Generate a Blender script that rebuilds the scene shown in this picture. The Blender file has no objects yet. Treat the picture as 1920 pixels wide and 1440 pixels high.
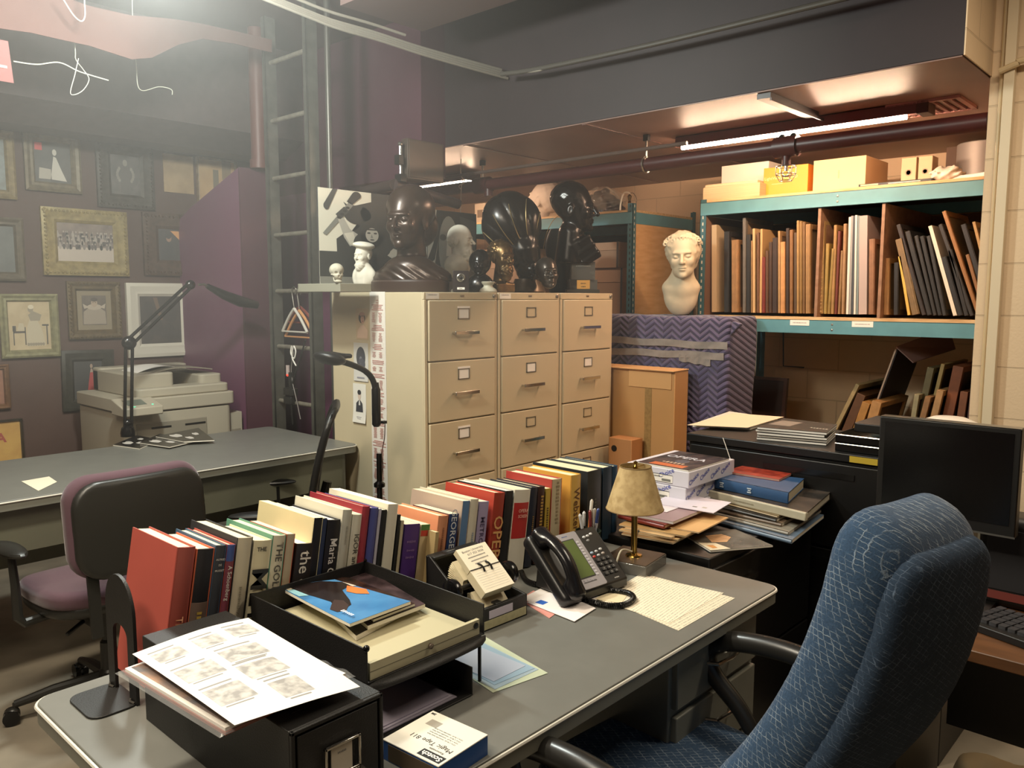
import bpy, bmesh, math, random
import numpy as np
from mathutils import Matrix, Vector, Euler
PI = math.pi
random.seed(7)
SC = bpy.context.scene
COL = SC.collection

# ---------------------------------------------------------------- camera
EYE = np.array([0.0, 0.0, 1.495])
FPX, PITCH, ROLL, YAW = 1525.4, 0.1076, 0.002, 0.7445
def cam_basis():
    F = np.array([math.cos(YAW)*math.cos(PITCH), math.sin(YAW)*math.cos(PITCH), -math.sin(PITCH)])
    R = np.array([math.sin(YAW), -math.cos(YAW), 0.0])
    U = np.cross(R, F)
    return F, R*math.cos(ROLL)+U*math.sin(ROLL), -R*math.sin(ROLL)+U*math.cos(ROLL)
CF, CR, CU = cam_basis()
cd = bpy.data.cameras.new('camera')
cam = bpy.data.objects.new('camera', cd)
COL.objects.link(cam)
cd.sensor_fit = 'HORIZONTAL'; cd.sensor_width = 36.0; cd.lens = 36.0*FPX/1920.0
cd.clip_start = 0.02; cd.clip_end = 60
M = Matrix([[CR[0], CU[0], -CF[0], EYE[0]], [CR[1], CU[1], -CF[1], EYE[1]], [CR[2], CU[2], -CF[2], EYE[2]], [0, 0, 0, 1]])
cam.matrix_world = M
SC.camera = cam

def at(px, py, X=None, Y=None, Z=None):
    """point of the room seen at a photo pixel, on a known wall / shelf / table plane"""
    v = CF + CR*(px-960)/FPX - CU*(py-720)/FPX
    if X is not None: t = (X-EYE[0])/v[0]
    elif Y is not None: t = (Y-EYE[1])/v[1]
    else: t = (Z-EYE[2])/v[2]
    p = EYE+v*t
    return float(p[0]), float(p[1]), float(p[2])

# ---------------------------------------------------------------- light and exposure
SC.view_settings.view_transform = 'Standard'
SC.view_settings.look = 'None'
SC.view_settings.gamma = 1.0
SC.view_settings.use_curve_mapping = False
SC.view_settings.exposure = 0.0
world = bpy.data.worlds.new('World'); SC.world = world; world.use_nodes = True
world.node_tree.nodes['Background'].inputs[0].default_value = (0.30, 0.27, 0.25, 1)
world.node_tree.nodes['Background'].inputs[1].default_value = 0.6

def area(name, loc, rot, sx, sy, power, color):
    l = bpy.data.lights.new(name, 'AREA'); l.shape = 'RECTANGLE'; l.size = sx; l.size_y = sy
    l.energy = power; l.color = color
    o = bpy.data.objects.new(name, l); COL.objects.link(o)
    o.location = loc; o.rotation_euler = rot
    return o
def bulb(name, loc, r, power, color):
    l = bpy.data.lights.new(name, 'POINT'); l.shadow_soft_size = r; l.energy = power; l.color = color
    o = bpy.data.objects.new(name, l); COL.objects.link(o); o.location = loc
    return o
# aisle and back: ceiling lights outside the frame; entry and right: added fill; the tube lamps of the recess are built with their fittings
area('ceiling_light_aisle', (0.15, 1.9, 2.95), (0, 0, 0), 1.2, 0.25, 74, (1.0, 0.89, 0.70))
area('fill_light_entry', (-0.7, 0.75, 2.95), (0, 0, 0), 0.3, 1.2, 46, (1.0, 0.86, 0.66))  # unseen fill, placed to reach the right wall but miss the chair back
bulb('ceiling_lamp_back', (1.30, 2.88, 2.66), 0.10, 150, (0.93, 1.0, 0.93))
area('fill_light_right', (2.5, 0.1, 2.80), (0, 0, 0), 0.25, 1.0, 26, (1.0, 0.86, 0.66))  # unseen fill light added to brighten the right wall

# ---------------------------------------------------------------- materials
def lin(h):
    h = h.lstrip('#'); c = [int(h[i:i+2], 16)/255 for i in (0, 2, 4)]
    return tuple(x/12.92 if x <= 0.04045 else ((x+0.055)/1.055)**2.4 for x in c)+(1.0,)
_mats = {}
def mat(hexc, rough=0.6, metal=0.0, noise=0.0, scale=20.0, bump=0.0, bscale=60.0, spec=0.5, kind=None, hex2=None, emit=0.0, trans=0.0, coat=0.0, alpha=1.0, sheen=0.0):
    key = (hexc, rough, metal, noise, scale, bump, bscale, spec, kind, hex2, emit, trans, coat, alpha, sheen)
    if key in _mats: return _mats[key]
    m = bpy.data.materials.new('mat_%s_%d' % (hexc.strip('#'), len(_mats))); m.use_nodes = True
    nt = m.node_tree; N = nt.nodes; L = nt.links; b = N['Principled BSDF']
    c = lin(hexc); b.inputs['Base Color'].default_value = c
    b.inputs['Roughness'].default_value = rough; b.inputs['Metallic'].default_value = metal
    b.inputs['Specular IOR Level'].default_value = spec
    if coat: b.inputs['Coat Weight'].default_value = coat; b.inputs['Coat Roughness'].default_value = 0.12
    if sheen: b.inputs['Sheen Weight'].default_value = sheen; b.inputs['Sheen Roughness'].default_value = 0.4
    if trans: b.inputs['Transmission Weight'].default_value = trans
    if alpha < 1: b.inputs['Alpha'].default_value = alpha
    if emit:
        b.inputs['Emission Color'].default_value = c; b.inputs['Emission Strength'].default_value = emit
    tc = N.new('ShaderNodeTexCoord')
    def mixc(fac, ca, cb):
        x = N.new('ShaderNodeMix'); x.data_type = 'RGBA'
        L.new(fac, x.inputs[0])
        for s, v in ((6, ca), (7, cb)):
            if isinstance(v, tuple): x.inputs[s].default_value = v
            else: L.new(v, x.inputs[s])
        return x.outputs[2]
    def noisef(sc, det=3, src=None):
        n = N.new('ShaderNodeTexNoise'); n.inputs['Scale'].default_value = sc; n.inputs['Detail'].default_value = det
        L.new(src or tc.outputs['Object'], n.inputs['Vector']); return n.outputs['Fac']
    def math_(op, a, v):
        x = N.new('ShaderNodeMath'); x.operation = op
        L.new(a, x.inputs[0])
        if isinstance(v, (int, float)): x.inputs[1].default_value = v
        else: L.new(v, x.inputs[1])
        return x.outputs[0]
    def mapping(scale, rot=(0, 0, 0)):
        x = N.new('ShaderNodeMapping'); x.inputs['Scale'].default_value = scale; x.inputs['Rotation'].default_value = rot
        L.new(tc.outputs['Object'], x.inputs[0]); return x.outputs[0]
    def ramp(f, p0, p1):
        x = N.new('ShaderNodeMapRange'); x.inputs[1].default_value = p0; x.inputs[2].default_value = p1
        L.new(f, x.inputs[0]); return x.outputs[0]
    def setbump(h, st, dist=0.002):
        x = N.new('ShaderNodeBump'); x.inputs['Strength'].default_value = st; x.inputs['Distance'].default_value = dist
        L.new(h, x.inputs['Height']); L.new(x.outputs[0], b.inputs['Normal'])
    c2 = lin(hex2) if hex2 else tuple(v*(1-noise) for v in c[:3])+(1,)
    if kind is None and (noise or hex2):
        L.new(mixc(ramp(noisef(scale), .35, .65), c2, c), b.inputs['Base Color'])
    if kind == 'wood':
        L.new(mixc(ramp(noisef(4, 5, mapping((scale, 2.0, scale))), .3, .7), c2, c), b.inputs['Base Color'])
    if kind == 'woodx':
        L.new(mixc(ramp(noisef(4, 5, mapping((2.0, scale, scale))), .3, .7), c2, c), b.inputs['Base Color'])
    if kind in ('block', 'blockx'):
        # painted concrete block, courses 0.203 m high
        br = N.new('ShaderNodeTexBrick'); br.inputs['Scale'].default_value = 1.0
        br.inputs['Brick Width'].default_value = 0.406; br.inputs['Row Height'].default_value = 0.203
        br.inputs['Mortar Size'].default_value = 0.004; br.inputs['Mortar Smooth'].default_value = 0.3
        sep = N.new('ShaderNodeSeparateXYZ'); cmb = N.new('ShaderNodeCombineXYZ')
        L.new(tc.outputs['Object'], sep.inputs[0]); L.new(sep.outputs[1 if kind == 'block' else 0], cmb.inputs[0]); L.new(sep.outputs[2], cmb.inputs[1])
        L.new(cmb.outputs[0], br.inputs['Vector'])
        br.inputs['Color1'].default_value = c; br.inputs['Color2'].default_value = tuple(v*.96 for v in c[:3])+(1,)
        br.inputs['Mortar'].default_value = tuple(v*.82 for v in c[:3])+(1,)
        L.new(br.outputs['Color'], b.inputs['Base Color'])
        inv = math_('MULTIPLY', br.outputs['Fac'], -1.0)
        setbump(math_('ADD', inv, math_('MULTIPLY', noisef(90), .35)), 0.7, 0.004)
    if kind == 'weave':   # blue upholstery with a pale broken crosshatch
        w1 = N.new('ShaderNodeTexWave'); w1.inputs['Scale'].default_value = 34; w1.inputs['Distortion'].default_value = 1.6
        w1.inputs['Detail Scale'].default_value = 3.0
        L.new(mapping((1, 1, 1), (0.5, .9, .65)), w1.inputs['Vector'])
        w2 = N.new('ShaderNodeTexWave'); w2.inputs['Scale'].default_value = 31; w2.inputs['Distortion'].default_value = 1.8
        w2.inputs['Detail Scale'].default_value = 3.0
        L.new(mapping((1, 1, 1), (-.4, -.8, -.6)), w2.inputs['Vector'])
        mx = math_('MAXIMUM', ramp(w1.outputs['Fac'], .93, 1.0), ramp(w2.outputs['Fac'], .94, 1.0))
        f = math_('MULTIPLY', mx, ramp(noisef(45), .38, .62))
        base = mixc(ramp(noisef(300), .35, .65), tuple(v*.75 for v in c[:3])+(1,), c)
        L.new(mixc(f, base, lin(hex2)), b.inputs['Base Color'])
        setbump(math_('ADD', f, math_('MULTIPLY', noisef(350), .6)), 0.5, 0.002)
    if kind == 'zigzag':  # quilted moving blanket
        sep = N.new('ShaderNodeSeparateXYZ'); L.new(tc.outputs['Object'], sep.inputs[0])
        tri = math_('PINGPONG', sep.outputs[1], 0.06)
        z = math_('ADD', math_('MULTIPLY', tri, .75), sep.outputs[2])
        z = math_('ADD', z, math_('MULTIPLY', sep.outputs[0], .4))
        wv = math_('PINGPONG', z, 0.018)
        h = math_('POWER', math_('MULTIPLY', wv, 55.0), 0.5)
        setbump(h, 1.0, 0.012)
        L.new(mixc(ramp(h, 0.0, 0.5), tuple(v*.78 for v in c[:3])+(1,), c), b.inputs['Base Color'])
    if kind == 'printed':  # faint lines of small print on paper
        sep = N.new('ShaderNodeSeparateXYZ'); L.new(tc.outputs['Object'], sep.inputs[0])
        rows = N.new('ShaderNodeMath'); rows.operation = 'PINGPONG'; L.new(sep.outputs[1], rows.inputs[0]); rows.inputs[1].default_value = scale
        ln = ramp(rows.outputs[0], scale*.62, scale*.7)
        wd = ramp(noisef(1, 2, mapping((520, 60, 1))), .46, .5)
        L.new(mixc(math_('MULTIPLY', ln, math_('MULTIPLY', wd, .55)), c, lin(hex2 or '#555555')), b.inputs['Base Color'])
    if kind == 'pages':   # page block edge
        f = noisef(1, 1, mapping((900, 900, 900)))
        L.new(mixc(ramp(f, .4, .6), tuple(v*.86 for v in c[:3])+(1,), c), b.inputs['Base Color'])
    if kind == 'layers':  # stacked sheets, stripes along z
        f = noisef(1, 1, mapping((3, 3, scale)))
        L.new(mixc(ramp(f, .42, .58), c2, c), b.inputs['Base Color'])
    if kind == 'marble':
        v = noisef(9, 8)
        L.new(mixc(ramp(v, .48, .56), c, lin(hex2)), b.inputs['Base Color'])
    if kind == 'photo':   # blotchy sepia image
        L.new(mixc(ramp(noisef(scale, 4), .38, .62), lin(hex2), c), b.inputs['Base Color'])
    if bump:
        setbump(noisef(bscale, 4), bump, 0.003)
    _mats[key] = m
    return m

# ---------------------------------------------------------------- mesh builder
class B:
    """collects shapes and links them as ONE mesh object"""
    def __init__(s): s.v = []; s.f = []; s.m = []; s.mats = []; s.T = Matrix.Identity(4)
    def _mi(s, m):
        if m not in s.mats: s.mats.append(m)
        return s.mats.index(m)
    def add(s, vs, fs, m, T=None):
        T = s.T @ T if T is not None else s.T
        o = len(s.v); k = s._mi(m)
        s.v += [tuple(T @ Vector(v)) for v in vs]
        for f in fs: s.f.append([i+o for i in f]); s.m.append(k)
        return s
    def box(s, x0, x1, y0, y1, z0, z1, m, T=None):
        vs = [(x, y, z) for x in (x0, x1) for y in (y0, y1) for z in (z0, z1)]
        fs = [(0, 1, 3, 2), (4, 6, 7, 5), (0, 4, 5, 1), (2, 3, 7, 6), (0, 2, 6, 4), (1, 5, 7, 3)]
        return s.add(vs, fs, m, T)
    def prism(s, poly, h0, h1, m, axis='z', T=None):
        n = len(poly)
        def p(a, b, h): return {'z': (a, b, h), 'y': (a, h, b), 'x': (h, a, b)}[axis]
        vs = [p(a, b, h0) for a, b in poly]+[p(a, b, h1) for a, b in poly]
        fs = [tuple(range(n))[::-1], tuple(range(n, 2*n))]+[(i, (i+1) % n, (i+1) % n+n, i+n) for i in range(n)]
        if axis == 'y': fs = [f[::-1] for f in fs]
        return s.add(vs, fs, m, T)
    def rbox(s, x0, x1, y0, y1, r, z0, z1, m, T=None, seg=5):
        pts = []
        for cx, cy, a0 in ((x1-r, y1-r, 0), (x0+r, y1-r, PI/2), (x0+r, y0+r, PI), (x1-r, y0+r, 1.5*PI)):
            for k in range(seg+1):
                a = a0+k*PI/2/seg; pts.append((cx+r*math.cos(a), cy+r*math.sin(a)))
        return s.prism(pts, z0, z1, m, 'z', T)
    def tube(s, pts, r, m, seg=10, T=None, caps=True):
        pts = [Vector(p) for p in pts]; n = len(pts)
        rs = r if isinstance(r, (list, tuple)) else [r]*n
        vs = []; up = None
        for i, p in enumerate(pts):
            t = (pts[min(i+1, n-1)]-pts[max(i-1, 0)]).normalized()
            if up is None:
                up = Vector((0, 0, 1)) if abs(t.z) < .9 else Vector((1, 0, 0))
            a = t.cross(up)
            if a.length < 1e-6: a = t.orthogonal()
            a.normalize(); b_ = a.cross(t).normalized(); up = b_
            for k in range(seg):
                an = 2*PI*k/seg; vs.append(p+(a*math.cos(an)+b_*math.sin(an))*rs[i])
        fs = [(i*seg+k, i*seg+(k+1) % seg, (i+1)*seg+(k+1) % seg, (i+1)*seg+k) for i in range(n-1) for k in range(seg)]
        if caps: fs += [tuple(range(seg))[::-1], tuple(range((n-1)*seg, n*seg))]
        return s.add(vs, fs, m, T)
    def cyl(s, p0, p1, r, m, seg=16, T=None): return s.tube([p0, p1], r, m, seg, T)
    def lathe(s, prof, m, seg=28, T=None, c=(0, 0)):
        vs = []; n = len(prof)
        for r, z in prof:
            for k in range(seg):
                a = 2*PI*k/seg; vs.append((c[0]+max(r, 1e-5)*math.cos(a), c[1]+max(r, 1e-5)*math.sin(a), z))
        fs = [(i*seg+k, i*seg+(k+1) % seg, (i+1)*seg+(k+1) % seg, (i+1)*seg+k) for i in range(n-1) for k in range(seg)]
        fs += [tuple(range(seg))[::-1], tuple(range((n-1)*seg, n*seg))]
        return s.add(vs, fs, m, T)
    def grid(s, fn, nu, nv, m, T=None, th=0.0):
        """surface patch fn(u,v); with a thickness it becomes a solid sheet"""
        P = [[Vector(fn(i/nu, j/nv)) for j in range(nv+1)] for i in range(nu+1)]
        vs = [P[i][j] for i in range(nu+1) for j in range(nv+1)]
        fs = [(i*(nv+1)+j, (i+1)*(nv+1)+j, (i+1)*(nv+1)+j+1, i*(nv+1)+j+1) for i in range(nu) for j in range(nv)]
        if th:
            o = len(vs); nn = []
            for i in range(nu+1):
                for j in range(nv+1):
                    a = P[min(i+1, nu)][j]-P[max(i-1, 0)][j]; b_ = P[i][min(j+1, nv)]-P[i][max(j-1, 0)]
                    nn.append(P[i][j]-a.cross(b_).normalized()*th)
            vs += nn
            fs += [tuple(x+o for x in f[::-1]) for f in fs]
            W = nv+1
            for i in range(nu):
                fs.append((i*W, i*W+o, (i+1)*W+o, (i+1)*W)); a = i*W+nv; fs.append((a, a+W, a+W+o, a+o))
            for j in range(nv):
                fs.append((j, j+1, j+1+o, j+o)); a = nu*W+j; fs.append((a, a+o, a+1+o, a+1))
        return s.add(vs, fs, m, T)
    def quad(s, a, b, c, d, m, T=None): return s.add([a, b, c, d], [(0, 1, 2, 3)], m, T)
    def sph(s, c, r, m, seg=14, T=None):
        r = (r, r, r) if isinstance(r, (int, float)) else r
        vs = []; n = seg//2+1
        for i in range(n+1):
            th = PI*i/n
            for k in range(seg):
                a = 2*PI*k/seg
                vs.append((c[0]+r[0]*max(math.sin(th), 1e-4)*math.cos(a), c[1]+r[1]*max(math.sin(th), 1e-4)*math.sin(a), c[2]-r[2]*math.cos(th)))
        fs = [(i*seg+k, i*seg+(k+1) % seg, (i+1)*seg+(k+1) % seg, (i+1)*seg+k) for i in range(n) for k in range(seg)]
        return s.add(vs, fs, m, T)
    def text(s, txt, size, m, T, width=None, ext=0.0002, bold=0.0, align='CENTER', sx=1.0):
        """raised print; T places the text plane (x reads, y up)"""
        if txt[0] == '~':   # print too small to read in the photo: a row of short uneven strokes
            n = len(txt)*3; w = len(txt)*1.1*size; w = min(w, width) if width else w; rr = random.Random(n+int(size*9999)); x = -w/2
            for k in range(n):
                d = w/n; hh = size*rr.uniform(.28, .5)
                s.add([(x+d*.15, -hh*.5, ext), (x+d*.75, -hh*.5, ext), (x+d*.75, hh*.5, ext), (x+d*.15, hh*.5, ext)], [(0, 1, 2, 3)], m, T); x += d
            return s
        key = (txt, bold)
        if key not in _txt:
            cu = bpy.data.curves.new('t', 'FONT'); cu.body = txt; cu.size = 1; cu.align_x = 'CENTER'; cu.align_y = 'CENTER'
            cu.resolution_u = 2; cu.offset = bold
            o = bpy.data.objects.new('t', cu); COL.objects.link(o)
            me = bpy.data.meshes.new_from_object(o.evaluated_get(bpy.context.evaluated_depsgraph_get()))
            _txt[key] = ([tuple(v.co) for v in me.vertices], [tuple(p.vertices) for p in me.polygons])
            bpy.data.objects.remove(o); bpy.data.curves.remove(cu); bpy.data.meshes.remove(me)
        vs, fs = _txt[key]
        if not vs: return s
        w = max(v[0] for v in vs)-min(v[0] for v in vs); k = size
        if width and w*k > width: k = width/w
        return s.add([(v[0]*k*sx, v[1]*k, ext) for v in vs], fs, m, T)
    def obj(s, name, parent=None, smooth=30, bevel=0.0, loc=None, seg=2):
        me = bpy.data.meshes.new(name); me.from_pydata(s.v, [], s.f)
        for m in s.mats: me.materials.append(m)
        me.polygons.foreach_set('material_index', s.m)
        me.validate(); me.update()
        bm = bmesh.new(); bm.from_mesh(me)
        bmesh.ops.recalc_face_normals(bm, faces=bm.faces); bm.to_mesh(me); bm.free()
        if smooth:
            me.shade_smooth(); me.set_sharp_from_angle(angle=math.radians(smooth))
        o = bpy.data.objects.new(name, me); COL.objects.link(o)
        if parent is not None:
            o.parent = parent
        if loc is not None: o.location = loc
        if bevel:
            md = o.modifiers.new('bevel', 'BEVEL'); md.width = bevel; md.segments = seg; md.limit_method = 'ANGLE'; md.angle_limit = math.radians(40)
            md.harden_normals = False
        return o
_txt = {}
def TR(x=0, y=0, z=0, rz=0, rx=0, ry=0): return Matrix.Translation((x, y, z)) @ Euler((rx, ry, rz)).to_matrix().to_4x4()
def frameT(o, ex, ey):
    """matrix with origin o, x axis ex, y axis ey"""
    ex = Vector(ex).normalized(); ez = ex.cross(Vector(ey)).normalized(); ey = ez.cross(ex)
    return Matrix([[ex.x, ey.x, ez.x, o[0]], [ex.y, ey.y, ez.y, o[1]], [ex.z, ey.z, ez.z, o[2]], [0, 0, 0, 1]])
def tag(o, label, cat, group=None, kind=None):
    o['label'] = label; o['category'] = cat
    if group: o['group'] = group
    if kind: o['kind'] = kind
    return o
def thing(name, label, cat, loc=(0, 0, 0), rz=0, group=None):
    o = bpy.data.objects.new(name, None); COL.objects.link(o); o.empty_display_size = .05
    o.location = loc; o.rotation_euler = (0, 0, rz)
    return tag(o, label, cat, group)
def part(name, bld, parent, **k): return bld.obj(name, parent, **k)
def struct(name, bld, label=None, parent=None, **k):
    o = bld.obj(name, parent, **k)
    if parent is None: o['kind'] = 'structure'
    if label: o['label'] = label
    return o
def copy_tree(o, parent=None):
    c = o.copy(); COL.objects.link(c)
    if parent is not None: c.parent = parent
    for ch in list(o.children): copy_tree(ch, c)
    return c

# ---------------------------------------------------------------- carved forms (smooth blended solids, meshed on a grid)
def smin(a, b, k):
    h = np.clip(.5+.5*(b-a)/k, 0, 1); return b*(1-h)+a*h-k*h*(1-h)
def ssub(a, b, k): return -smin(-a, b, k)
def ell(P, c, r, rz=0, rx=0, ry=0):
    Q = P-np.array(c)
    if rz or rx or ry:
        Rm = np.array(Euler((rx, ry, rz)).to_matrix()); Q = Q @ Rm
    r = np.array(r, float); k0 = np.linalg.norm(Q/r, axis=1); k1 = np.linalg.norm(Q/(r*r), axis=1)+1e-9
    return k0*(k0-1)/k1
def cap(P, a, b, ra, rb=None):
    rb = ra if rb is None else rb
    a = np.array(a, float); b = np.array(b, float); d = b-a
    t = np.clip(((P-a)@d)/(d@d), 0, 1)
    return np.linalg.norm(P-a-t[:, None]*d, axis=1)-(ra+(rb-ra)*t)
def rb(P, c, h, r, rz=0, rx=0, ry=0):
    Q = P-np.array(c)
    if rz or rx or ry: Q = Q @ np.array(Euler((rx, ry, rz)).to_matrix())
    q = np.abs(Q)-(np.array(h)-r)
    return np.linalg.norm(np.maximum(q, 0), axis=1)+np.minimum(q.max(axis=1), 0)-r
def nets(fn, lo, hi, h):
    lo = np.array(lo, float); hi = np.array(hi, float); n = np.ceil((hi-lo)/h).astype(int)+1
    ax = [lo[i]+h*np.arange(n[i]) for i in range(3)]
    G = np.stack(np.meshgrid(*ax, indexing='ij'), -1)
    D = fn(G.reshape(-1, 3)).reshape(n)
    D[0], D[-1] = np.maximum(D[0], h), np.maximum(D[-1], h); D[:, 0] = np.maximum(D[:, 0], h); D[:, -1] = np.maximum(D[:, -1], h)
    D[:, :, 0] = np.maximum(D[:, :, 0], h); D[:, :, -1] = np.maximum(D[:, :, -1], h)
    S = D < 0
    cs = [(i, j, k) for i in (0, 1) for j in (0, 1) for k in (0, 1)]
    sl = lambda A, c: A[c[0]:n[0]-1+c[0], c[1]:n[1]-1+c[1], c[2]:n[2]-1+c[2]]
    acc = np.zeros(tuple(n-1)+(3,)); cnt = np.zeros(tuple(n-1))
    for a in cs:
        for q in range(3):
            if a[q] == 0:
                b = list(a); b[q] = 1; Da, Db = sl(D, a), sl(D, b)
                cr = (Da < 0) != (Db < 0)
                t = np.where(cr, Da/np.where(cr, Da-Db, 1), 0)
                p = np.zeros(Da.shape+(3,)); p[...] = a; p[..., q] += t
                acc += p*cr[..., None]; cnt += cr
    act = cnt > 0
    idx = -np.ones(act.shape, int); idx[act] = np.arange(act.sum())
    ii = np.argwhere(act)
    V = lo+(ii+acc[act]/cnt[act][:, None])*h
    Fs = []
    for q in range(3):
        u, w = (q+1) % 3, (q+2) % 3
        sa = [slice(None)]*3; sb = [slice(None)]*3; sa[q] = slice(0, -1); sb[q] = slice(1, None)
        A, C_ = S[tuple(sa)], S[tuple(sb)]
        E_ = np.argwhere(A != C_)
        E_ = E_[(E_[:, u] > 0) & (E_[:, w] > 0) & (E_[:, u] < n[u]-1) & (E_[:, w] < n[w]-1)]
        du = np.zeros(3, int); du[u] = 1; dw = np.zeros(3, int); dw[w] = 1
        g = lambda X_: idx[X_[:, 0], X_[:, 1], X_[:, 2]]
        quad = np.stack([g(E_-du-dw), g(E_-dw), g(E_), g(E_-du)], 1)
        flip = ~A[E_[:, 0], E_[:, 1], E_[:, 2]]
        quad[flip] = quad[flip][:, ::-1]
        Fs.append(quad)
    return V, np.concatenate(Fs)
def carved(name, fn, lo, hi, h, m, parent=None, T=None, paint=None, mats2=None):
    V, Fq = nets(fn, lo, hi, h)
    me = bpy.data.meshes.new(name)
    if T is not None:
        Tm = np.array(T); V = V @ Tm[:3, :3].T + Tm[:3, 3]
    me.from_pydata([tuple(v) for v in V.tolist()], [], Fq.tolist())
    me.materials.append(m)
    me.validate(); me.shade_smooth()
    o = bpy.data.objects.new(name, me); COL.objects.link(o)
    if parent is not None: o.parent = parent
    return o

# ================================================================ THE SETTING
M_FLOOR = mat('#8c8272', .75, noise=.35, scale=3.5, bump=.15, bscale=30)
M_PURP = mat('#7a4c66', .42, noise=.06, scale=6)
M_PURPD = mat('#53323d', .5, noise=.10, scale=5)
M_DARK = mat('#291c1f', .6, noise=.2, scale=4)
M_WALLP = mat('#5c463e', .7, noise=.12, scale=4, bump=.2, bscale=40)
M_CEIL = mat('#5c4c4a', .55, noise=.2, scale=2.2)
M_BLOCK = mat('#dcc19e', .6, kind='block')
M_BLOCKX = mat('#dcc19e', .6, kind='blockx')
M_SOFB = mat('#94756b', .42, noise=.25, scale=1.6, spec=.3)
M_SOFR = mat('#4c2a2c', .4)
CZ = 3.05          # main ceiling
SZ = 2.35          # low ceiling over the storage racks
SX = 3.28          # face of the drop
struct('floor', B().box(-3, 6.4, -3, 6.2, -.1, 0, M_FLOOR), 'grey-brown worn concrete floor', smooth=0)
struct('ceiling', B().box(-3, 6.4, -3, 6.2, CZ, CZ+.1, M_CEIL), 'dark painted ceiling', smooth=0)
struct('wall_picture_side', B().box(-3, 3.10, 5.30, 5.45, 0, CZ, M_WALLP), 'dark brown wall hung with pictures', smooth=0)
struct('wall_west', B().box(-3.1, -3, -3, 6.2, 0, CZ, M_WALLP), smooth=0)
struct('wall_south', B().box(-3, 6.4, -3.1, -3, 0, CZ, M_WALLP), smooth=0)
struct('wall_rack_side', B().box(5.36, 5.5, .8, 6.2, 0, CZ, M_BLOCK), 'beige painted block wall behind the racks', smooth=0)
struct('wall_north_recess', B().box(3.1, 5.5, 5.95, 6.1, 0, CZ, M_BLOCKX), smooth=0)
struct('wall_right', B().box(3.665, 5.5, -3, .852, 0, CZ, M_BLOCK), 'beige painted block wall at the right', smooth=0)
# low ceiling: dark drop face, glossy underside, beige end
b = B()
b.box(SX, 5.40, .852, 3.755, SZ, CZ-.002, M_DARK)
struct('trim_drop_face', b, 'dark vertical face of the low ceiling', smooth=0)
b = B()
b.box(SX+.004, 5.40, .856, 6.0, SZ-.006, SZ-.001, M_SOFB)
struct('ceiling_low', b, 'glossy brown underside of the low ceiling', smooth=0)
b = B(); b.box(SX-.001, 5.40, .846, .851, SZ-.003, CZ-.003, M_BLOCKX)
struct('trim_drop_end', b, 'beige end of the low ceiling', smooth=0)
# purple wall behind ladder and busts, open below its near end
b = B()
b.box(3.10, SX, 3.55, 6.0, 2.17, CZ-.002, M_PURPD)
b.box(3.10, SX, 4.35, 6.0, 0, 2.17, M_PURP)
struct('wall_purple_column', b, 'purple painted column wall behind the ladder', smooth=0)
# fin wall with sloping top
b = B()
fy = 5.30
b.prism([(4.5, 0), (fy, 0), (fy, 1.98), (5.093, 2.061), (4.5, 2.244)], 2.505, 2.62, M_PURP, 'x')
b2 = B(); b2.box(2.503, 2.74, 4.485, 4.5, 0, 2.245, M_PURPD)  # darker purple puts the unlit side of the fin into the colour
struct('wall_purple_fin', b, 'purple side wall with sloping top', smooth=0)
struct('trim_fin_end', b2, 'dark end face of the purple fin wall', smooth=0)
# pinkish duct soffit in front of the picture wall
b = B(); b.prism([(5.30, 2.42), (4.95, 2.40), (4.72, 2.50), (4.72, CZ-.002), (5.30, CZ-.002)], -3, 3.10, mat('#4f4240', .6, noise=.15), 'x')
struct('trim_duct_soffit', b, 'boxed duct along the top of the picture wall', smooth=0)
# ================================================================ LARGE FURNITURE
M_DTOP = mat('#6f6f6a', .38, noise=.08, scale=14, spec=.5)
M_DEDGE = mat('#d2cec2', .4, metal=.2)
M_DMETAL = mat('#77776d', .45, noise=.05)
M_CHROME = mat('#c9c6bf', .18, metal=1.0)
M_STEEL = mat('#9a968e', .3, metal=.9)
M_BLK = mat('#141312', .42)
M_BLKM = mat('#1a1918', .5, bump=.25, bscale=400)
M_BLKG = mat('#0f0f10', .2)
M_CAB = mat('#c6b798', .42, noise=.03, scale=5)
M_CABG = mat('#a9a183', .45)
M_WHITE = mat('#e9e4da', .6)
M_PAPER = mat('#efeae2', .65)
M_LAYERS = mat('#efeae0', .7, kind='layers', scale=900, noise=.25)

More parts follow.
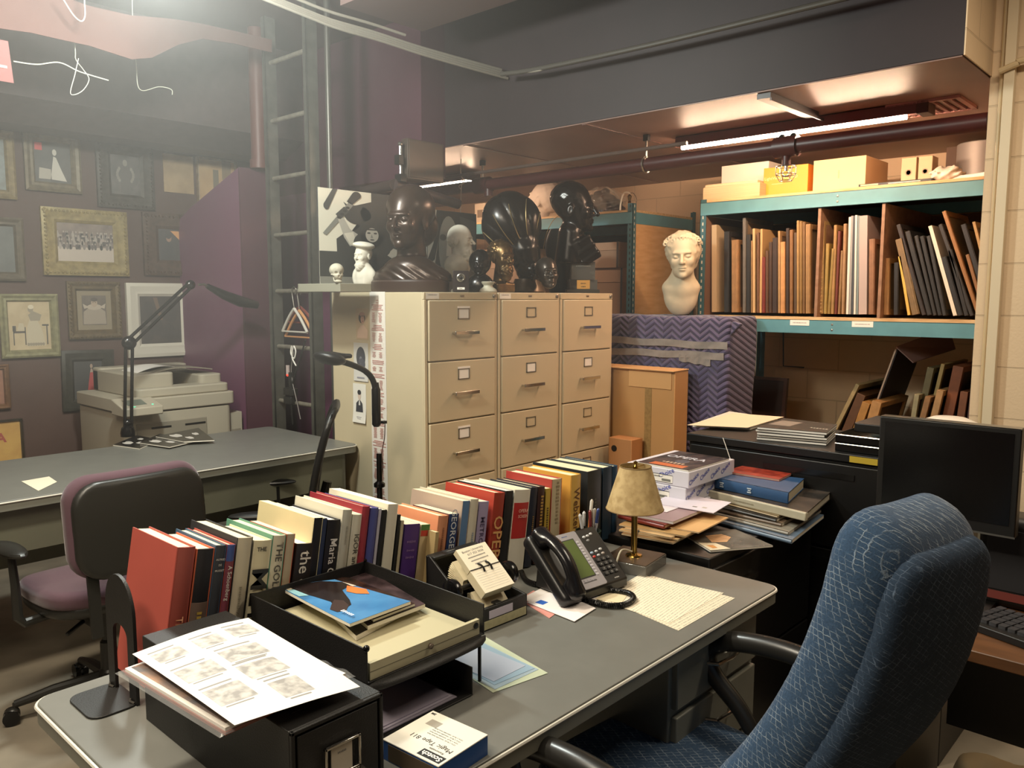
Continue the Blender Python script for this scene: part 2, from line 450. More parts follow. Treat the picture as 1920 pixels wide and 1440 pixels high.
def steel_desk(name, label, x0, x1, y0, y1, z, peds, group=None):
    t = thing(name, label, 'desk', ((x0+x1)/2, (y0+y1)/2, 0), group=group)
    ox, oy = (x0+x1)/2, (y0+y1)/2
    w, d = (x1-x0)/2, (y1-y0)/2
    b = B(); b.rbox(-w, w, -d, d, .035, z-.004, z, M_DTOP); b.rbox(-w-.002, w+.002, -d-.002, d+.002, .037, z-.038, z-.004, M_DMETAL)
    part('desktop', b, t, bevel=.0015)
    b = B()
    n = 8; r = .038
    pts = []
    for cx, cy, a0 in ((w-r+.003, d-r+.003, 0), (-w+r-.003, d-r+.003, PI/2), (-w+r-.003, -d+r-.003, PI), (w-r+.003, -d+r-.003, 1.5*PI)):
        for k in range(n+1):
            a = a0+k*PI/2/n; pts.append((cx+r*math.cos(a), cy+r*math.sin(a), z-.006))
    pts.append(pts[0])
    b.tube(pts, .0035, M_DEDGE, 6)
    part('edge_trim', b, t)
    for (a0, a1, back) in peds:
        b = B(); b.box(a0-ox, a1-ox, -d+.05, d-.05, .10, z-.04, M_DMETAL)
        pd = part('pedestal', b, t, bevel=.004)
        zz = [(.12, .38), (.39, .55), (.56, .69)]
        for z0, z1 in zz:
            b = B()
            if not back: b.box(a0-ox+.012, a1-ox-.012, -d+.035, -d+.052, z0, z1-.008, M_DMETAL)
            else: b.box(a0-ox+.012, a1-ox-.012, d-.052, d-.035, z0, z1-.008, M_DMETAL)
            part('drawer', b, t, bevel=.003)
            b = B(); yy = -d+.035 if not back else d-.035; s = -1 if not back else 1
            cx = (a0+a1)/2-ox; zc = z1-.06
            b.tube([(cx-.06, yy, zc), (cx-.055, yy+s*.025, zc+.003), (cx, yy+s*.032, zc+.004), (cx+.055, yy+s*.025, zc+.003), (cx+.06, yy, zc)], .005, M_CHROME, 8)
            part('handle', b, t)
    for sx in (-1, 1):
        for sy in (-1, 1):
            b = B(); b.box(sx*(w-.06)-.022, sx*(w-.06)+.022, sy*(d-.08)-.022, sy*(d-.08)+.022, 0, .11 if peds else z-.04, M_STEEL if peds else M_DMETAL)
            part('leg', b, t, bevel=.002)
    return t
DX0, DX1, DY0, DY1, DZ = .458, 1.982, .876, 1.638, .745
d1 = steel_desk('office_desk', 'grey laminate steel desk carrying the long row of books and the telephone', DX0, DX1, DY0, DY1, DZ, [(1.53, 1.94, False)])
b = B(); b.box(-.70, .36, .33, .345, .22, .70, M_DMETAL); part('modesty_panel', b, d1)
b = B(); b.box(-.70, -.685, -.33, .33, .10, .70, M_DMETAL); part('end_panel', b, d1, bevel=.003)
D2Z = .768
D2X0, D2X1, D2Y0, D2Y1 = .15, 2.395, 3.235, 4.05
d2 = steel_desk('work_table', 'long grey topped steel desk holding the black swing-arm lamp', D2X0, D2X1, D2Y0, D2Y1, D2Z, [])
b = B(); b.box(-1.06, 1.06, -.36, -.345, .56, .73, mat('#6a6b5c', .5)); part('apron', b, d2)
b = B(); b.box(1.04, 1.075, -.33, .33, .10, .72, M_DMETAL); part('end_panel', b, d2)
b = B(); b.box(-1.06, 1.06, .345, .36, .30, .73, M_DMETAL); part('modesty_panel', b, d2)

# ---- filing cabinets
FCX, FCW, FCY, FCZ, FCP = 2.406, .470, 2.75, 1.512, .281
def filing_cabinet(i):
    lab = ['beige five-drawer filing cabinet at the left with photographs taped to its side',
           'beige five-drawer filing cabinet standing between the two others',
           'beige five-drawer filing cabinet at the right beside the cardboard box'][i]
    x0 = FCX+i*(FCW+.008); t = thing('filing_cabinet', lab, 'filing cabinet', (x0, FCY, 0), group='beige filing cabinets')
    w = FCW
    b = B(); b.box(0, w, .012, .70, .0, FCZ, M_CAB); b.box(0, w, 0, .012, FCZ-.034, FCZ, M_CAB)
    b.box(0, .018, 0, .012, .03, FCZ-.034, M_CAB); b.box(w-.018, w, 0, .012, .03, FCZ-.034, M_CAB)
    b.box(.018, w-.018, 0, .012, .0, .07, M_CAB)
    part('body', b, t, bevel=.003)
    for k in range(5):
        z1 = FCZ-.036-k*FCP; z0 = z1-FCP+.006
        b = B(); b.box(.022, w-.022, -.008, .011, z0, z1, M_CAB)
        dr = part('drawer', b, t, bevel=.004)
        zc = z1-.062; cx = w/2
        b = B()
        b.box(cx-.036, cx+.036, -.012, -.008, zc-.025, zc-.021, M_STEEL); b.box(cx-.036, cx+.036, -.012, -.008, zc+.021, zc+.025, M_STEEL)
        b.box(cx-.036, cx-.032, -.012, -.008, zc-.025, zc+.025, M_STEEL); b.box(cx+.032, cx+.036, -.012, -.008, zc-.025, zc+.025, M_STEEL)
        if i == 0 or k: b.box(cx-.033, cx+.033, -.0095, -.008, zc-.022, zc+.022, M_PAPER if i == 0 or k == 1 else M_CAB)
        if i == 0: b.box(cx-.038, cx+.040, -.011, -.0085, zc+.024, zc+.034, M_PAPER)
        lh = part('label_holder', b, dr)
        b = B(); zc = z1-.150
        b.tube([(cx-.068, -.008, zc), (cx-.068, -.034, zc), ], .0055, M_CHROME, 8)
        b.tube([(cx+.068, -.008, zc), (cx+.068, -.034, zc), ], .0055, M_CHROME, 8)
        b.rbox(cx-.078, cx+.078, -.040, -.030, .004, zc-.008, zc+.008, M_CHROME)
        part('handle', b, dr, bevel=.001)
    b = B(); b.lathe([(.010, 0), (.010, .006), (.007, .008), (0, .008)], M_STEEL, 14, TR(w-.022, 0, FCZ-.017, rx=PI/2)); part('lock', b, t)
    b = B(); b.box(w/2-.012, w/2+.012, -.0015, 0, FCZ-.021, FCZ-.012, M_STEEL); part('badge', b, t)
    if i < 2:
        b = B(); b.box(.012, .090, -.0012, 0, FCZ-.030, FCZ-.004, M_PAPER)
        b.text('~~~~~~', .008, mat('#666666'), frameT((.05, -.0014, FCZ-.012), (1, 0, 0), (0, 0, 1)))
        part('name_strip', b, t)
    return t
for i in range(3): filing_cabinet(i)

# ---- teal boltless racks
M_TEAL = mat('#5c929e', .45, noise=.12, scale=9)
M_TEALD = mat('#3c666e', .5, noise=.1)
M_PLY = mat('#e0b57c', .55, kind='woodx', scale=9, hex2='#cf9e62')
M_PLYE = mat('#d9bd8e', .6, kind='wood', scale=20, hex2='#b58f5c')
M_HOLE = mat('#c9c2ae', .6)
def rack(name, label, xf, xr, y0, y1, ztop, posth, shelves, side_z=None):
    t = thing(name, label, 'shelving rack', (xf, y0, 0), group='teal boltless storage racks')
    W, D = y1-y0, xr-xf
    for (px_, py_) in ((0, 0), (0, W), (D, 0), (D, W)):
        sx = 1 if px_ == 0 else -1; sy = 1 if py_ == 0 else -1
        b = B()
        X0, X1 = sorted((px_, px_+sx*.040)); Y0, Y1 = sorted((py_, py_+sy*.004))
        b.box(X0, X1, Y0, Y1, 0, posth, M_TEALD)
        X0, X1 = sorted((px_, px_+sx*.004)); Y0, Y1 = sorted((py_, py_+sy*.040))
        b.box(X0, X1, Y0, Y1, 0, posth, M_TEALD)
        if px_ == 0:
            nz = int(posth/.038)
            for k in range(nz):
                z = .03+k*.038
                b.box(-.0006, 0, py_+sy*.02-.004, py_+sy*.02+.004, z-.009, z+.009, M_HOLE if py_ else M_BLK)
                yy = py_-sy*.0006
                b.box(.016, .024, min(py_, yy), max(py_, yy), z-.009, z+.009, M_HOLE if py_ == 0 else M_BLK)
        part('post', b, t)
    for z, h, deck in shelves:
        for xx in (0, D):
            s = -1 if xx == 0 else 1
            b = B(); X0, X1 = sorted((xx+s*.003, xx-s*.028))
            b.box(X0, X1, .004, W-.004, z-h, z, M_TEAL); b.box(X0, X1, .004, W-.004, z-.004, z, M_TEAL)
            for zz in (z-h*.3, z-h*.7):
                b.lathe([(.006, 0), (.006, .002), (0, .003)], M_STEEL, 10, TR(xx+s*.003, W*.5, zz, ry=s*PI/2))
            part('beam', b, t, bevel=.002)
        for yy in (.002, W-.032):
            b = B(); b.box(.004, D-.004, yy, yy+.030, z-h, z-.001, M_TEAL); part('end_beam', b, t, bevel=.002)
        b = B(); b.box(.006, D-.006, .006, W-.006, z, z+.016, M_PLYE); part('shelf_board', b, t)
    return t
R1X, R1Y0, R1Y1 = 4.45, .90, 2.555
R1T, R1M = 2.055, 1.383
r1 = rack('storage_rack', 'teal rack with framed pictures standing in three bays', R1X, 5.30, R1Y0, R1Y1, 2.10, 2.075,
          [(R1T, .075, 1), (R1M-.016, .075, 1), (.55, .075, 1)])
b = B(); b.box(.83, .845, .01, 1.64, R1M, R1T-.08, mat('#5a4030', .7)); part('back_board', b, r1)
b = B(); b.box(.01, .83, 1.615, 1.63, R1M, R1T-.08, mat('#6b4e3c', .7, kind='wood', scale=6)); part('side_board', b, r1)
b = B(); b.box(.01, .83, .01, 1.64, R1T-.012, R1T-.001, mat('#5a4030', .7)); part('deck_underside', b, r1)
def divider(y, name='divider', mm=None):
    b = B(); b.box(.012, .80, y-R1Y0-.008, y-R1Y0+.008, R1M, R1T-.078, mm or mat('#96745a', .6, kind='wood', scale=7, hex2='#7d5c44')); part(name, b, r1)
DV1 = at(1531, 500, X=R1X)[1]; DV2 = at(1650, 500, X=R1X)[1]
divider(DV1); divider(DV2)
for px in (1490+10, 1618):
    y = at(px, 600, X=R1X)[1]
    b = B(); b.box(-.0048, -.0032, y-R1Y0-.055, y-R1Y0+.055, R1M-.048, R1M-.018, M_PAPER)
    b.text('~~~~~~', .012, mat('#777777'), frameT((-.005, y-R1Y0, R1M-.033), (0, -1, 0), (0, 0, 1)), width=.09)
    part('shelf_label', b, r1)
R2X, R2Y0, R2Y1 = 4.50, 3.078, 4.9
R2T = 2.045
r2 = rack('storage_rack', 'teal rack with plywood end panel behind the white bust', R2X, 5.30, R2Y0, R2Y1, 2.1, 2.10,
          [(R2T, .075, 1), (R1M-.03, .075, 1), (.55, .075, 1)])
b = B(); b.box(.045, .755, .006, .018, R1M-.03, R2T-.075, M_PLY); part('end_panel', b, r2)
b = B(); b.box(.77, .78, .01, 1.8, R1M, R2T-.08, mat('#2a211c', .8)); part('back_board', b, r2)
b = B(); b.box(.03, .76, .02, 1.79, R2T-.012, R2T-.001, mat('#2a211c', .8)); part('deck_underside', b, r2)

# ---- black steel cabinets at the end of the desk
M_BLKC = mat('#0b0a0a', .4)
TX0, TX1, TY0, TY1, TZ = 2.72, 3.18, .66, 1.59, .975
t = thing('black_file_cabinet', 'tall black steel lateral file cabinet with papers stacked on it', 'filing cabinet', (TX0, TY0, 0))
b = B(); b.box(.012, TX1-TX0, 0, TY1-TY0, 0, TZ-.03, M_BLKC); b.box(0, TX1-TX0+.01, -.006, TY1-TY0+.006, TZ-.03, TZ, M_BLKC); part('body', b, t, bevel=.004)
for k in range(3):
    b = B(); b.box(0, .014, .012, TY1-TY0-.012,   .05+k*.298, .05+k*.298+.29, M_BLKC); dr = part('drawer', b, t, bevel=.004)
    b = B(); b.box(-.004, .001, .30, .62, .29+k*.298, .31+k*.298, M_BLKG); part('handle', b, dr)
yl = at(1620, 850, X=TX0)[1]-TY0
b = B(); b.box(-.003, -.0002, yl-.045, yl+.045, TZ-.026, TZ-.006, mat('#b59a2a', .6)); part('label', b, t)
LX0, LX1, LY0, LY1, LZ = 2.015, 2.705, 1.085, 1.56, .76
t = thing('low_black_cabinet', 'low black two-drawer file cabinet beside the desk, piled with books and envelopes', 'filing cabinet', (LX0, LY0, 0))
b = B(); b.box(0, LX1-LX0, .012, LY1-LY0, 0, LZ, M_BLKC); part('body', b, t, bevel=.004)
for k in range(2):
    b = B(); b.box(.012, LX1-LX0-.012, 0, .014, .05+k*.345, .05+k*.345+.335, M_BLKC); dr = part('drawer', b, t, bevel=.003)
    b = B(); b.box(.14, .24, -.02, .001, .31+k*.345, .322+k*.345, M_CHROME); part('handle', b, dr)

# ---- wooden side desk at the right
WZ = .73
t = thing('wooden_computer_desk', 'brown wooden desk under the monitor and keyboard', 'desk', (1.93, -.75, 0), rz=0)
M_WOODD = mat('#6b4528', .4, kind='wood', scale=10, hex2='#53351e')
b = B(); b.box(0, .62, 0, 1.36, WZ-.028, WZ, M_WOODD); part('desktop', b, t, bevel=.003)
b = B(); b.box(.05, .42, 1.32, 1.345, 0, WZ-.028, M_BLK); part('side_panel', b, t)
b = B(); b.box(.05, .42, 0.02, .045, 0, WZ-.028, M_BLK); part('side_panel', b, t)
b = B(); b.box(.40, .42, .05, 1.3, .35, WZ-.028, M_BLK); part('back_panel', b, t)
# ---- ladder
LDX = 2.56
M_LAD = mat('#66655d', .5, metal=.5, noise=.3, scale=12)
t = thing('steel_ladder', 'tall grey steel ladder rising to the ceiling beside the purple wall', 'ladder', (LDX, 3.80, 0))
yl, yr = at(519, 545, X=LDX)[1], at(594, 545, X=LDX)[1]
for y in (yl, yr):
    b = B(); b.box(-.035, .035, y-3.80-.0045, y-3.80+.0045, 0, CZ-.01, M_LAD); b.box(-.035, -.027, y-3.80-.0045, y-3.80+.03, 0, CZ-.01, M_LAD)
    part('rail', b, t, bevel=.002)
z0 = at(560, 652, X=LDX)[2]; k = -4
while z0+k*.318 < CZ-.05:
    b = B(); b.cyl((0, yr-3.80, z0+k*.318), (0, yl-3.80, z0+k*.318), .0125, mat('#8a8375', .6, metal=.3, noise=.3)); part('rung', b, t); k += 1
b = B()
b.cyl((.06, yr-3.80-.06, 0), (.06, yr-3.80-.06, CZ-.01), .016, mat('#55524c', .4, metal=.5)); tag(b.obj('wall_conduit', smooth=40, loc=(LDX, 3.80, 0)), 'thin grey vertical conduit just right of the ladder', 'pipe')
# ---- moving-blanket wrapped crate
M_BLANK = mat('#57506e', .85, kind='zigzag', sheen=.3)
by0, by1 = at(1368, 592, X=4.06)[1], 3.32
bz = 1.383
t = thing('wrapped_crate', 'tall crate wrapped in a quilted purple-blue moving blanket', 'crate', (4.06, by0, 0))
def blanketf(P):
    d = rb(P, (.17, (by1-by0)/2, bz/2), (.17, (by1-by0)/2, bz/2), .025)
    d = d+.006*np.sin(P[:, 2]*9+P[:, 1]*5)*np.clip((bz-P[:, 2])*4, 0, 1)+.004*np.sin(P[:, 1]*23+P[:, 2]*3)
    return d
o = carved('blanket', blanketf, (-.03, -.03, -.02), (.38, by1-by0+.03, bz+.03), .014, M_BLANK, t)
M_TAPE = mat('#8f8a86', .3, noise=.15, scale=30)
def tape(za, zb, y0, y1, tilt, seed):
    rr = random.Random(seed); b = B()
    def f(u, v):
        y = y0+(y1-y0)*u; z = za+(zb-za)*v+tilt*u+.003*math.sin(u*17+seed)
        return (-.013-.002*math.sin(u*31+v*3), y, z)
    b.grid(f, 40, 3, M_TAPE, th=.002); part('duct_tape', b, t)
tape(1.205, 1.245, -.0, .95, .01, 1); tape(1.150, 1.190, .02, .95, -.006, 4); tape(1.11, 1.15, .10, .30, .02, 9)
# corner fold of the blanket
b = B(); b.prism([(-.02, bz-.02), (-.075, bz-.035), (-.06, bz-.05), (-.012, bz-.10)], -.012, .02, M_BLANK, 'x', TR(0, 0, 0)); 
part('folded_corner', b, t, bevel=.006)
# ---- tall cardboard box
M_CARD = mat('#b98a55', .75, noise=.08, scale=3)
M_CARDL = mat('#c99a64', .75)
cx = 3.86
cy0, cy1 = at(1266, 700, X=cx)[1], 2.95
t = thing('tall_cardboard_box', 'tall brown cardboard box taped shut, leaning near the purple blanket', 'cardboard box', (cx, cy0, 0))
b = B(); b.box(0, .14, 0, cy1-cy0, 0, 1.085, M_CARD); part('carton', b, t, bevel=.004)
b = B(); b.box(-.006, -.001, .02, .30, .985, 1.086, M_CARDL); b.box(-.004, .16, -.004, cy1-cy0, 1.085, 1.09, M_CARDL, TR(ry=-.02)); part('flap', b, t, bevel=.001)
yt = at(1215, 780, X=cx)[1]-cy0
b = B(); b.box(-.0022, -.0002, yt-.022, yt+.022, .02, 1.08, mat('#9a7a4d', .25, noise=.2, scale=60)); part('packing_tape', b, t)
# small open box beside the right filing cabinet
y0_, y1_, zs_ = at(1184, 840, X=3.72)[1], at(1141, 840, X=3.72)[1], at(1160, 822, X=3.72)[2]
t = thing('small_cardboard_box', 'small brown cardboard box with a round hand hole beside the filing cabinets', 'cardboard box', (3.72, y0_, 0))
b = B(); b.box(0, .11, 0, y1_-y0_, 0, zs_, mat('#a87446', .75)); part('carton', b, t, bevel=.004)
b = B(); b.lathe([(.018, 0), (.018, .003), (0, .003)], M_BLK, 18, TR(0, (y1_-y0_)*.75, zs_-.06, ry=-PI/2)); part('hand_hole', b, t)
# ================================================================ BOOKS ON THE DESK
M_PAGE = mat('#e9dcb8', .75, kind='pages')
M_PAGEW = mat('#efe8d8', .75, kind='pages')
SPY = 1.45
_th = lambda X: float(np.interp(X, [.6, .9, 1.55, 1.66, 1.72, 1.85, 1.95], [.17, .165, .15, .14, .07, .03, .0]))
_rack_r = [0.0]
def book(xl, xr, yt, spine, label, title=None, tcol='#e8e0d0', depth=.17, cover=None, top=None, style='hard', sy=0.0, tsize=.5, lab2=None, tpos=.5, band=None, flip=False, cat='book', name='book', rot=True, h_=None):
    Xr, _, zt = at(xr, yt, Y=SPY+sy); Xl = at(xl, yt, Y=SPY+sy)[0]
    th = _th((Xl+Xr)/2); w = max(Xr-Xl, .006)
    w *= math.cos(th)
    h = (zt-DZ)/math.cos(th)
    bx = Xr-math.sin(th)*h
    t = thing(name, label, cat, (bx, SPY+sy, DZ+.001))
    t.rotation_euler = (0, th, 0)
    ms = mat(spine, .5, noise=.05, scale=12); mc = mat(cover, .55, noise=.05, scale=9) if cover else ms
    mp = M_PAGEW if top == 'w' else M_PAGE
    x0, x1 = -w, 0
    b = B()
    bt = .0025 if style == 'hard' else .0006
    if w < .014: bt = .0008
    rise = .003 if style == 'hard' else 0
    b.box(x0, x0+bt, .002, depth, 0, h, mc); b.box(x1-bt, x1, .002, depth, 0, h, mc)
    # rounded spine
    n = 6; arc = []
    bulge = .005 if style == 'hard' and w > .014 else .0012
    for k in range(n+1):
        u = k/n; arc.append((x0+w*u, .003-bulge*math.sin(PI*u)))
    poly = arc+[(x1, .0045), (x0, .0045)]
    b.prism(poly, 0, h, ms, 'z')
    if band:
        for (z0, z1, cc) in band:
            mb = mat(cc, .5); b.prism([(x0-.0002 if k == 0 else (x1+.0002 if k == n else arc[k][0]), arc[k][1]-.0004) for k in range(n+1)]+[(x1, .003), (x0, .003)], h*z0, h*z1, mb, 'z')
    if title:
        L_ = title if isinstance(title, list) else [(title, tpos, tsize, tcol)]
        for (tx, tp, ts, tc_) in L_:
            mt = mat(tc_, .45)
            if rot: T = frameT((x0+w/2, .003-bulge-.0007, h*tp), (0, 0, -1), (1, 0, 0))
            else: T = frameT((x0+w/2, .003-bulge-.0007, h*tp), (1, 0, 0), (0, 0, 1))
            b.text(tx, w*ts*1.25 if rot else ts*w, mt, T, width=(h*.8 if rot else w*.86), bold=.01)
    cv = part('cover', b, t, bevel=.0006)
    b = B(); b.box(x0+bt, x1-bt, .0045, depth-rise, rise, h-rise-.0005, mp); part('pages', b, t)
    return t
BK = [
 (333, 368, 1026, '#9a4a40', 'big faded red hardcover at the left end of the desk row, against the bookend', dict(title='The Opera', tcol='#c98d6a', cover='#a64d42', depth=.20, tsize=.45, tpos=.38)),
 (369, 404, 1029, '#1d1b1e', 'black-spined book with a picture on its back, right of the big red hardcover', dict(title='~~~', tcol='#b79a48', tpos=.42, cover='#c2603f', band=[(.05, .62, '#6d5a50')], depth=.16)),
 (405, 426, 1023, '#33363c', 'charcoal book whose spine reads Musset, with a blue back board', dict(title=[('ALFRED', .90, .24, '#c9c6bf'), ('DE', .86, .24, '#c9c6bf'), ('MUSSET', .82, .24, '#c9c6bf'), ], rot=False, cover='#3f5a72')),
 (427, 443, 1022, '#7b3a48', 'narrow maroon and blue Stravinsky book', dict(title=[('A Schoenberg', .72, .55, '#d8d2c8'), ('STRAVINSKY', .34, .62, '#1b1a1c')], band=[(.88, 1.0, '#3a4d86')], cover='#a8483c')),
 (445, 476, 1008, '#c4baa2', 'pale grey-spined volume in a charcoal slipcase', dict(title='~~~~~~', tcol='#8d8672', tsize=.28, cover='#2f2f31', depth=.195)),
 (477, 511, 1013, '#d5cba9', 'cream book lettered with huge black capitals THE MET', dict(title=[('THE', .92, .0, '#3a3630')], cover='#ddd3b4')),
 (512, 538, 1004, '#cfc7ae', 'off-white book titled The Golden Age with a green back board', dict(title='THE GOLDEN AGE', tcol='#4b463c', tsize=.55, tpos=.6, cover='#5d9179', depth=.19)),
 (539, 555, 1002, '#b9a88c', 'orange-red book turned with its page edges outward', dict(cover='#c2573a', style='soft', depth=.15)),
 (557, 589, 1019, '#2a2422', 'dark brown book with white script title the opera', dict(title='the opera', tcol='#e3dccc', tsize=.72, tpos=.62, top='w', depth=.15)),
 (590, 607, 972, '#15161a', 'tall cream-covered book with a torn black spine', dict(cover='#dcd0a4', depth=.225, title='MARIA', tcol='#8f99a8', tpos=.3, style='soft')),
 (607.5, 615, 973, '#23304d', 'slim navy book beside the torn black spine', dict(depth=.20, style='soft')),
 (616, 640, 975, '#17161a', 'black book with the white title Maria Callas', dict(title=[('Maria Callas', .62, .62, '#d9d6cf'), ('Sw', .14, .5, '#d9d6cf')], depth=.19, top='w')),
 (644, 662, 956, '#b9b7a8', 'grey-white book with a curled cover next to the black Callas book', dict(cover='#d4d0bd', depth=.19, title='~~~~', tcol='#9a978b', tsize=.3, tpos=.8)),
 (663, 680, 965, '#cfcab6', 'cream spine lettered IGOR and VERA under a dark red book top', dict(title='IGOR and VERA', tcol='#4a473f', tsize=.62, tpos=.6, cover='#dcd8c6', depth=.19)),
 (681, 695, 950, '#94303a', 'dark red cloth hardcover behind the Igor and Vera book', dict(depth=.21)),
 (696, 711, 953, '#4a4f8c', 'violet-blue hardcover with a black foot, right of the dark red cloth one', dict(depth=.21, cover='#4c4280', band=[(0, .38, '#17171b')])),
 (712, 717, 955, '#bdb9c4', 'very thin pale lilac magazine between the violet-blue and spiral books', dict(style='soft', depth=.2)),
 (718, 727, 957, '#1a191a', 'black spiral-bound book with a crimped spine edge', dict(style='soft', depth=.2)),
 (729, 748, 946, '#d8d2c0', 'big cream-white folder board standing taller than its neighbours', dict(cover='#e2dcc8', depth=.235, style='soft', top='w')),
 (749, 753, 966, '#1c1b1b', 'thin black folder in front of the purple spine', dict(style='soft', depth=.19)),
 (754, 759, 977, '#b9ad90', 'thin tan booklet left of the purple spine', dict(style='soft', depth=.14)),
 (761, 789, 983, '#4b2a72', 'purple book with gold ornamental lettering', dict(title=[('~~', .80, .28, '#8a6a9e'), ('~~', .70, .24, '#8a6a9e'), ('~~', .62, .26, '#8a6a9e')], rot=False, style='soft', depth=.13, cover='#3f2462')),
 (791, 808, 984, '#c9b48c', 'tan paperback with a green and red stripe at its head', dict(band=[(.93, 1.0, '#4d7a3a'), (.86, .93, '#b93b2c')], style='soft', depth=.13)),
 (823, 842, 967, '#c98a66', 'salmon pink hardcover with faded spine lettering', dict(title='~~~~~', tcol='#8c5a44', tsize=.3, tpos=.7, cover='#d9926c', depth=.18)),
 (843, 862, 964, '#27406f', 'dark blue book whose white spine lettering begins George', dict(title=[('GEORGE', .82, .6, '#d5d9de')], style='soft', depth=.14, cover='#5a2f30')),
 (869, 883, 940, '#5c7ea6', 'steel-blue spined book with a mauve-grey cover', dict(cover='#b39f90', depth=.2, style='soft')),
 (884, 899, 936, '#cfc8b4', 'cream book with a thin script title between steel-blue and lavender spines', dict(title='~~~~', tcol='#8fa0b0', tsize=.4, tpos=.5, depth=.2)),
 (900, 918, 941, '#a79bbb', 'lavender book titled Metropolitan', dict(title='METROPOLITAN', tcol='#5c4f6e', tsize=.5, tpos=.45, style='soft', depth=.19)),
 (928, 948, 924, '#9f3a28', 'bright red book with large cream letters OPERA', dict(title=[('OPERA', .42, .95, '#d9a66a')], cover='#b0402f', depth=.19)),
 (950, 964, 921, '#1e1d1e', 'black-backed white-topped book between the red OPERA book and the opera screen book', dict(style='soft', depth=.19, top='w')),
 (966, 996, 918, '#d8d2c2', 'thick white hardcover with a red label reading OPERA SCREEN', dict(cover='#e3ddca', band=[(.40, .84, '#b02b28')], depth=.20)),
 (997, 1010, 914, '#20232f', 'navy book with faint gilt lettering', dict(title='~~~~', tcol='#8a6d3c', tsize=.4, depth=.16)),
 (1011, 1023, 912, '#3a1e18', 'dark brown book with gilt vertical title', dict(title='~~~~', tcol='#b08a3c', tsize=.7, tpos=.65, depth=.16)),
 (1025, 1034, 916, '#b89a3c', 'narrow mustard-yellow book with black letters', dict(title='~~~~~', tcol='#3c3217', tsize=.7, depth=.16, style='soft')),
 (1036, 1055, 897, '#b7aa8c', 'beige-spined book with a red back board', dict(title='~~~~', tcol='#8b7d62', tsize=.5, tpos=.7, cover='#a83c34', depth=.18)),
 (1072, 1090, 889, '#c9a252', 'large yellow dictionary with Websters down its spine', dict(title=[('Websters', .52, .62, '#5b3a1c')], cover='#e0a848', depth=.19)),
 (1103, 1129, 879, '#2c2e2c', 'worn old black dictionary with a frayed top', dict(depth=.22, cover='#25282a', title='~~', tcol='#4e5448', tsize=.3)),
 (1132, 1149, 874, '#1c2f3e', 'dark teal cloth volume, first of the two at the row end', dict(depth=.21)),
 (1150, 1159, 873, '#1f3c54', 'blue cloth volume closing the row beside the lamp', dict(depth=.21)),
]
for xl, xr, yt, sp, lab, kw in BK:
    t = book(xl, xr, yt, sp, lab, **kw)
    if 'THE MET' in lab:
        w = 0.047; h = .255
        b = B(); b.text('THE', .012, mat('#23201d', .5), frameT((-w/2, -.0032, h*.945), (1, 0, 0), (0, 0, 1)), bold=.02)
        part('spine_title', b, t)
        b = B(); b.text('MET', .050, mat('#23201d', .5), frameT((-w/2, -.0034, h*.58), (0, 0, -1), (1, 0, 0)), bold=.02, sx=1.2)
        part('spine_title', b, t)
    if 'OPERA SCREEN' in lab:
        b = B(); mk = mat('#e0b9a8', .5)
        b.text('OPERA', .0135, mk, frameT((-.030, -.0062, .165), (1, 0, 0), (0, 0, 1)), width=.04, bold=.01)
        b.text('SCREEN', .0135, mk, frameT((-.030, -.0062, .150), (1, 0, 0), (0, 0, 1)), width=.04, bold=.01)
        part('spine_title', b, t)
# thin paperbacks leaning in front of the purple book
def leaning_paperback(x, y, th, h, col, lab, rz):
    t = thing('paperback_book', lab, 'book', (x, y, DZ+.001), rz); t.rotation_euler = (0, th, rz)
    b = B(); b.box(-.011, -.0102, 0, .12, 0, h, mat(col, .6)); b.box(-.0008, 0, 0, .12, 0, h, mat(col, .6)); b.box(-.011, 0, -.0008, 0, 0, h, mat(col, .6))
    part('cover', b, t); b = B(); b.box(-.0102, -.0008, 0, .118, .001, h-.001, M_PAGE); part('pages', b, t)
x_, y_, _ = at(785, 1085, Z=DZ)
leaning_paperback(1.262, 1.425, .14, .185, '#a99368', 'tan paperback leaning steeply right of the purple spine', 0)
# ---- bookend
t = thing('metal_bookend', 'black metal bookend with a slot, holding the left end of the book row', 'bookend', (.585, 1.53, DZ))
b = B()
W2 = .062; Hh = .235
out = [(-W2, 0), (-W2, Hh-.07)]
for k in range(1, 12):
    a = PI-PI*k/12; out.append((W2*math.cos(a), Hh-.07+.07*math.sin(a)))
out += [(W2, Hh-.07), (W2, 0)]
inn = [(W2-.030, 0), (W2-.030, Hh-.115)]
for k in range(1, 10):
    a = PI*k/10; inn.append(((W2-.030)*math.cos(a), Hh-.115+.02*math.sin(a)))
inn += [(-W2+.030, Hh-.115), (-W2+.030, 0)]
o_ = out; 
# frame built as strips between outer and inner outlines
def strip(b, A, C_, x0, x1, m):
    n = len(A)
    vs = []
    for (a, c) in zip(A, C_):
        vs += [(x0, a[0], a[1]), (x0, c[0], c[1]), (x1, a[0], a[1]), (x1, c[0], c[1])]
    fs = []
    for i in range(n-1):
        p, q = 4*i, 4*i+4
        fs += [(p, p+1, q+1, q), (p+2, q+2, q+3, p+3), (p, q, q+2, p+2), (p+1, p+3, q+3, q+1)]
    fs += [(0, 2, 3, 1), (4*n-4, 4*n-3, 4*n-1, 4*n-2)]
    b.add(vs, fs, m)
def resample(L, n):
    P_ = np.array(L); d = np.r_[0, np.cumsum(np.linalg.norm(np.diff(P_, axis=0), axis=1))]
    s_ = np.linspace(0, d[-1], n); return [(np.interp(v, d, P_[:, 0]), np.interp(v, d, P_[:, 1])) for v in s_]
strip(b, resample(out, 40), resample(inn[::-1], 40), -.006, .0, M_BLKM)
part('upright', b, t)
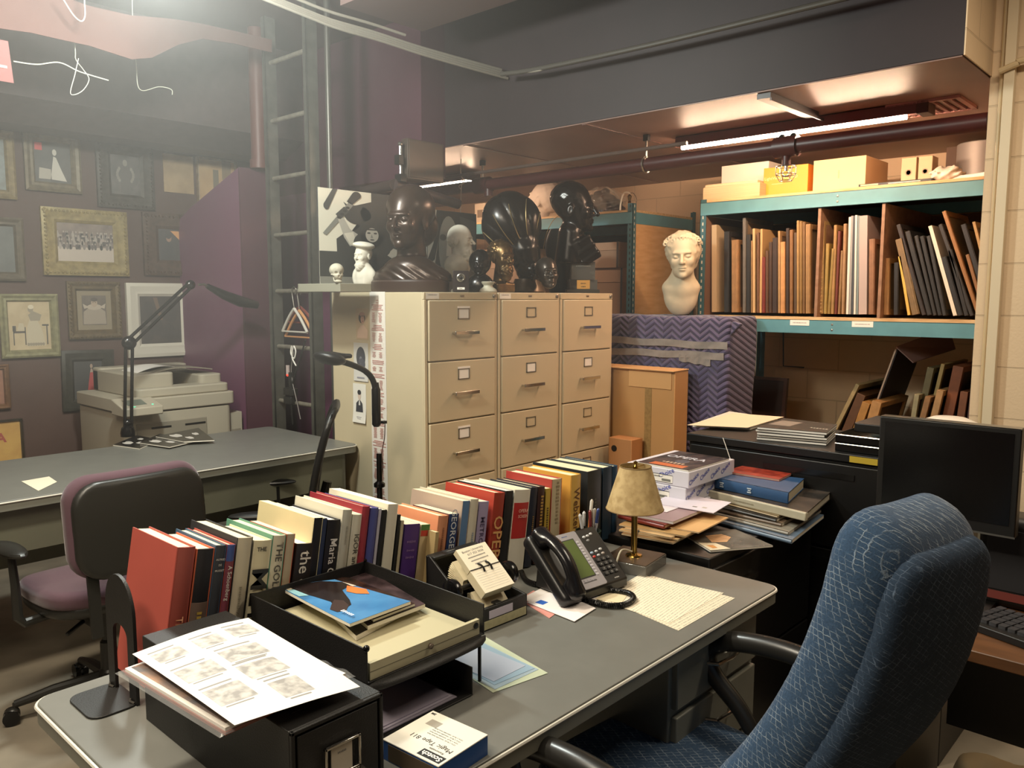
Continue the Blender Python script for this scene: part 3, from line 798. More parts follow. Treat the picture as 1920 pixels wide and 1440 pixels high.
b = B(); b.rbox(-.085, .006, -W2, W2, .025, 0, .004, M_BLKM); part('foot_plate', b, t, bevel=.001)
b = B()
for s in (-1, 1): b.tube([(-.008, s*.047-.010, .005), (-.012, s*.047, .007), (-.006, s*.047+.012, .005)], .0022, M_STEEL, 6)
part('weld', b, t)
for o in t.children: o.parent = t

# ================================================================ THINGS ON THE DESK
# ---- card file box
t = thing('card_file_box', 'black steel card-file drawer box at the near left corner of the desk', 'box', (.571, .935, DZ))
b = B(); b.box(0, .158, .006, .475, 0, .155, M_BLKM); b.box(0, .158, .0, .006, 0, .006, M_BLKM); b.box(0, .158, 0, .006, .149, .155, M_BLKM); b.box(0, .006, 0, .006, 0, .155, M_BLKM); b.box(.152, .158, 0, .006, 0, .155, M_BLKM)
part('case', b, t, bevel=.0015)
b = B(); b.box(.010, .148, .001, .007, .010, .145, M_BLKM); dr = part('drawer', b, t, bevel=.001)
b = B()
x0, x1, z0, z1 = .050, .112, .062, .112
for (a, c, e, f_) in ((x0, x1, z1-.004, z1), (x0, x0+.004, z0, z1), (x1-.004, x1, z0, z1), (x0, x1, z0, z0+.004)): b.box(a, c, -.006, -.001, e, f_, M_CHROME)
b.box(x0-.002, x1+.002, -.022, -.004, z0-.004, z0, M_CHROME); b.box(x0-.002, x1+.002, -.022, -.019, z0-.010, z0, M_CHROME)
part('label_pull', b, dr, bevel=.0008)
b = B(); b.box(x0+.012, x1-.014, -.003, -.001, z0+.004, z1-.004, mat('#c8bfae', .6)); b.text('~~', .007, mat('#777777'), frameT((x0+.03, -.0032, z0+.035), (1, 0, 0), (0, 0, 1))); part('label_card', b, dr)
b = B(); b.box(.03, .06, .045, .048, .1551, .1553, M_BLKG); part('slot', b, t)
# ---- shrink-wrapped picture pack and printed sheet lying on it
pz = DZ+.1565
P0, P1 = at(232, 1243, Z=pz+.02), at(412, 1362, Z=pz+.01)
t = thing('wrapped_print_pack', 'shrink-wrapped stack of pictures under the big printed sheet', 'print pack', (P0[0], P0[1], pz), rz=math.atan2(P1[1]-P0[1], P1[0]-P0[0]))
b = B(); b.box(0, .285, 0, .21, .001, .006, mat('#8c4a38', .5)); b.box(.001, .283, .001, .209, .006, .0115, M_PAPER)
part('card_stack', b, t, bevel=.0005)
b = B(); b.box(.006, .272, .008, .20, .0116, .012, mat('#b58a6c', .35, kind='photo', scale=22, hex2='#5a5a63')); part('top_picture', b, t)
b = B()
def wrp(u, v):
    x = -.006+.297*u; y = -.012+.234*v
    e = max(0, 1-min(u, v, 1-u, 1-v)*14)
    return (x, y, .0135-.008*e+.0022*math.sin(40*u+9*v)*math.sin(33*v)*e)
b.grid(wrp, 40, 30, mat('#dcdcdc', .12, alpha=.16, spec=.8)); part('plastic_wrap', b, t)
S = [at(248, 1225, Z=.930), at(465, 1152, Z=.930), at(675, 1275, Z=.925), at(440, 1362, Z=.930)]
t = thing('printed_sheet', 'large white sheet of faint grey pictures lying on the black card-file box', 'paper sheet', (S[0][0], S[0][1], 0))
def sheetf(u, v):
    a = np.array(S[0])*(1-u)*(1-v)+np.array(S[1])*u*(1-v)+np.array(S[2])*u*v+np.array(S[3])*(1-u)*v
    z = .9285-.009*max(0, u-.55)**1.5*2+.003*math.sin(u*3.1+v*2.0)-.012*max(0, v-.75)*u*2
    return (a[0]-S[0][0], a[1]-S[0][1], z)
b = B(); b.grid(sheetf, 24, 24, mat('#dedad4', .6), th=.0004); part('sheet', b, t)
b = B(); rr = random.Random(3)
def patch(u0, u1, v0, v1, m, lift=.0006):
    b.grid(lambda u, v: tuple(np.array(sheetf(u0+(u1-u0)*u, v0+(v1-v0)*v))+np.array([0, 0, lift])), 6, 6, m)
mg = mat('#8e8b88', .6, kind='photo', scale=60, hex2='#bdbab6'); mg2 = mat('#8a8784', .6)
for (u0, u1, v0, v1) in ((.07, .30, .10, .22), (.40, .62, .10, .22), (.70, .93, .08, .20), (.06, .36, .36, .52), (.06, .34, .64, .82), (.44, .78, .32, .46), (.42, .74, .52, .68), (.46, .70, .76, .92)):
    patch(u0, u1, v0, v1, mg); patch(u0, u1*.9+u0*.1, v0-.035, v0-.022, mg2); patch(u0+.02, u1-.05, v1+.012, v1+.022, mg2)
part('print', b, t)

# ---- letter trays
def tray(name, label, x, y, z, w, d, h, rz=0, thin=.003, lip=True):
    t = thing(name, label, 'letter tray', (x, y, z), rz)
    b = B(); b.box(0, w, 0, d, 0, thin, M_BLKM); b.box(0, thin, 0, d, 0, h, M_BLKM); b.box(w-thin, w, 0, d, 0, h, M_BLKM); b.box(0, w, d-thin, d, 0, h, M_BLKM)
    part('tray', b, t, bevel=.001)
    if lip:
        b = B(); b.grid(lambda u, v: (w*u, -.018*math.sin(v*PI/2)*math.sin(PI*u)**.3, -.004-.010*v*v+.003), 14, 6, M_BLKM, th=.0025); part('front_lip', b, t)
    return t
tl = tray('letter_tray_lower', 'lower black letter tray on the desk holding grey-lilac papers', .742, 1.045, DZ+.001, .285, .33, .056, lip=False)
tl.name = 'letter_tray'
tu = tray('letter_tray', 'upper black letter tray holding a grey box lid and glossy magazines', .797, 1.065, .843, .282, .375, .062)
b = B()
for (x_, y_) in ((.004, .01), (.278, .01), (.004, .365), (.278, .365)): b.cyl((x_, y_, -.097), (x_, y_, .0), .0035, M_BLK, 8)
part('support_rod', b, tu)
b = B()
b.sph((.0, .0, .064), .006, M_BLKG, 10); b.sph((.280, .372, .064), .004, M_BLKG, 8)
part('end_knob', b, tu)
t = thing('grey_papers', 'loose lilac-grey papers lying in the lower letter tray', 'papers', (.75, 1.055, DZ+.0045))
for i in range(3):
    b = B(); b.box(.002+.004*i, .245-.006*i, .0+.005*i, .26-.003*i, .001+.0022*i, .0028+.0022*i, mat(['#8b8490', '#a39caa', '#9b93a3'][i], .6)); part('paper', b, t)
# shallow grey-beige box lid in the upper tray
M_LID = mat('#b7b092', .4)
t = thing('metal_box_lid', 'shallow beige metal drawer lid lying in the upper letter tray', 'box lid', (.806, 1.072, .8465))
b = B(); b.box(0, .262, 0, .352, 0, .012, M_LID); b.box(0, .262, -.004, .004, 0, .030, M_LID); b.box(0, .262, -.0045, -.004, .0145, .0155, mat('#5e5a48', .6))
part('lid', b, t, bevel=.0008)
b = B()
b.lathe([(.006, 0), (.006, .002), (0, .003)], M_BLK, 14, TR(.252, -.004, .020, rx=PI/2)); b.lathe([(.005, 0), (.005, .005), (.002, .007), (0, .007)], mat('#6b5f55', .4, metal=.5), 14, TR(.135, -.004, .018, rx=PI/2))
part('rivet', b, t)
# magazines in the tray
def magazine(name, label, corners, z, th, cover, parent=None, cat='magazine', curl=.0):
    """corners: four floor points, first two the spine edge"""
    c0 = corners[0]
    t = thing(name, label, cat, (c0[0], c0[1], z))
    A = [np.array([c[0]-c0[0], c[1]-c0[1], 0.]) for c in corners]
    def f(u, v, zz):
        p = A[0]*(1-u)*(1-v)+A[1]*u*(1-v)+A[2]*u*v+A[3]*(1-u)*v
        return (p[0], p[1], zz+curl*v*v)
    sg = -1.0 if np.cross(A[1], A[3])[2] > 0 else 1.0
    b = B(); b.grid(lambda u, v: f(u, v, th), 12, 12, M_PAGEW, th=sg*(-th+.0005))
    part('pages', b, t)
    b = B(); b.grid(lambda u, v: f(u, v, th+.0007), 12, 12, cover, th=-.0005*sg); cv = part('cover', b, t)
    return t, f
z_ = .861
q = lambda px, py, z: at(px, py, Z=z)[:2]
magazine('magazine', 'bottom black-covered magazine in the tray under the others', [q(545, 1085, z_), q(640, 1070, z_), q(790, 1135, z_), q(668, 1200, z_)], z_-.002, .010, mat('#2a2725', .25))
t, f = magazine('magazine', 'white-edged magazine with dark red cover squeezed in the tray stack', [q(560, 1080, z_), q(660, 1065, z_), q(797, 1148, z_), q(690, 1190, z_)], z_+.009, .008, mat('#4a3a3c', .25, kind='photo', scale=20, hex2='#2a2022'))
t, f = magazine('magazine', 'brown magazine with a yellow corner patch in the letter tray', [q(600, 1082, z_+.02), q(658, 1086, z_+.02), q(778, 1135, z_+.02), q(700, 1165, z_+.02)], z_+.018, .005, mat('#3f2a22', .25, kind='photo', scale=25, hex2='#1c1513'))
b = B(); b.grid(lambda u, v: tuple(np.array(f(.02+.22*u, .90-.10*v, .0062))), 2, 2, mat('#d98a1e', .4)); part('cover_patch', b, t)
zt = z_+.026
t, f = magazine('magazine', 'glossy blue magazine with a dark reclining figure, topmost in the letter tray', [q(522, 1105, zt), q(628, 1092, zt), q(770, 1137, zt), q(656, 1180, zt)], zt, .006, mat('#4d86b8', .22, kind='photo', scale=14, hex2='#3f77ab'), curl=.004)
b = B(); mk = mat('#241c1c', .25)
def poly(pts, m, zz=.0073):
    c = np.mean(pts, axis=0); n = len(pts)
    V_ = [f(c[0], c[1], zz)]+[f(p[0], p[1], zz) for p in pts]
    b.add(V_, [(0, i+1, (i+1) % n+1) for i in range(n)], m)
poly([(.10, .02), (.75, .01), (.98, .12), (.95, .26), (.70, .34), (.62, .44), (.50, .60), (.40, .70), (.26, .74), (.18, .66), (.26, .54), (.20, .36), (.10, .2)], mk)
poly([(.42, .58), (.36, .70), (.22, .78), (.10, .76), (.08, .68), (.20, .60), (.34, .52)], mat('#3a2a26', .3), .0075)
poly([(.90, .25), (.98, .45), (.86, .58), (.74, .50), (.70, .40), (.80, .32)], mat('#d9783c', .3), .0076)
poly([(.98, .12), (1., .30), (.93, .30)], mat('#d8cfc0', .4), .0077)
poly([(.0, .02), (.10, .02), (.12, .12), (.02, .14)], mat('#d8d2b8', .4), .0076)
poly([(.0, .14), (.12, .13), (.16, .32), (.02, .30)], mat('#8fc0cc', .4), .0076)
b.text('~~', .018, mat('#e4ecf2', .4), frameT(f(.14, .86, .0115), np.array(f(.14, .96, 0))-np.array(f(.14, .8, 0)), np.array(f(.3, .86, 0))-np.array(f(.1, .86, 0))))
part('cover_art', b, t)

# ---- tape box
c = [at(718, 1385, Z=.780), at(812, 1332, Z=.780), at(905, 1383, Z=.780)]
ex = Vector((c[1][0]-c[0][0], c[1][1]-c[0][1], 0)); ey = Vector((c[2][0]-c[1][0], c[2][1]-c[1][1], 0))
T = frameT((c[0][0], c[0][1], 0), (1, 0, 0), (0, 1, 0))
t = thing('tape_box', 'small cream and blue box of adhesive tape at the front edge of the desk', 'box', (c[0][0], c[0][1], DZ), math.atan2(ex.y, ex.x))
L1, L2 = ex.length, ey.length
b = B(); b.box(0, L1, -L2, 0, .0, .0345, mat('#1c4f93', .4)); b.box(-.001, L1, -L2-.0006, 0, .033, .0352, mat('#dcd8cc', .5))
b.box(-.0008, .002, -L2+.01, -.012, .002, .030, mat('#4a3d2c', .7)); part('carton', b, t, bevel=.0008)
b = B(); mk = mat('#1b1b1b', .5)
def tt(s_, x, y, size, m=mk, bold=0): b.text(s_, size, m, frameT((x, y, .0353), (0, 1, 0), (-1, 0, 0)), bold=bold)
b.box(.004, .022, -L2+.004, -L2+.052, .0352, .0354, mk)
b.text('Scotch', .015, mat('#f0ece2', .5), frameT((.013, -L2+.028, .0355), (0, 1, 0), (-1, 0, 0)), bold=.03)
def tu_(s_, x, y, size, bold=0): b.text(s_, size, mk, frameT((x, y, .0353), (0, 1, 0), (-1, 0, 0)), bold=bold)
tu_('Removable', .028, -L2+.032, .007); tu_('Magic Tape 811', .040, -L2*.56, .0145)
for k in range(4): tu_('1/2 in. x 36 yd.  removable matte finish', .058+.006*k, -L2*.6, .0040)
tu_('3M', L1-.008, -.010, .008, .03)
b.box(L1-.040, L1-.022, -.045, -.020, .0352, .0353, mat('#9a958a', .6))
part('box_print', b, t)
# ---- clear plastic sleeves
t = thing('plastic_sleeves', 'small stack of clear bluish plastic sleeves on the desk beside the letter trays', 'plastic sleeves', (1.11, 1.02, DZ+.0008))
for i, (a, col) in enumerate(((-.10, '#c9d2b8'), (.03, '#b3c6d4'), (-.02, '#a9c3d6'), (.08, '#c3cbdb'))):
    b = B(); b.box(-.05+.01*i, .085-.004*i, -.005+.012*i, .215+.002*i, .0008*i, .0008*i+.0005, mat(col, .15, alpha=.55 if i else .8, spec=.7), TR(0, 0, 0, a-.08)); part('sleeve', b, t)
# ---- rotary card file
t = thing('rotary_card_file', 'black rotary card file with knobs and a handwritten card on top', 'card file', (1.235, 1.235, DZ), rz=-.03)
w, d = .155, .185
b = B()
b.box(0, w, 0, .010, 0, .052, M_BLKM); b.box(0, w, 0, d, 0, .006, M_BLKM)
for x0 in (0, w-.006):
    b.prism([(0, 0), (d, 0), (d, .135), (d-.012, .140), (.05, .058), (0, .052)], x0, x0+.006, M_BLKM, 'x')
b.box(0, w, d-.008, d, 0, .138, M_BLKM)
b.box(.003, w-.003, d-.030, d, .132, .139, M_BLKM)
part('case', b, t, bevel=.0015)
b = B(); b.box(.030, .105, -.0012, 0, .026, .044, mat('#c5bccb', .6)); part('label', b, t)
b = B(); b.box(.008, .150, -.0014, .0, .004, .023, mat('#b9b28c', .6, noise=.15, scale=90)); o = part('label', b, t)
b = B(); b.text('~~~', .008, mat('#8d8d88', .4), frameT((w/2-.012, d-.015, .1393), (1, 0, 0), (0, 1, 0)), bold=.01); part('lid_print', b, t)
hub = (w/2, .075, .082)
for s in (-1, 1):
    b = B(); b.lathe([(.0, 0), (.020, 0), (.027, .004), (.029, .012), (.027, .020), (.018, .024), (0, .025)], M_BLKG, 30, TR(hub[0]+s*(w/2+.001), hub[1], hub[2], ry=s*PI/2)); part('knob', b, t)
b = B(); b.cyl((hub[0]-w/2-.004, hub[1], hub[2]), (hub[0]+w/2+.004, hub[1], hub[2]), .006, M_BLK); b.cyl((hub[0]-.03, hub[1], hub[2]), (hub[0]+.03, hub[1], hub[2]), .018, M_BLK); part('spindle', b, t)
M_CRD = mat('#ddd0ae', .6)
# cards fanned round the spindle: edges toward the back, the top card flat facing up and forward
def cards(angs, th, jitter=0):
    b = B(); rr = random.Random(5)
    for a in angs:
        T = TR(hub[0], hub[1], hub[2]) @ Euler((a, 0, 0)).to_matrix().to_4x4()
        b.box(-.045, .045, .016, .070+rr.uniform(-.001, .001), -th/2, th/2, M_CRD, T)
    return b
part('cards_back', cards([math.radians(40-k*4.6) for k in range(13)], .0012), t)
part('cards_front', cards([math.radians(-134+k*3.8) for k in range(12)], .0022), t)
a0 = math.radians(52)
# top two open cards lie in one plane tilted 32 degrees
pl = TR(hub[0], hub[1]-.004, hub[2]+.030) @ Euler((math.radians(38), 0, 0)).to_matrix().to_4x4()
b = B(); b.box(-.047, .047, .001, .062, -.002, .012, M_CRD, pl); b.box(-.047, .047, -.064, -.001, -.010, .012, M_CRD, pl)
b.box(-.0472, .0472, .001, .0622, .012, .0125, mat('#ece2cb', .6), pl); b.box(-.0472, .0472, -.0642, -.001, .012, .0125, mat('#ece2cb', .6), pl)
part('open_cards', b, t)
b = B(); mk = mat('#3a3640', .6)
for i, s_ in enumerate(('Boston University', '617 353 3636', '~~~~~~', '~~~~~~', '~~~~')):
    b.text(s_, .0085, mk, pl @ TR(-.002+.003*(i % 2), .052-.0095*i, .0126, rz=.04), sx=1.1)
for k in range(8): b.box(-.038, .040, -.012-.0062*k, -.0117-.0062*k, .0125, .0127, mat('#b7b6bd', .6), pl)
part('handwriting', b, t)
b = B()
for s in (-.014, .010): b.tube([(s, .012, .0135), (s+.001, .004, .018), (s+.003, -.004, .018), (s+.004, -.012, .0135)], .0024, M_BLK, 8, pl)
b.box(-.046, .046, -.0012, .0012, .0126, .0136, M_BLK, pl)
part('ring_clip', b, t)
b = B(); b.box(.055, .075, .001, .02, .050, .055, M_BLKM); part('latch', b, t, bevel=.001)

# ---- telephone
t = thing('desk_telephone', 'black office telephone with a large green display and coiled cord', 'telephone', (1.468, 1.185, DZ), rz=-.11)
M_PH = mat('#1d1c1c', .32)
tilt = math.radians(42)
W_, Lp = .235, .165
b = B()
yb = Lp*math.cos(tilt); zb = .028+Lp*math.sin(tilt)
b.prism([(0, .006), (.0, .028), (yb, zb), (yb+.016, zb-.012), (yb+.030, .006)], .05, W_, M_PH, 'x')
part('body', b, t, bevel=.004)
pn = TR(0, 0, .028) @ Euler((tilt, 0, 0)).to_matrix().to_4x4()   # x right, y up the slope
def phcr(P):
    Q = P
    d1 = rb(Q, (.034, .085, -.010), (.036, .100, .020), .016)
    d1 = ssub(d1, rb(Q, (.034, .085, .022), (.024, .060, .014), .010), .008)
    d1 = ssub(d1, ell(Q, (.034, .150, .016), (.026, .026, .012)), .006)
    return ssub(d1, ell(Q, (.034, .022, .016), (.026, .026, .012)), .006)
carved('cradle', phcr, (-.01, -.03, -.04), (.08, .20, .02), .0035, M_PH, t, T=pn)
M_SILV = mat('#a9a6ac', .3, metal=.6)
b = B(); b.rbox(.074, .158, .002, Lp-.002, .006, -.001, .004, M_SILV, pn); b.box(.080, .136, .030, Lp-.022, .004, .0052, M_BLK, pn); part('display_bezel', b, t, bevel=.001)
b = B(); b.box(.083, .133, .033, Lp-.025, .0052, .0058, mat('#5d6b3a', .22, noise=.05), pn); part('display', b, t)
b = B()
for k in range(12): b.rbox(.140, .147, .030+k*.0088, .036+k*.0088, .001, .004, .0055, mat('#c9c7cd', .3, metal=.5), pn, seg=2)
b.box(.085, .130, .018, .0195, .004, .0046, M_BLK, pn)
for k in range(4): b.box(.088+k*.011, .095+k*.011, .021, .026, .004, .0055, M_SILV, pn)
part('soft_keys', b, t)
mkey = mat('#2b2a2a', .4); mkt = mat('#c9c7c2', .5)
b = B()
for r in range(4):
    for c_ in range(3):
        x, y = .175+c_*.018, .068-r*.0135
        b.rbox(x-.0065, x+.0065, y-.0045, y+.0045, .002, .0, .0045, mkey, pn, seg=3)
        b.text('123456789*0#'[r*3+c_], .006, mkt, pn @ TR(x, y, .0046))
part('keypad', b, t)
b = B()
for (x, y, col) in ((.171, .092, '#9fb3c6'), (.188, .093, '#b9b9b9'), (.206, .096, '#c9c9c9'), (.171, .080, '#c2463e'), (.188, .081, '#b9b9b9'), (.206, .083, '#b5a9a0'), (.178, .140, '#c9c9c9'), (.192, .141, '#c9c9c9'), (.206, .144, '#c9c9c9'), (.184, .128, '#8f8f8f')):
    b = B(); b.sph((x, y, .0), (.0058, .0038, .0035), mat(col, .4), 12, pn); part('button', b, t)
b = B(); b.text('~~', .008, mkt, pn @ TR(.200, .010, .0006), bold=.01); b.text('~~~', .006, mat('#5d6fa0'), pn @ TR(.112, Lp-.012, .0045)); part('logo_print', b, t)
# handset, a phone receiver arched over the cradle
def hs(P):
    pts = []
    d = None
    N_ = 25
    for k in range(N_):
        u = k/(N_-1); y = -.004+.178*u; z = .018+.030*math.sin(PI*u)
        pts.append((.034, y, z))
    for k in range(N_-1):
        c = cap(P*np.array([.72, 1, 1]), np.array(pts[k])*np.array([.72, 1, 1]), np.array(pts[k+1])*np.array([.72, 1, 1]), .0135)
        d = c if d is None else np.minimum(d, c)
    d = smin(d, rb(P, (.034, .010, .016), (.023, .024, .013), .011), .012)
    d = smin(d, rb(P, (.034, .160, .016), (.023, .026, .013), .011), .012)
    return d
carved('handset', hs, (-.01, -.04, -.01), (.08, .21, .07), .003, mat('#19181a', .22), t, T=pn)
b = B()
for k in range(9):
    y = .112+k*.006; zz_ = .018+.030*math.sin(PI*(y+.004)/.178)+.0135; b.tube([(.020, y, zz_-.004), (.034, y, zz_), (.048, y, zz_-.004)], .0010, M_BLK, 6, pn)
part('handset_grip', b, t)
# coiled cord
path = [(1.600, 1.155), (1.640, 1.120), (1.672, 1.078), (1.665, 1.040), (1.63, 1.022), (1.585, 1.050), (1.54, 1.10), (1.50, 1.155), (1.475, 1.20), (1.46, 1.26), (1.452, 1.32), (1.462, 1.37), (1.49, 1.40)]
path = [at(1082, 1100, Z=DZ+.02)[:2], at(1100, 1112, Z=DZ)[:2], at(1150, 1113, Z=DZ)[:2], at(1180, 1119, Z=DZ)[:2], at(1187, 1130, Z=DZ)[:2], at(1165, 1141, Z=DZ)[:2], at(1125, 1139, Z=DZ)[:2], at(1085, 1125, Z=DZ)[:2], at(1060, 1112, Z=DZ)[:2], at(1030, 1104, Z=DZ)[:2], at(1003, 1101, Z=DZ)[:2], at(985, 1093, Z=DZ)[:2], at(978, 1078, Z=DZ)[:2]]
pa = np.array(path); tt_ = np.r_[0, np.cumsum(np.linalg.norm(np.diff(pa, axis=0), axis=1))]
def catm(P_, n):
    out = []
    P_ = [P_[0]]+list(P_)+[P_[-1]]
    m = len(P_)-3
    for i in range(n+1):
        s_ = i/n*m; k = min(int(s_), m-1); u = s_-k
        p0, p1, p2, p3 = [np.array(P_[k+j], float) for j in range(4)]
        out.append(.5*((2*p1)+(-p0+p2)*u+(2*p0-5*p1+4*p2-p3)*u*u+(-p0+3*p1-3*p2+p3)*u**3))
    return out
cp = catm(path, 1400); pts = []
L_ = 0
for i, p in enumerate(cp):
    q_ = cp[min(i+1, len(cp)-1)]-cp[max(i-1, 0)]; q_ = q_/(np.linalg.norm(q_)+1e-9); nrm = np.array([-q_[1], q_[0]])
    if i: L_ += np.linalg.norm(cp[i]-cp[i-1])
    a = L_/.0042*2*PI
    lift = .0085+(.03*max(0, 1-i/60))
    pts.append((p[0]+nrm[0]*.0058*math.cos(a), p[1]+nrm[1]*.0058*math.cos(a), DZ+lift+.0058*math.sin(a)))
b = B(); b.tube(pts, .0018, mat('#151414', .3), 6)
inv = t.matrix_basis.inverted()
b.v = [tuple(inv @ Vector(v)) for v in b.v]
part('coiled_cord', b, t)

# ---- pen cup
px_, py_ = 1.775, 1.345
t = thing('pen_cup', 'dark green cup behind the telephone', 'cup', (px_, py_, DZ))
b = B(); b.lathe([(.0, .002), (.033, 0), (.035, .09), (.0365, .10), (.034, .10), (.032, .006), (0, .006)], mat('#24352a', .3, trans=.0, coat=.5), 26); part('cup_body', b, t)
pens = [('black pen with a silver cap in the cup, leftmost', '#161616', -.020, -.01, -.30, '#c9c9c9'), ('second black pen in the cup with a round silver end', '#1b1b1b', -.012, .012, -.12, '#d0d0d0'), ('dark red pen in the cup', '#6e2a2c', .0, -.016, .05, '#7e3434'),
        ('tan pencil standing tallest in the cup', '#b06a3a', .006, .008, .10, '#d8d3c8'), ('white pen with a rounded cap in the cup', '#d9d5cc', .012, -.008, .16, '#e8e6e2'), ('red and white pen in the cup beside the white one', '#b8443c', .02, .008, .22, '#d8d3c8'), ('white clip pen leaning right out of the cup', '#cfd0d6', .026, -.004, .34, '#3f4f86')]
for lab, col, dx, dy, a, cc in pens:
    t = thing('pen' if 'pencil' not in lab else 'pencil', lab, 'pen', (px_+dx*.45, py_+dy, DZ+.008)); t.rotation_euler = (dy*6, a*.7, 0)
    L_ = .150 if 'tallest' not in lab else .178
    b = B(); b.cyl((0, 0, 0), (0, 0, L_*.72), .0042, mat(col, .35), 10); part('barrel', b, t)
    b = B(); b.lathe([(.0045, L_*.72), (.0047, L_*.97), (.002, L_), (0, L_)], mat(cc, .3), 12); part('cap', b, t)
t = thing('clip_holder', 'small clear holder of coloured clips in front of the pen cup', 'clip holder', (1.745, 1.30, DZ))
b = B(); b.lathe([(0, 0), (.016, 0), (.019, .09), (.0175, .09), (.015, .003), (0, .003)], mat('#c9d0dc', .1, alpha=.4), 18); part('glass', b, t)
b = B(); b.cyl((0, 0, .004), (.002, 0, .07), .010, mat('#3a4f9a', .4)); part('blue_clips', b, t)

# ---- table lamp
lx, ly = 1.852, 1.243
t = thing('table_lamp', 'small brass table lamp with a mottled parchment shade beside the book row', 'lamp', (lx, ly, DZ), rz=0.0)
ang = math.atan2(1.183-1.164, 1.872-1.746)
b = B(); b.box(-.068, .068, -.068, .068, 0, .030, mat('#cfcac0', .04, trans=.8, spec=.6), TR(rz=ang)); part('acrylic_base', b, t, bevel=.0015)
b = B(); b.box(-.066, .066, -.066, .066, .0305, .032, mat('#6e5d4d', .25, metal=.6), TR(rz=ang)); part('base_plate', b, t)
zs0, zs1 = at(1190, 950, X=lx)[2]-DZ-.005, at(1190, 874, X=lx)[2]-DZ
M_BRASS = mat('#a88a4a', .22, metal=1.0)
b = B(); b.lathe([(.0, .032), (.024, .032), (.022, .036), (.010, .040), (.0085, .05), (.0085, zs1-.01), (0, zs1-.01)], M_BRASS, 20); part('stem', b, t)
b = B(); b.lathe([(.006, zs1-.012), (.007, zs1), (.004, zs1+.006), (.0065, zs1+.012), (0, zs1+.016)], M_BRASS, 14); part('finial', b, t)
b = B(); rb_, rt_ = .079, .043
b.lathe([(rb_, zs0), (rt_, zs1), (rt_-.0015, zs1), (rb_-.0015, zs0)], mat('#c2a878', .75, kind='photo', scale=38, hex2='#a88d5e'), 48)
b.f = b.f[:-2]; b.m = b.m[:-2]
lo = 0; n4 = 48
for k in range(n4): b.f.append([k, (k+1) % n4, 3*n4+(k+1) % n4, 3*n4+k]); b.m.append(0)
sh = part('lamp_shade', b, t)
b = B()
for zz, r_ in ((zs0, rb_), (zs1, rt_)): b.tube([((r_)*math.cos(a*PI/20), r_*math.sin(a*PI/20), zz) for a in range(41)], .0016, mat('#7a6038', .6), 6)
for a in (0, 2.1, 4.2): b.tube([(0, 0, zs1-.004), (rt_*math.cos(a), rt_*math.sin(a), zs1-.002)], .0012, M_BRASS, 6)
part('shade_ring', b, sh)
b = B(); b.tube(catm([(-.01, .0, .045), (-.045, .01, .055), (-.085, .0, .028), (-.10, -.005, .004), (-.12, .06, .004)], 40), .0028, mat('#c9bfa8', .4), 8); b.tube([(0, 0, .055), (.05, .02, .085)], .0014, M_STEEL, 6); b.sph((.052, .021, .086), .004, M_STEEL, 8); part('power_cord', b, t)

# ---- papers, envelopes
def flat_sheet(name, label, cs, z, m, th=.0006, cat='paper', group=None, prt=None):
    c0 = cs[0]; t = thing(name, label, cat, (c0[0], c0[1], z), group=group)
    # local x along the first edge so that print runs along the sheet
    ex = Vector((cs[1][0]-c0[0], cs[1][1]-c0[1], 0)); t.rotation_euler = (0, 0, math.atan2(ex.y, ex.x))
    R_ = Euler((0, 0, -math.atan2(ex.y, ex.x))).to_matrix()
    A = [R_ @ Vector((c[0]-c0[0], c[1]-c0[1], 0)) for c in cs]
    b = B(); b.add([tuple(a) for a in A]+[(a.x, a.y, th) for a in A], [(0, 1, 2, 3), (4, 5, 6, 7), (0, 1, 5, 4), (1, 2, 6, 5), (2, 3, 7, 6), (3, 0, 4, 7)], m)
    part('sheet', b, t); return t, A
p4 = [at(1130, 1122, Z=DZ)[:2], at(1222, 1080, Z=DZ)[:2], at(1378, 1122, Z=DZ)[:2], at(1272, 1183, Z=DZ)[:2]]
flat_sheet('typed_page', 'typed cream page at the bottom of the two on the right side of the desk', p4, DZ+.0004, mat('#e2d6bd', .65, kind='printed', scale=.0045))
p4 = [at(1075+45, 1125, Z=DZ)[:2], at(1200, 1078, Z=DZ)[:2], at(1357, 1113, Z=DZ)[:2], at(1255, 1170, Z=DZ)[:2]]
flat_sheet('typed_page', 'typed cream page lying on top of the other beside the telephone cord', p4, DZ+.0012, mat('#e8dcc4', .65, kind='printed', scale=.0042))
e1 = [at(973, 1125, Z=DZ)[:2], at(1000, 1108, Z=DZ)[:2], at(1065, 1135, Z=DZ)[:2], at(1030, 1160, Z=DZ)[:2]]
flat_sheet('envelope', 'red and white airmail envelope peeking out under the white ones', e1, DZ+.0004, mat('#c98a80', .6), .001, 'envelope')
e1 = [at(975, 1125, Z=DZ)[:2], at(1020, 1102, Z=DZ)[:2], at(1130, 1120, Z=DZ)[:2], at(1075, 1150, Z=DZ)[:2]]
flat_sheet('envelope', 'white envelope half hidden beneath the topmost envelope and the phone cord', e1, DZ+.0016, mat('#e4dcd6', .6), .001, 'envelope')
e1 = [at(988, 1132, Z=DZ)[:2], at(1042, 1108, Z=DZ)[:2], at(1117, 1143, Z=DZ)[:2], at(1077, 1168, Z=DZ)[:2]]
t, A = flat_sheet('envelope', 'white envelope with a blue stamp, topmost beside the card file', e1, DZ+.0028, mat('#ece4e0', .6), .001, 'envelope')
b = B(); b.box(.012, .034, -.040, -.016, .001, .0013, mat('#2f62b8', .5)); part('stamp', b, t)
b = B()
for k in range(4): b.box(.03, .085, -.075-.008*k, -.074-.008*k, .001, .0012, mat('#b9b3b8', .6))
part('address', b, t)
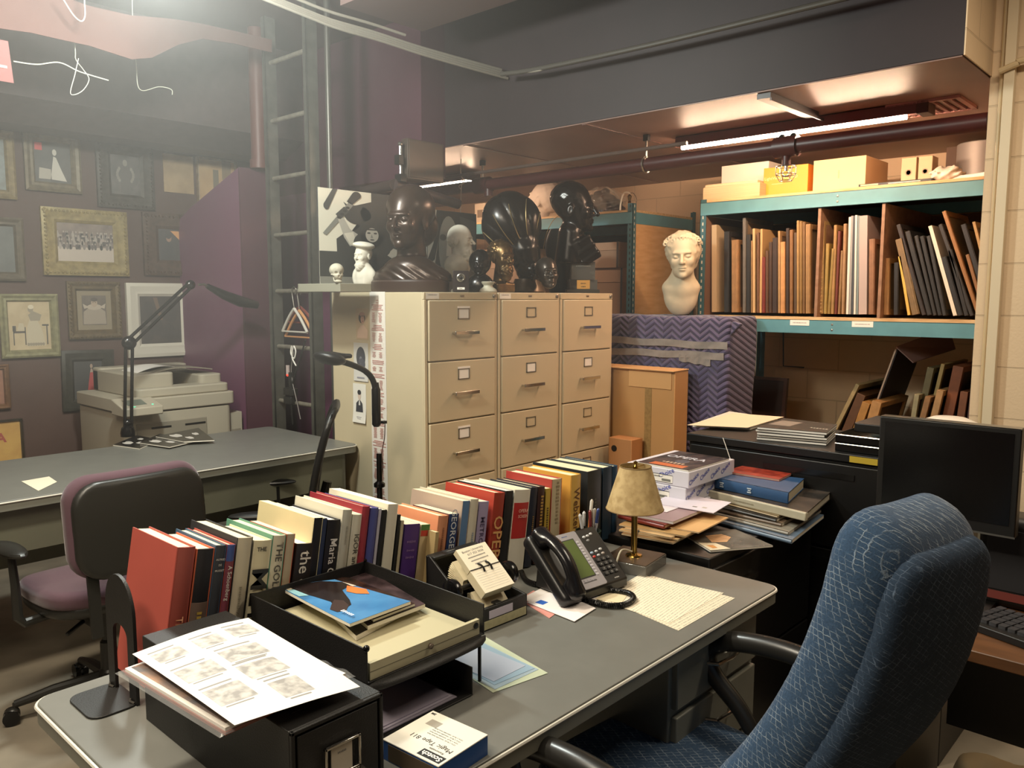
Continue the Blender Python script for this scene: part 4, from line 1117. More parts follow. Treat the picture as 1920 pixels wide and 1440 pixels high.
flat_sheet('note_card', 'small cream note card by the curl of the phone cord', [at(1115, 1125, Z=DZ)[:2], at(1145, 1108, Z=DZ)[:2], at(1180, 1113, Z=DZ)[:2], at(1165, 1133, Z=DZ)[:2]], DZ+.0022, mat('#dccdaa', .6))
# ================================================================ PICTURE WALL
PWY = 5.30
def blob(b, cx, cz, rx, rz, m, y=-.0062, n=20, tilt=0.0):
    pts = []
    for k in range(n):
        a = 2*PI*k/n; x = rx*math.cos(a); z = rz*math.sin(a)
        pts.append((cx+x*math.cos(tilt)-z*math.sin(tilt), y, cz+x*math.sin(tilt)+z*math.cos(tilt)))
    b.add([(cx, y, cz)]+pts, [(0, i+1, (i+1) % n+1) for i in range(n)], m)
def pol(b, pts, m, y=-.0062):
    n = len(pts); c = (sum(p[0] for p in pts)/n, sum(p[1] for p in pts)/n)
    b.add([(c[0], y, c[1])]+[(p[0], y, p[1]) for p in pts], [(0, i+1, (i+1) % n+1) for i in range(n)], m)
def framed(x0, y0, x1, y1, fcol, label, fw=.05, matc=None, mw=0.0, pic='#6d6257', pic2='#3b3530', pscale=12, art=None, cat='framed picture', ornate=0.0, depth=.03, glass=True, tilt=0.0):
    yc = (y0+y1)/2
    A = at(x0, y0, Y=PWY); C_ = at(x1, y0, Y=PWY); D_ = at(x0, y1, Y=PWY)
    zt = (A[2]+C_[2])/2; zb = (D_[2]+at(x1, y1, Y=PWY)[2])/2
    W = C_[0]-A[0]; H = zt-zb
    t = thing('framed_picture' if 'frame' in label or 'framed' in label else 'wall_picture', label, cat, (A[0]+W/2, PWY-.002, zb+H/2))
    t.rotation_euler = (0, tilt, 0)
    mf = (mat(fcol, .5) if fcol == '#d9d3c3' else mat(fcol, .45, metal=.15, noise=.3, scale=30, bump=ornate, bscale=90)) if fw else None
    w, h = W/2, H/2
    if fw:
        b = B()
        prof = [(0, 0), (0, -depth*.8), (fw*.25, -depth), (fw*.55, -depth*.75), (fw*.8, -depth*.8), (fw, -depth*.4), (fw, 0)]
        cs = [(-w, -h, 1, 1), (w, -h, -1, 1), (w, h, -1, -1), (-w, h, 1, -1)]
        vs = []
        for (cx, cz, sx, sz) in cs:
            for (d_, y_) in prof: vs.append((cx+sx*d_, y_, cz+sz*d_))
        n = len(prof); fs = []
        for i in range(4):
            for k in range(n-1): fs.append((i*n+k, ((i+1) % 4)*n+k, ((i+1) % 4)*n+k+1, i*n+k+1))
        b.add(vs, fs, mf)
        if ornate:
            rr = random.Random(int(x0))
            for i in range(4):
                p, q_ = cs[i], cs[(i+1) % 4]; L_ = math.hypot(q_[0]-p[0], q_[1]-p[1]); N_ = int(L_/.022)
                for k in range(N_):
                    u = (k+.5)/N_; cx = p[0]+(q_[0]-p[0])*u; cz = p[1]+(q_[1]-p[1])*u
                    cx += (fw*.22 if i == 3 else -fw*.22 if i == 1 else 0); cz += (fw*.22 if i == 0 else -fw*.22 if i == 2 else 0)
                    b.sph((cx, -depth, cz), (.008, .006, .008), mf, 6)
        part('frame', b, t)
    iw, ih = w-fw, h-fw
    if matc:
        b = B(); b.box(-iw, iw, -.006, -.002, -ih, ih, mat(matc, .7)); part('mat_board', b, t); iw -= mw; ih -= mw
    b = B(); b.box(-iw, iw, -.008, -.0015, -ih, ih, mat(pic, .5, kind='photo', scale=pscale, hex2=pic2))
    if art: art(b, iw, ih)
    part('picture', b, t)
    if glass and fw:
        b = B(); b.box(-(w-fw), w-fw, -.0125, -.0115, -(h-fw), h-fw, mat('#ffffff', .06, alpha=.035, spec=.9)); part('glass', b, t)
    return t
Y8 = -.0086
def art_gown(b, w, h):
    m1 = mat('#cfc8ba', .6); m2 = mat('#2b2623', .6)
    pol(b, [(-.15*w, -.85*h), (.75*w, -.9*h), (.45*w, -.3*h), (.2*w, .25*h), (.05*w, .3*h), (-.02*w, -.1*h)], m1, Y8)
    pol(b, [(-.8*w, -.85*h), (-.1*w, -.85*h), (-.12*w, -.35*h), (-.75*w, -.3*h)], mat('#b5ad9e', .6), Y8)
    blob(b, .12*w, .5*h, .12*w, .16*h, m1, Y8)
    b.box(-.95*w, -.55*w, Y8-.0006, Y8, .55*h, .92*h, mat('#d8322f', .5))
def art_arms(b, w, h):
    m1 = mat('#8f867a', .6)
    blob(b, 0, .62*h, .16*w, .17*h, m1, Y8); pol(b, [(-.35*w, -.9*h), (.35*w, -.9*h), (.30*w, .42*h), (-.30*w, .42*h)], mat('#4b443e', .6), Y8)
    for s in (-1, 1):
        for k in range(6):
            a = PI*(.1+.16*k); blob(b, s*(.35*w+.2*w*math.sin(a)), .32*h-.12*h*k, .09*w, .09*h, m1, Y8-.0002)
def art_group(b, w, h):
    rr = random.Random(5); 
    b.box(-w, w, Y8-.0002, Y8, -h, -.25*h, mat('#c3b4a4', .6))
    for r in range(4):
        for k in range(18):
            x = -w*.92+w*1.84*k/17+rr.uniform(-.01, .01); z = -.12*h+.2*h*r
            blob(b, x, z-.12*h, .055*w, .15*h, mat(rr.choice(['#4b413c', '#7b7068', '#a3978c', '#584c47']), .6), Y8-.0004-.0001*(4-r), 8)
            blob(b, x, z+.05*h, .03*w, .05*h, mat('#a89a8c', .6), Y8-.0005-.0001*(4-r), 8)
def art_dark_portrait(b, w, h):
    pol(b, [(-.9*w, -h), (.6*w, -h), (.35*w, -.2*h), (.1*w, .2*h), (-.5*w, .2*h), (-.85*w, -.2*h)], mat('#17181a', .5), Y8)
    blob(b, -.05*w, .42*h, .24*w, .24*h, mat('#9a7458', .6), Y8-.0002); blob(b, -.08*w, .58*h, .27*w, .2*h, mat('#1d1714', .6), Y8-.0004)
    pol(b, [(.1*w, .9*h), (.9*w, .9*h), (.9*w, .35*h)], mat('#d99a55', .5), Y8-.0003)
def art_sepia(b, w, h):
    d = mat('#4a4136', .6); l = mat('#cbbd9f', .6); g = mat('#9c8f77', .6)
    pol(b, [(-.2*w, -.85*h), (.75*w, -.85*h), (.6*w, -.2*h), (.35*w, .3*h), (.05*w, .35*h), (-.1*w, 0)], l, Y8)
    for k in range(7): blob(b, -.1*w+.12*w*k, -.78*h, .07*w, .07*h, g, Y8-.0003, 8)
    pol(b, [(.05*w, .2*h), (.5*w, .2*h), (.6*w, .45*h), (.2*w, .6*h), (-.05*w, .45*h)], g, Y8-.0002)
    blob(b, .08*w, .68*h, .13*w, .14*h, g, Y8-.0004); blob(b, .1*w, .78*h, .14*w, .09*h, mat('#e0d3b6', .6), Y8-.0006)
    for x0 in (-.8, -.25): b.box(x0*w, (x0+.05)*w, Y8-.0006, Y8, -.8*h, -.05*h, d)
    b.box(-.8*w, -.2*w, Y8-.0006, Y8, -.30*h, -.22*h, d); b.box(-.82*w, -.66*w, Y8-.0006, Y8, -.22*h, .0*h, d)
    b.box(.6*w, .92*w, Y8-.0006, Y8, -.02*h, .05*h, d); b.box(.8*w, .86*w, Y8-.0006, Y8, -.8*h, .0, d)
    pol(b, [(-.6*w, -.2*h), (-.25*w, -.2*h), (-.3*w, .1*h), (-.5*w, .12*h)], l, Y8-.0008)
def art_clown(b, w, h):
    l = mat('#b9aa96', .6); d = mat('#4a3c30', .6)
    pol(b, [(-.95*w, -.95*h), (.95*w, -.95*h), (.9*w, -.1*h), (.4*w, .2*h), (-.4*w, .2*h), (-.9*w, -.1*h)], mat('#a0917d', .6), Y8)
    blob(b, 0, .22*h, .62*w, .2*h, l, Y8-.0002); blob(b, 0, .5*h, .26*w, .28*h, mat('#b39c84', .6), Y8-.0004); blob(b, 0, .72*h, .29*w, .14*h, d, Y8-.0006)
    for s in (-1, 1):
        blob(b, s*.10*w, .52*h, .045*w, .03*h, d, Y8-.0008, 8); pol(b, [(s*.4*w, .2*h), (s*.95*w, .45*h), (s*.85*w, .1*h)], l, Y8-.0003)
def art_scene(b, w, h):
    d = mat('#2a2119', .6)
    pol(b, [(-.35*w, .95*h), (-.15*w, .95*h), (.10*w, 0), (-.05*w, 0)], mat('#6b5138', .6), Y8)
    for (x, z, r) in ((-.6, .5, .25), (.5, .3, .35), (-.2, -.3, .3), (.4, -.5, .3), (-.6, -.6, .25)): blob(b, x*w, z*h, r*w, r*h*1.2, d, Y8-.0002)
    b.box(-.9*w, -.5*w, Y8-.0005, Y8, -.25*h, -.05*h, mat('#57504a', .6))
def art_red(b, w, h):
    r = mat('#b02420', .5)
    pol(b, [(-.1*w, -.95*h), (.85*w, -.95*h), (.55*w, -.1*h), (.4*w, .4*h), (.15*w, .4*h), (.05*w, -.1*h)], r, Y8)
    pol(b, [(.15*w, .4*h), (.4*w, .4*h), (.3*w, .6*h), (.2*w, .6*h)], mat('#a9907c', .6), Y8-.0002); blob(b, .25*w, .74*h, .1*w, .12*h, mat('#a9907c', .6), Y8-.0003)
framed(22-120, 240, 22, 370, '#8f7d58', 'gold framed picture at the far upper left, cut by the photo edge', fw=.05, pic='#7f8a8a', pic2='#6a6f68')
framed(40, 249, 146, 360, '#7a6e58', 'framed picture of a figure in a white gown with a red tag in its corner', fw=.055, pic='#4c4a44', pic2='#3a3833', art=art_gown)
framed(176, 266, 283, 391, '#4d473f', 'dark framed grey portrait in the top row, right of the white gown picture', fw=.085, pic='#575049', pic2='#3b3732', art=art_arms, ornate=.4)
framed(304, 291, 360, 362, '#a3886a', 'unframed tan print pinned near the top of the wall beside the fin wall', fw=0, pic='#b99f7c', pic2='#a68c6c', pscale=8, cat='wall print')
def art_lit_wall(b, w, h):
    b.box(-.2*w, .1*w, Y8-.0004, Y8, -h, .6*h, mat('#7d7058', .5)); b.box(.3*w, .8*w, Y8-.0004, Y8, .2*h, h, mat('#8f7656', .5))
framed(366, 298, 440, 392, '#9b8467', 'tan framed panel added to imitate the lit wall behind the sloping purple wall', fw=.012, pic='#cda873', pic2='#c29a66', art=art_lit_wall, cat='framed picture')  # tan colour stands in for the lit wall beyond the fin
framed(-110, 405, 40, 526, '#6a5f4e', 'dark grey framed picture at the left edge of the second row', fw=.05, pic='#5b5f5a', pic2='#4d504c')
framed(73, 393, 234, 517, '#a3905f', 'wide gilt framed group photograph with many small people', fw=.085, pic='#8d7a6c', pic2='#6a5a50', art=art_group, ornate=.35)
framed(264, 401, 362, 517, '#5b4638', 'dark framed portrait of a bearded man, orange patch at its upper corner', fw=.10, pic='#2b2420', pic2='#1d1917', art=art_dark_portrait, ornate=.3)
framed(-6, 551, 105, 670, '#9a9570', 'pale green-gold framed sepia photograph of a woman in a ruffled dress', fw=.045, pic='#cdb992', pic2='#bfa981', art=art_sepia)
framed(122, 528, 222, 635, '#6d5b3c', 'ornate bronze framed portrait of a person in a wide white ruff', fw=.055, matc='#8a7a5c', mw=.030, pic='#6d5f50', pic2='#54483c', art=art_clown, ornate=.5)
framed(233, 531, 358, 668, '#d9d3c3', 'white framed dark painting above the copier', fw=.085, pic='#3d3126', pic2='#2b231c', art=art_scene)
framed(111, 656, 209, 768, '#3f3d34', 'dark framed picture of a red gowned figure left of the copier', fw=.07, matc=None, pic='#14110f', pic2='#1d1916', art=art_red, tilt=.02)
framed(-90, 685, 14, 770, '#7d5a3e', 'orange-brown framed picture at the left edge, third row', fw=.03, pic='#9a6240', pic2='#875336')
def art_opera(b, w, h):
    b.text('OPERA', .075, mat('#a8402c', .5), frameT((.02*w, Y8-.0006, .42*h), (1, 0, 0), (0, 0, 1)), bold=.03)
    b.text('~~~~~', .022, mat('#8a6a34', .5), frameT((.05*w, Y8-.0006, .78*h), (1, 0, 0), (0, 0, 1)))
    pol(b, [(.2*w, -.9*h), (.5*w, -.9*h), (.38*w, -.1*h), (.32*w, -.1*h)], mat('#3c2a1c', .5), Y8-.0006); blob(b, .35*w, -.02*h, .04*w, .05*h, mat('#3c2a1c', .5), Y8-.0006)
framed(-120, 791, 40, 905, '#4a4338', 'yellow opera poster in a thin frame low on the wall at the left edge', fw=.012, pic='#cfa24a', pic2='#c4943e', art=art_opera, cat='poster')

# ================================================================ COPIER
M_COP = mat('#b0a896', .5); M_COPD = mat('#8c8576', .5)
cx0, cy0, cw, cdp = 1.765, 4.45, .62, .66
t = thing('photocopier', 'grey-beige office photocopier standing under the pictures', 'copier', (cx0, cy0, 0))
b = B(); b.rbox(0, cw, 0, cdp, .035, .08, .855, M_COP); b.box(.04, cw-.02, .02, cdp-.02, .0, .08, M_COPD); part('body', b, t, bevel=.004)
b = B(); b.rbox(-.012, cw+.02, -.01, cdp, .03, .862, .935, M_COP); part('scanner_deck', b, t, bevel=.006)
b = B(); b.box(.06, cw-.16, -.006, .001, .60, .80, M_COPD); part('front_door', b, t, bevel=.004)
for z in (.12, .27, .42):
    b = B(); b.box(.05, cw-.03, -.008, .001, z, z+.135, M_COP); d_ = part('paper_drawer', b, t, bevel=.004)
    b = B(); b.box(.20, .38, -.0095, -.0075, z+.085, z+.11, M_COPD); part('handle', b, d_)
b = B()
for (a, c) in ((.14, .25), (.33, .45)): b.box(a, c, -.0085, -.006, .765, .775, M_BLK)
b.box(.30, .42, -.0085, -.006, .64, .67, mat('#6e675a', .5)); part('door_marks', b, t)
b = B(); b.prism([(-.15, .80), (.13, .80), (.13, .955), (-.15, .93)], -.06, .015, M_COP, 'x', TR(0, .13, 0)); 
b = B(); b.add([(-.05, -.12, .86), (.16, -.12, .86), (.16, .04, .86), (-.05, .04, .86), (-.05, -.12, .905), (.16, -.12, .905), (.16, .04, .945), (-.05, .04, .945)], [(0, 3, 2, 1), (4, 5, 6, 7), (0, 1, 5, 4), (1, 2, 6, 5), (2, 3, 7, 6), (3, 0, 4, 7)], M_COP)
cpn = part('control_panel', b, t, bevel=.006)
T = frameT((-.04, -.12, .905), (1, 0, 0), (0, .16, .04))
b = B(); b.box(.03, .13, .04, .12, .0003, .0015, mat('#6b7369', .3), T); part('screen', b, cpn)
b = B(); b.sph((.155, .03, .002), (.006, .006, .002), mat('#58c79a', .4, emit=1.5), 8, T); b.sph((.05, .015, .002), (.012, .004, .002), mat('#58c79a', .4, emit=1.2), 8, T); part('indicator_light', b, cpn)
# document feeder: raised block with a sunken tray and a curved paper guide
b = B()
b.rbox(.085, .33, .10, cdp, .03, .935, 1.06, M_COP); b.rbox(.085, cw, cdp-.12, cdp, .03, .935, 1.07, M_COP); b.rbox(cw-.14, cw, .10, cdp, .03, .935, 1.035, M_COP)
b.rbox(.085, cw, .02, .16, .03, .935, .985, M_COP); part('document_feeder', b, t, bevel=.008)
b = B(); b.grid(lambda u, v: (.13+.46*u, .16+.34*v, 1.03+.035*math.sin(PI*u)+.03*u), 16, 4, M_COPD, th=.006); part('feed_tray', b, t)
b = B(); b.grid(lambda u, v: (.15+.34*u, .20+.22*v, 1.045+.035*math.sin(PI*(u+.1))+.02*u), 14, 3, M_PAPER, th=.001); part('fed_page', b, t)
b = B(); b.box(cw+.0, cw+.09, .05, .50, .50, .80, M_COP); b.box(cw+.02, cw+.08, .048, .052, .62, .70, M_COPD); part('side_tray', b, t, bevel=.006)

# ================================================================ ON THE BACK DESK
D2 = D2Z
sx_, sy_, _ = at(240, 818, Z=D2)
t = thing('swing_arm_lamp', 'black swing-arm task lamp on the back desk, its head reaching right', 'desk lamp', (sx_, sy_, D2))
def L2(px, py): p = at(px, py, Y=sy_); return (p[0]-sx_, 0, p[2]-D2)
b = B(); b.lathe([(0, 0), (.035, 0), (.036, .02), (.03, .045), (.018, .055), (0, .056)], M_BLKG, 24); part('clamp_base', b, t)
j0, j1, j2 = L2(240, 795), L2(242, 643), L2(357, 534)
b = B()
for s in (-1, 1): b.cyl((j0[0]+s*.017, 0, .05), (j1[0]+s*.017, 0, j1[2]), .0085, M_BLKG, 10)
part('lower_arm', b, t)
b = B()
for s in (-1, 1): b.cyl((j1[0]+s*.012, .0, j1[2]-s*.012), (j2[0]+s*.009, 0, j2[2]-s*.009), .0085, M_BLKG, 10)
part('upper_arm', b, t)
b = B(); b.sph((j1[0], 0, j1[2]), (.038, .024, .036), M_BLKG, 16); part('joint', b, t); b = B(); b.sph((j2[0], 0, j2[2]), (.028, .02, .026), M_BLKG, 14); part('joint', b, t); b = B(); b.sph((j0[0], 0, .07), (.024, .018, .02), M_BLKG, 14); part('joint', b, t)
h0, h1, h2 = L2(372, 534), L2(420, 553), L2(482, 572)
b = B(); b.tube([h0, L2(382, 533), L2(395, 540)], .007, M_STEEL, 10); part('neck', b, t)
b = B(); b.tube([L2(388, 536), h1, L2(450, 565), h2], [.014, .026, .032, .022], M_BLK, 16); part('lamp_head', b, t)
# booklets
def booklets():
    data = [((212, 836), (262, 843), (300, 826), (256, 818), 'lowest black booklet with white cloudy patches at the lamp foot'),
            ((262, 832), (318, 840), (368, 828), (300, 815), 'middle black booklet fanned beside the lamp foot'),
            ((292, 820), (345, 830), (402, 827), (372, 804), 'black booklet with white patches, topmost and farthest right on the back desk')]
    for i, (a, c, d_, e, lab) in enumerate(data):
        z = D2+.0005+.007*i
        Q = [at(*p, Z=z)[:2] for p in (a, c, d_, e)]
        t, f = magazine('booklet', lab, Q, z, .005, mat('#1c1b1b', .2), cat='booklet')
        b = B(); 
        for (u, v, r) in ((.3, .3, .16), (.65, .45, .12), (.4, .75, .10)):
            pts = [(u+r*math.cos(2*PI*k/10)*(1+.3*math.sin(k*2.3)), v+r*.8*math.sin(2*PI*k/10)) for k in range(10)]
            b.add([f(u, v, .0064)]+[f(p[0], p[1], .0064) for p in pts], [(0, k+1, (k+1) % 10+1) for k in range(10)], mat('#c9c4bc', .4))
        part('cover_art', b, t)
booklets()
flat_sheet('note_paper', 'small cream square of paper alone on the back desk', [at(40, 903, Z=D2)[:2], at(92, 894, Z=D2)[:2], at(107, 904, Z=D2)[:2], at(72, 921, Z=D2)[:2]], D2+.001, mat('#e0d6bf', .6))

# ================================================================ CHAIRS
def star_base(t, r=.31, z=.0, n=5, rot=0.3, m=None, hub=.40):
    m = m or M_BLK
    b = B(); b.lathe([(0, .06), (.04, .06), (.042, .12), (.028, .14), (.026, .24), (.018, .25), (.018, hub), (0, hub)], m, 18); part('gas_column', b, t)
    for k in range(n):
        a = rot+2*PI*k/n; c_, s_ = math.cos(a), math.sin(a)
        b = B(); b.tube([(0.02*c_, .02*s_, .11), (r*.6*c_, r*.6*s_, .095), (r*c_, r*s_, .07)], [.024, .019, .013], m, 10); lg = part('leg', b, t)
        b = B()
        cx, cy = r*c_, r*s_
        b.cyl((cx, cy, .045), (cx, cy, .075), .008, m, 8)
        for q_ in (-1, 1):
            d = Vector((-s_, c_, 0))*.014*q_; e = Vector((-s_, c_, 0))*.010*q_
            p = Vector((cx+.012*c_, cy+.012*s_, .0275)); b.cyl(p+d-e*.9, p+d+e*.9, .0265, M_BLKG, 20)
        b.sph((cx+.008*c_, cy+.008*s_, .045), (.022, .022, .016), m, 12)
        part('caster', b, lg)
# ---- blue desk chair
M_BLUE = mat('#2d4764', .95, kind='weave', hex2='#8291a0', sheen=.2)
bx_, by_ = 1.44, .71
t = thing('blue_desk_chair', 'high-backed blue woven office chair pushed up to the desk', 'office chair', (bx_, by_, 0), rz=-.09)
TA = .40
def backf(P):
    a = TA; c, s = math.cos(a), math.sin(a)
    Q = (P-np.array([.05, -.2255, .8285])) @ np.array(Euler((0, 0, -.11)).to_matrix())
    y = Q[:, 1]*c+Q[:, 2]*s; z = -Q[:, 1]*s+Q[:, 2]*c; x = Q[:, 0]
    y = y-.035*(x/.3)**2-.05*((z+.05)/.3)**2+.02
    w = .200-.036*np.clip(z/.3, -1, 1)
    r = .085
    qx = np.abs(x)-(w-r); qz = np.abs(z)-(.315-r)
    d2 = np.hypot(np.maximum(qx, 0), np.maximum(qz, 0))+np.minimum(np.maximum(qx, qz), 0)-r
    th = .060; rr_ = .05
    a1 = d2+rr_; a2 = np.abs(y)-(th-rr_)
    return np.hypot(np.maximum(a1, 0), np.maximum(a2, 0))+np.minimum(np.maximum(a1, a2), 0)-rr_
def shellf(P):
    a = TA; c, s = math.cos(a), math.sin(a)
    Q = (P-np.array([.05, -.2255, .8285])) @ np.array(Euler((0, 0, -.11)).to_matrix())
    y = Q[:, 1]*c+Q[:, 2]*s; z = -Q[:, 1]*s+Q[:, 2]*c; x = Q[:, 0]
    y = y-.035*(x/.3)**2-.05*((z+.05)/.3)**2+.02+.064
    w = .188-.036*np.clip(z/.3, -1, 1)
    r = .075
    qx = np.abs(x)-(w-r); qz = np.abs(z+.01)-(.300-r)
    d2 = np.hypot(np.maximum(qx, 0), np.maximum(qz, 0))+np.minimum(np.maximum(qx, qz), 0)-r
    th = .020; rr_ = .019
    a1 = d2+rr_; a2 = np.abs(y)-(th-rr_)
    return np.hypot(np.maximum(a1, 0), np.maximum(a2, 0))+np.minimum(np.maximum(a1, a2), 0)-rr_
carved('backrest', backf, (-.30, -.62, .42), (.40, .14, 1.22), .0115, M_BLUE, t)
carved('back_shell', shellf, (-.30, -.62, .42), (.40, .14, 1.22), .0115, mat('#25384e', .95, kind='weave', hex2='#53647a'), t)  # darker weave paints in the shade on the rear panel
def seatf(P):
    x, y, z = P[:, 0]/.255, (P[:, 1]-.15)/.25, P[:, 2]
    d2 = (np.abs(x)**4+np.abs(y)**4)**.25-1
    top = .485-.018*(1-np.clip(x*x+y*y, 0, 1))+.0
    a1 = d2*.25+.03; a2 = np.abs(z-.445)-(.042-.03)
    return np.hypot(np.maximum(a1, 0), np.maximum(a2, 0))+np.minimum(np.maximum(a1, a2), 0)-.03+.004*np.cos(x*2)*np.cos(y*2)
carved('seat', seatf, (-.30, -.15, .38), (.30, .45, .52), .0115, M_BLUE, t)
b = B(); b.box(-.12, .12, -.02, .28, .36, .402, M_BLK); b.tube([(0, .0, .38), (0, -.12, .40), (0, -.16, .50), (0, -.19, .66)], [.03, .03, .028, .022], M_BLK, 12); part('mechanism', b, t, bevel=.01)
for s in (-1, 1):
    b = B(); x = s*.332-.083
    pa_ = catm([(x, -.155, .69), (x, -.06, .706), (x, .06, .708), (x-.003*s, .18, .688), (x-.008*s, .235, .65), (x-.008*s, .225, .60), (x, .15, .53), (x, .10, .46), (x-.02*s, .085, .415), (x-.10*s, .085, .40), (x-.16*s, .085, .395)], 60)
    rs = [(.024 if k < 26 else .024-.006*min(1, (k-26)/14)) for k in range(61)]
    b.tube(pa_, rs, mat('#22211f', .3), 14)
    b.v = [(v[0], v[1], v[2]) for v in b.v]
    part('armrest', b, t)
star_base(t, .30, rot=.5, hub=.37)
# ---- purple-black task chair at the back desk
CX, CY = 1.10, 3.02
t = thing('task_chair', 'black plastic task chair with dusty purple cushions, seen from behind', 'office chair', (CX, CY, 0), rz=.06)
M_PC = mat('#553c45', .9, bump=.2, bscale=500, sheen=.4)
M_PL = mat('#262522', .38)
z_top = .90; wy = -.30
def pback(P, off=0.0, wx=.222, hz=.155, th=.024, zc=.745):
    x = P[:, 0]; z = P[:, 2]-zc; y = P[:, 1]-wy-off-.35*x*x-.10*z
    r = .085; qx = np.abs(x)-(wx-r); qz = np.abs(z)-(hz-r)
    d2 = np.hypot(np.maximum(qx, 0), np.maximum(qz, 0))+np.minimum(np.maximum(qx, qz), 0)-r
    rr_ = th*.8; a1 = d2+rr_; a2 = np.abs(y)-(th-rr_)
    return np.hypot(np.maximum(a1, 0), np.maximum(a2, 0))+np.minimum(np.maximum(a1, a2), 0)-rr_
carved('back_shell', lambda P: pback(P, -.028, .222, .158, .018), (-.28, -.40, .55), (.28, -.15, .95), .010, M_PL, t)
carved('backrest', lambda P: pback(P, .012, .232, .168, .030, .752), (-.28, -.40, .55), (.28, -.15, .96), .010, M_PC, t)
def pseat(P, zc=.475, th=.032, k=1.0):
    x, y = P[:, 0]/(.245*k), (P[:, 1]-.0)/(.235*k)
    d2 = (np.abs(x)**3.5+np.abs(y)**3.5)**(1/3.5)-1
    z = P[:, 2]-zc+.03*np.clip((P[:, 1]-.1)/.15, 0, 1)**2-.012*np.clip(-P[:, 1]/.2, 0, 1)
    a1 = d2*.24+.024; a2 = np.abs(z)-(th-.024)
    return np.hypot(np.maximum(a1, 0), np.maximum(a2, 0))+np.minimum(np.maximum(a1, a2), 0)-.024
carved('seat', pseat, (-.28, -.27, .40), (.28, .27, .54), .011, M_PC, t)
carved('seat_pan', lambda P: pseat(P, .435, .026, .97), (-.28, -.27, .38), (.28, .27, .50), .012, M_PL, t)
for s in (-1, 1):
    b = B(); b.grid(lambda u, v: (s*(.155+.035*v)+0, -.335+.03*u+.055*(1-u)**2*0, .40+.36*u), 8, 2, M_PL, th=.012); part('back_upright', b, t)
    b = B(); x = s*.30
    b.tube([(s*.15, -.02, .41), (x-.02*s, -.03, .405), (x, -.035, .43), (x, -.03, .54), (x, -.01, .635)], [.014, .016, .016, .014, .012], M_PL, 10); part('arm_post', b, t)
    b = B(); b.sph((x, -.0, .655), (.038, .115, .021), M_PL, 18); part('arm_pad', b, t)
b = B(); b.box(-.09, .09, -.12, .10, .34, .40, M_PL); b.tube([(-.10, -.05, .36), (-.17, -.08, .34)], .008, M_BLK, 8); part('mechanism', b, t, bevel=.015)
star_base(t, .30, rot=2.75, m=M_PL, hub=.35)
# ---- mesh chair between the desks
MX, MY = 1.80, 3.06
t = thing('mesh_chair', 'black mesh-backed office chair turned sideways by the end of the back desk', 'office chair', (MX, MY, 0), rz=.93)
def meshy(P):
    x = P[:, 0]; z = P[:, 2]-.80; y = P[:, 1]+.22+.30*z*z+.22*z-.25*x*x
    r = .09; qx = np.abs(x)-(.225-r); qz = np.abs(z)-(.235-r)
    d2 = np.hypot(np.maximum(qx, 0), np.maximum(qz, 0))+np.minimum(np.maximum(qx, qz), 0)-r
    return d2, y
def rimf(P):
    d2, y = meshy(P); return np.hypot(d2+.012, y)-.017
carved('back_frame', rimf, (-.28, -.42, .5), (.28, .02, 1.10), .009, M_BLK, t)
b = B()
def mf(u, v):
    x = -.21+.42*u; z = -.22+.44*v; return (x, -.22-.30*z*z-.22*z+.25*x*x, .80+z)
b.grid(mf, 12, 12, mat('#1b1b1b', .8, alpha=.82), th=.002); part('mesh_back', b, t)
b = B(); b.tube([(0, -.10, .42), (0, -.19, .46), (0, -.215, .60), (0, -.24, .70)], [.03, .028, .022, .02], M_BLK, 10); part('back_support', b, t)
carved('seat', lambda P: pseat(P, .47, .032, 1.0), (-.28, -.27, .40), (.28, .27, .54), .012, mat('#1c1b1b', .85), t)
for s in (-1, 1):
    b = B(); b.tube([(s*.18, 0, .44), (s*.29, 0, .45), (s*.29, .0, .62)], .014, M_BLK, 8); b.sph((s*.29, .02, .64), (.035, .11, .015), M_BLK, 14); part('armrest', b, t)
star_base(t, .29, rot=.2)

# ================================================================ GOOSENECK FLOOR LAMP
gx, gy = 2.143, 2.75
t = thing('gooseneck_floor_lamp', 'black gooseneck floor lamp bending left in front of the cabinet side', 'floor lamp', (gx, gy, 0))
def G(px, py): p = at(px, py, Y=gy); return (p[0]-gx, 0, p[2])
b = B(); b.lathe([(0, 0), (.13, 0), (.13, .02), (.03, .035), (0, .035)], M_BLK, 32); part('base', b, t)
b = B(); b.tube([(0, 0, .03), G(711, 850)], .012, M_BLKG, 14); part('pole', b, t)
b = B(); b.lathe([(.012, 0), (.019, .01), (.019, .16), (.015, .17), (.012, .19)], M_BLKG, 18, TR(G(706, 800)[0], 0, G(706, 800)[2])); part('collar', b, t); b = B(); b.lathe([(.012, 0), (.024, .006), (.024, .02), (.012, .03)], M_BLKG, 18, TR(0, 0, G(711, 915)[2]));  part('collar', b, t)
b = B(); b.tube(catm([G(707, 790), G(705, 748), G(700, 715), G(685, 696), G(660, 684), G(636, 677)], 50), .0125, M_BLK, 12); part('gooseneck', b, t)
b = B(); hp = G(618, 672)
def headf(P):
    d = ell(P, (hp[0], 0, hp[2]), (.062, .075, .026), ry=.28)
    return smin(d, cap(P, (hp[0]+.02, 0, hp[2]+.012), (hp[0]+.085, -.02, hp[2]+.006), .010), .02)
carved('lamp_head', headf, (hp[0]-.10, -.10, hp[2]-.06), (hp[0]+.12, .10, hp[2]+.06), .005, M_BLK, t)
b = B(); b.tube(catm([(G(722, 790)[0], 0, G(722, 790)[2]), G(721, 820), G(716, 850), G(718, 875), G(714, 905)], 30), .002, mat('#3a1512', .5), 6); b.box(G(716, 790)[0], G(723, 790)[0], -.01, .01, G(720, 794)[2], G(720, 789)[2], M_BLK); part('cord', b, t)

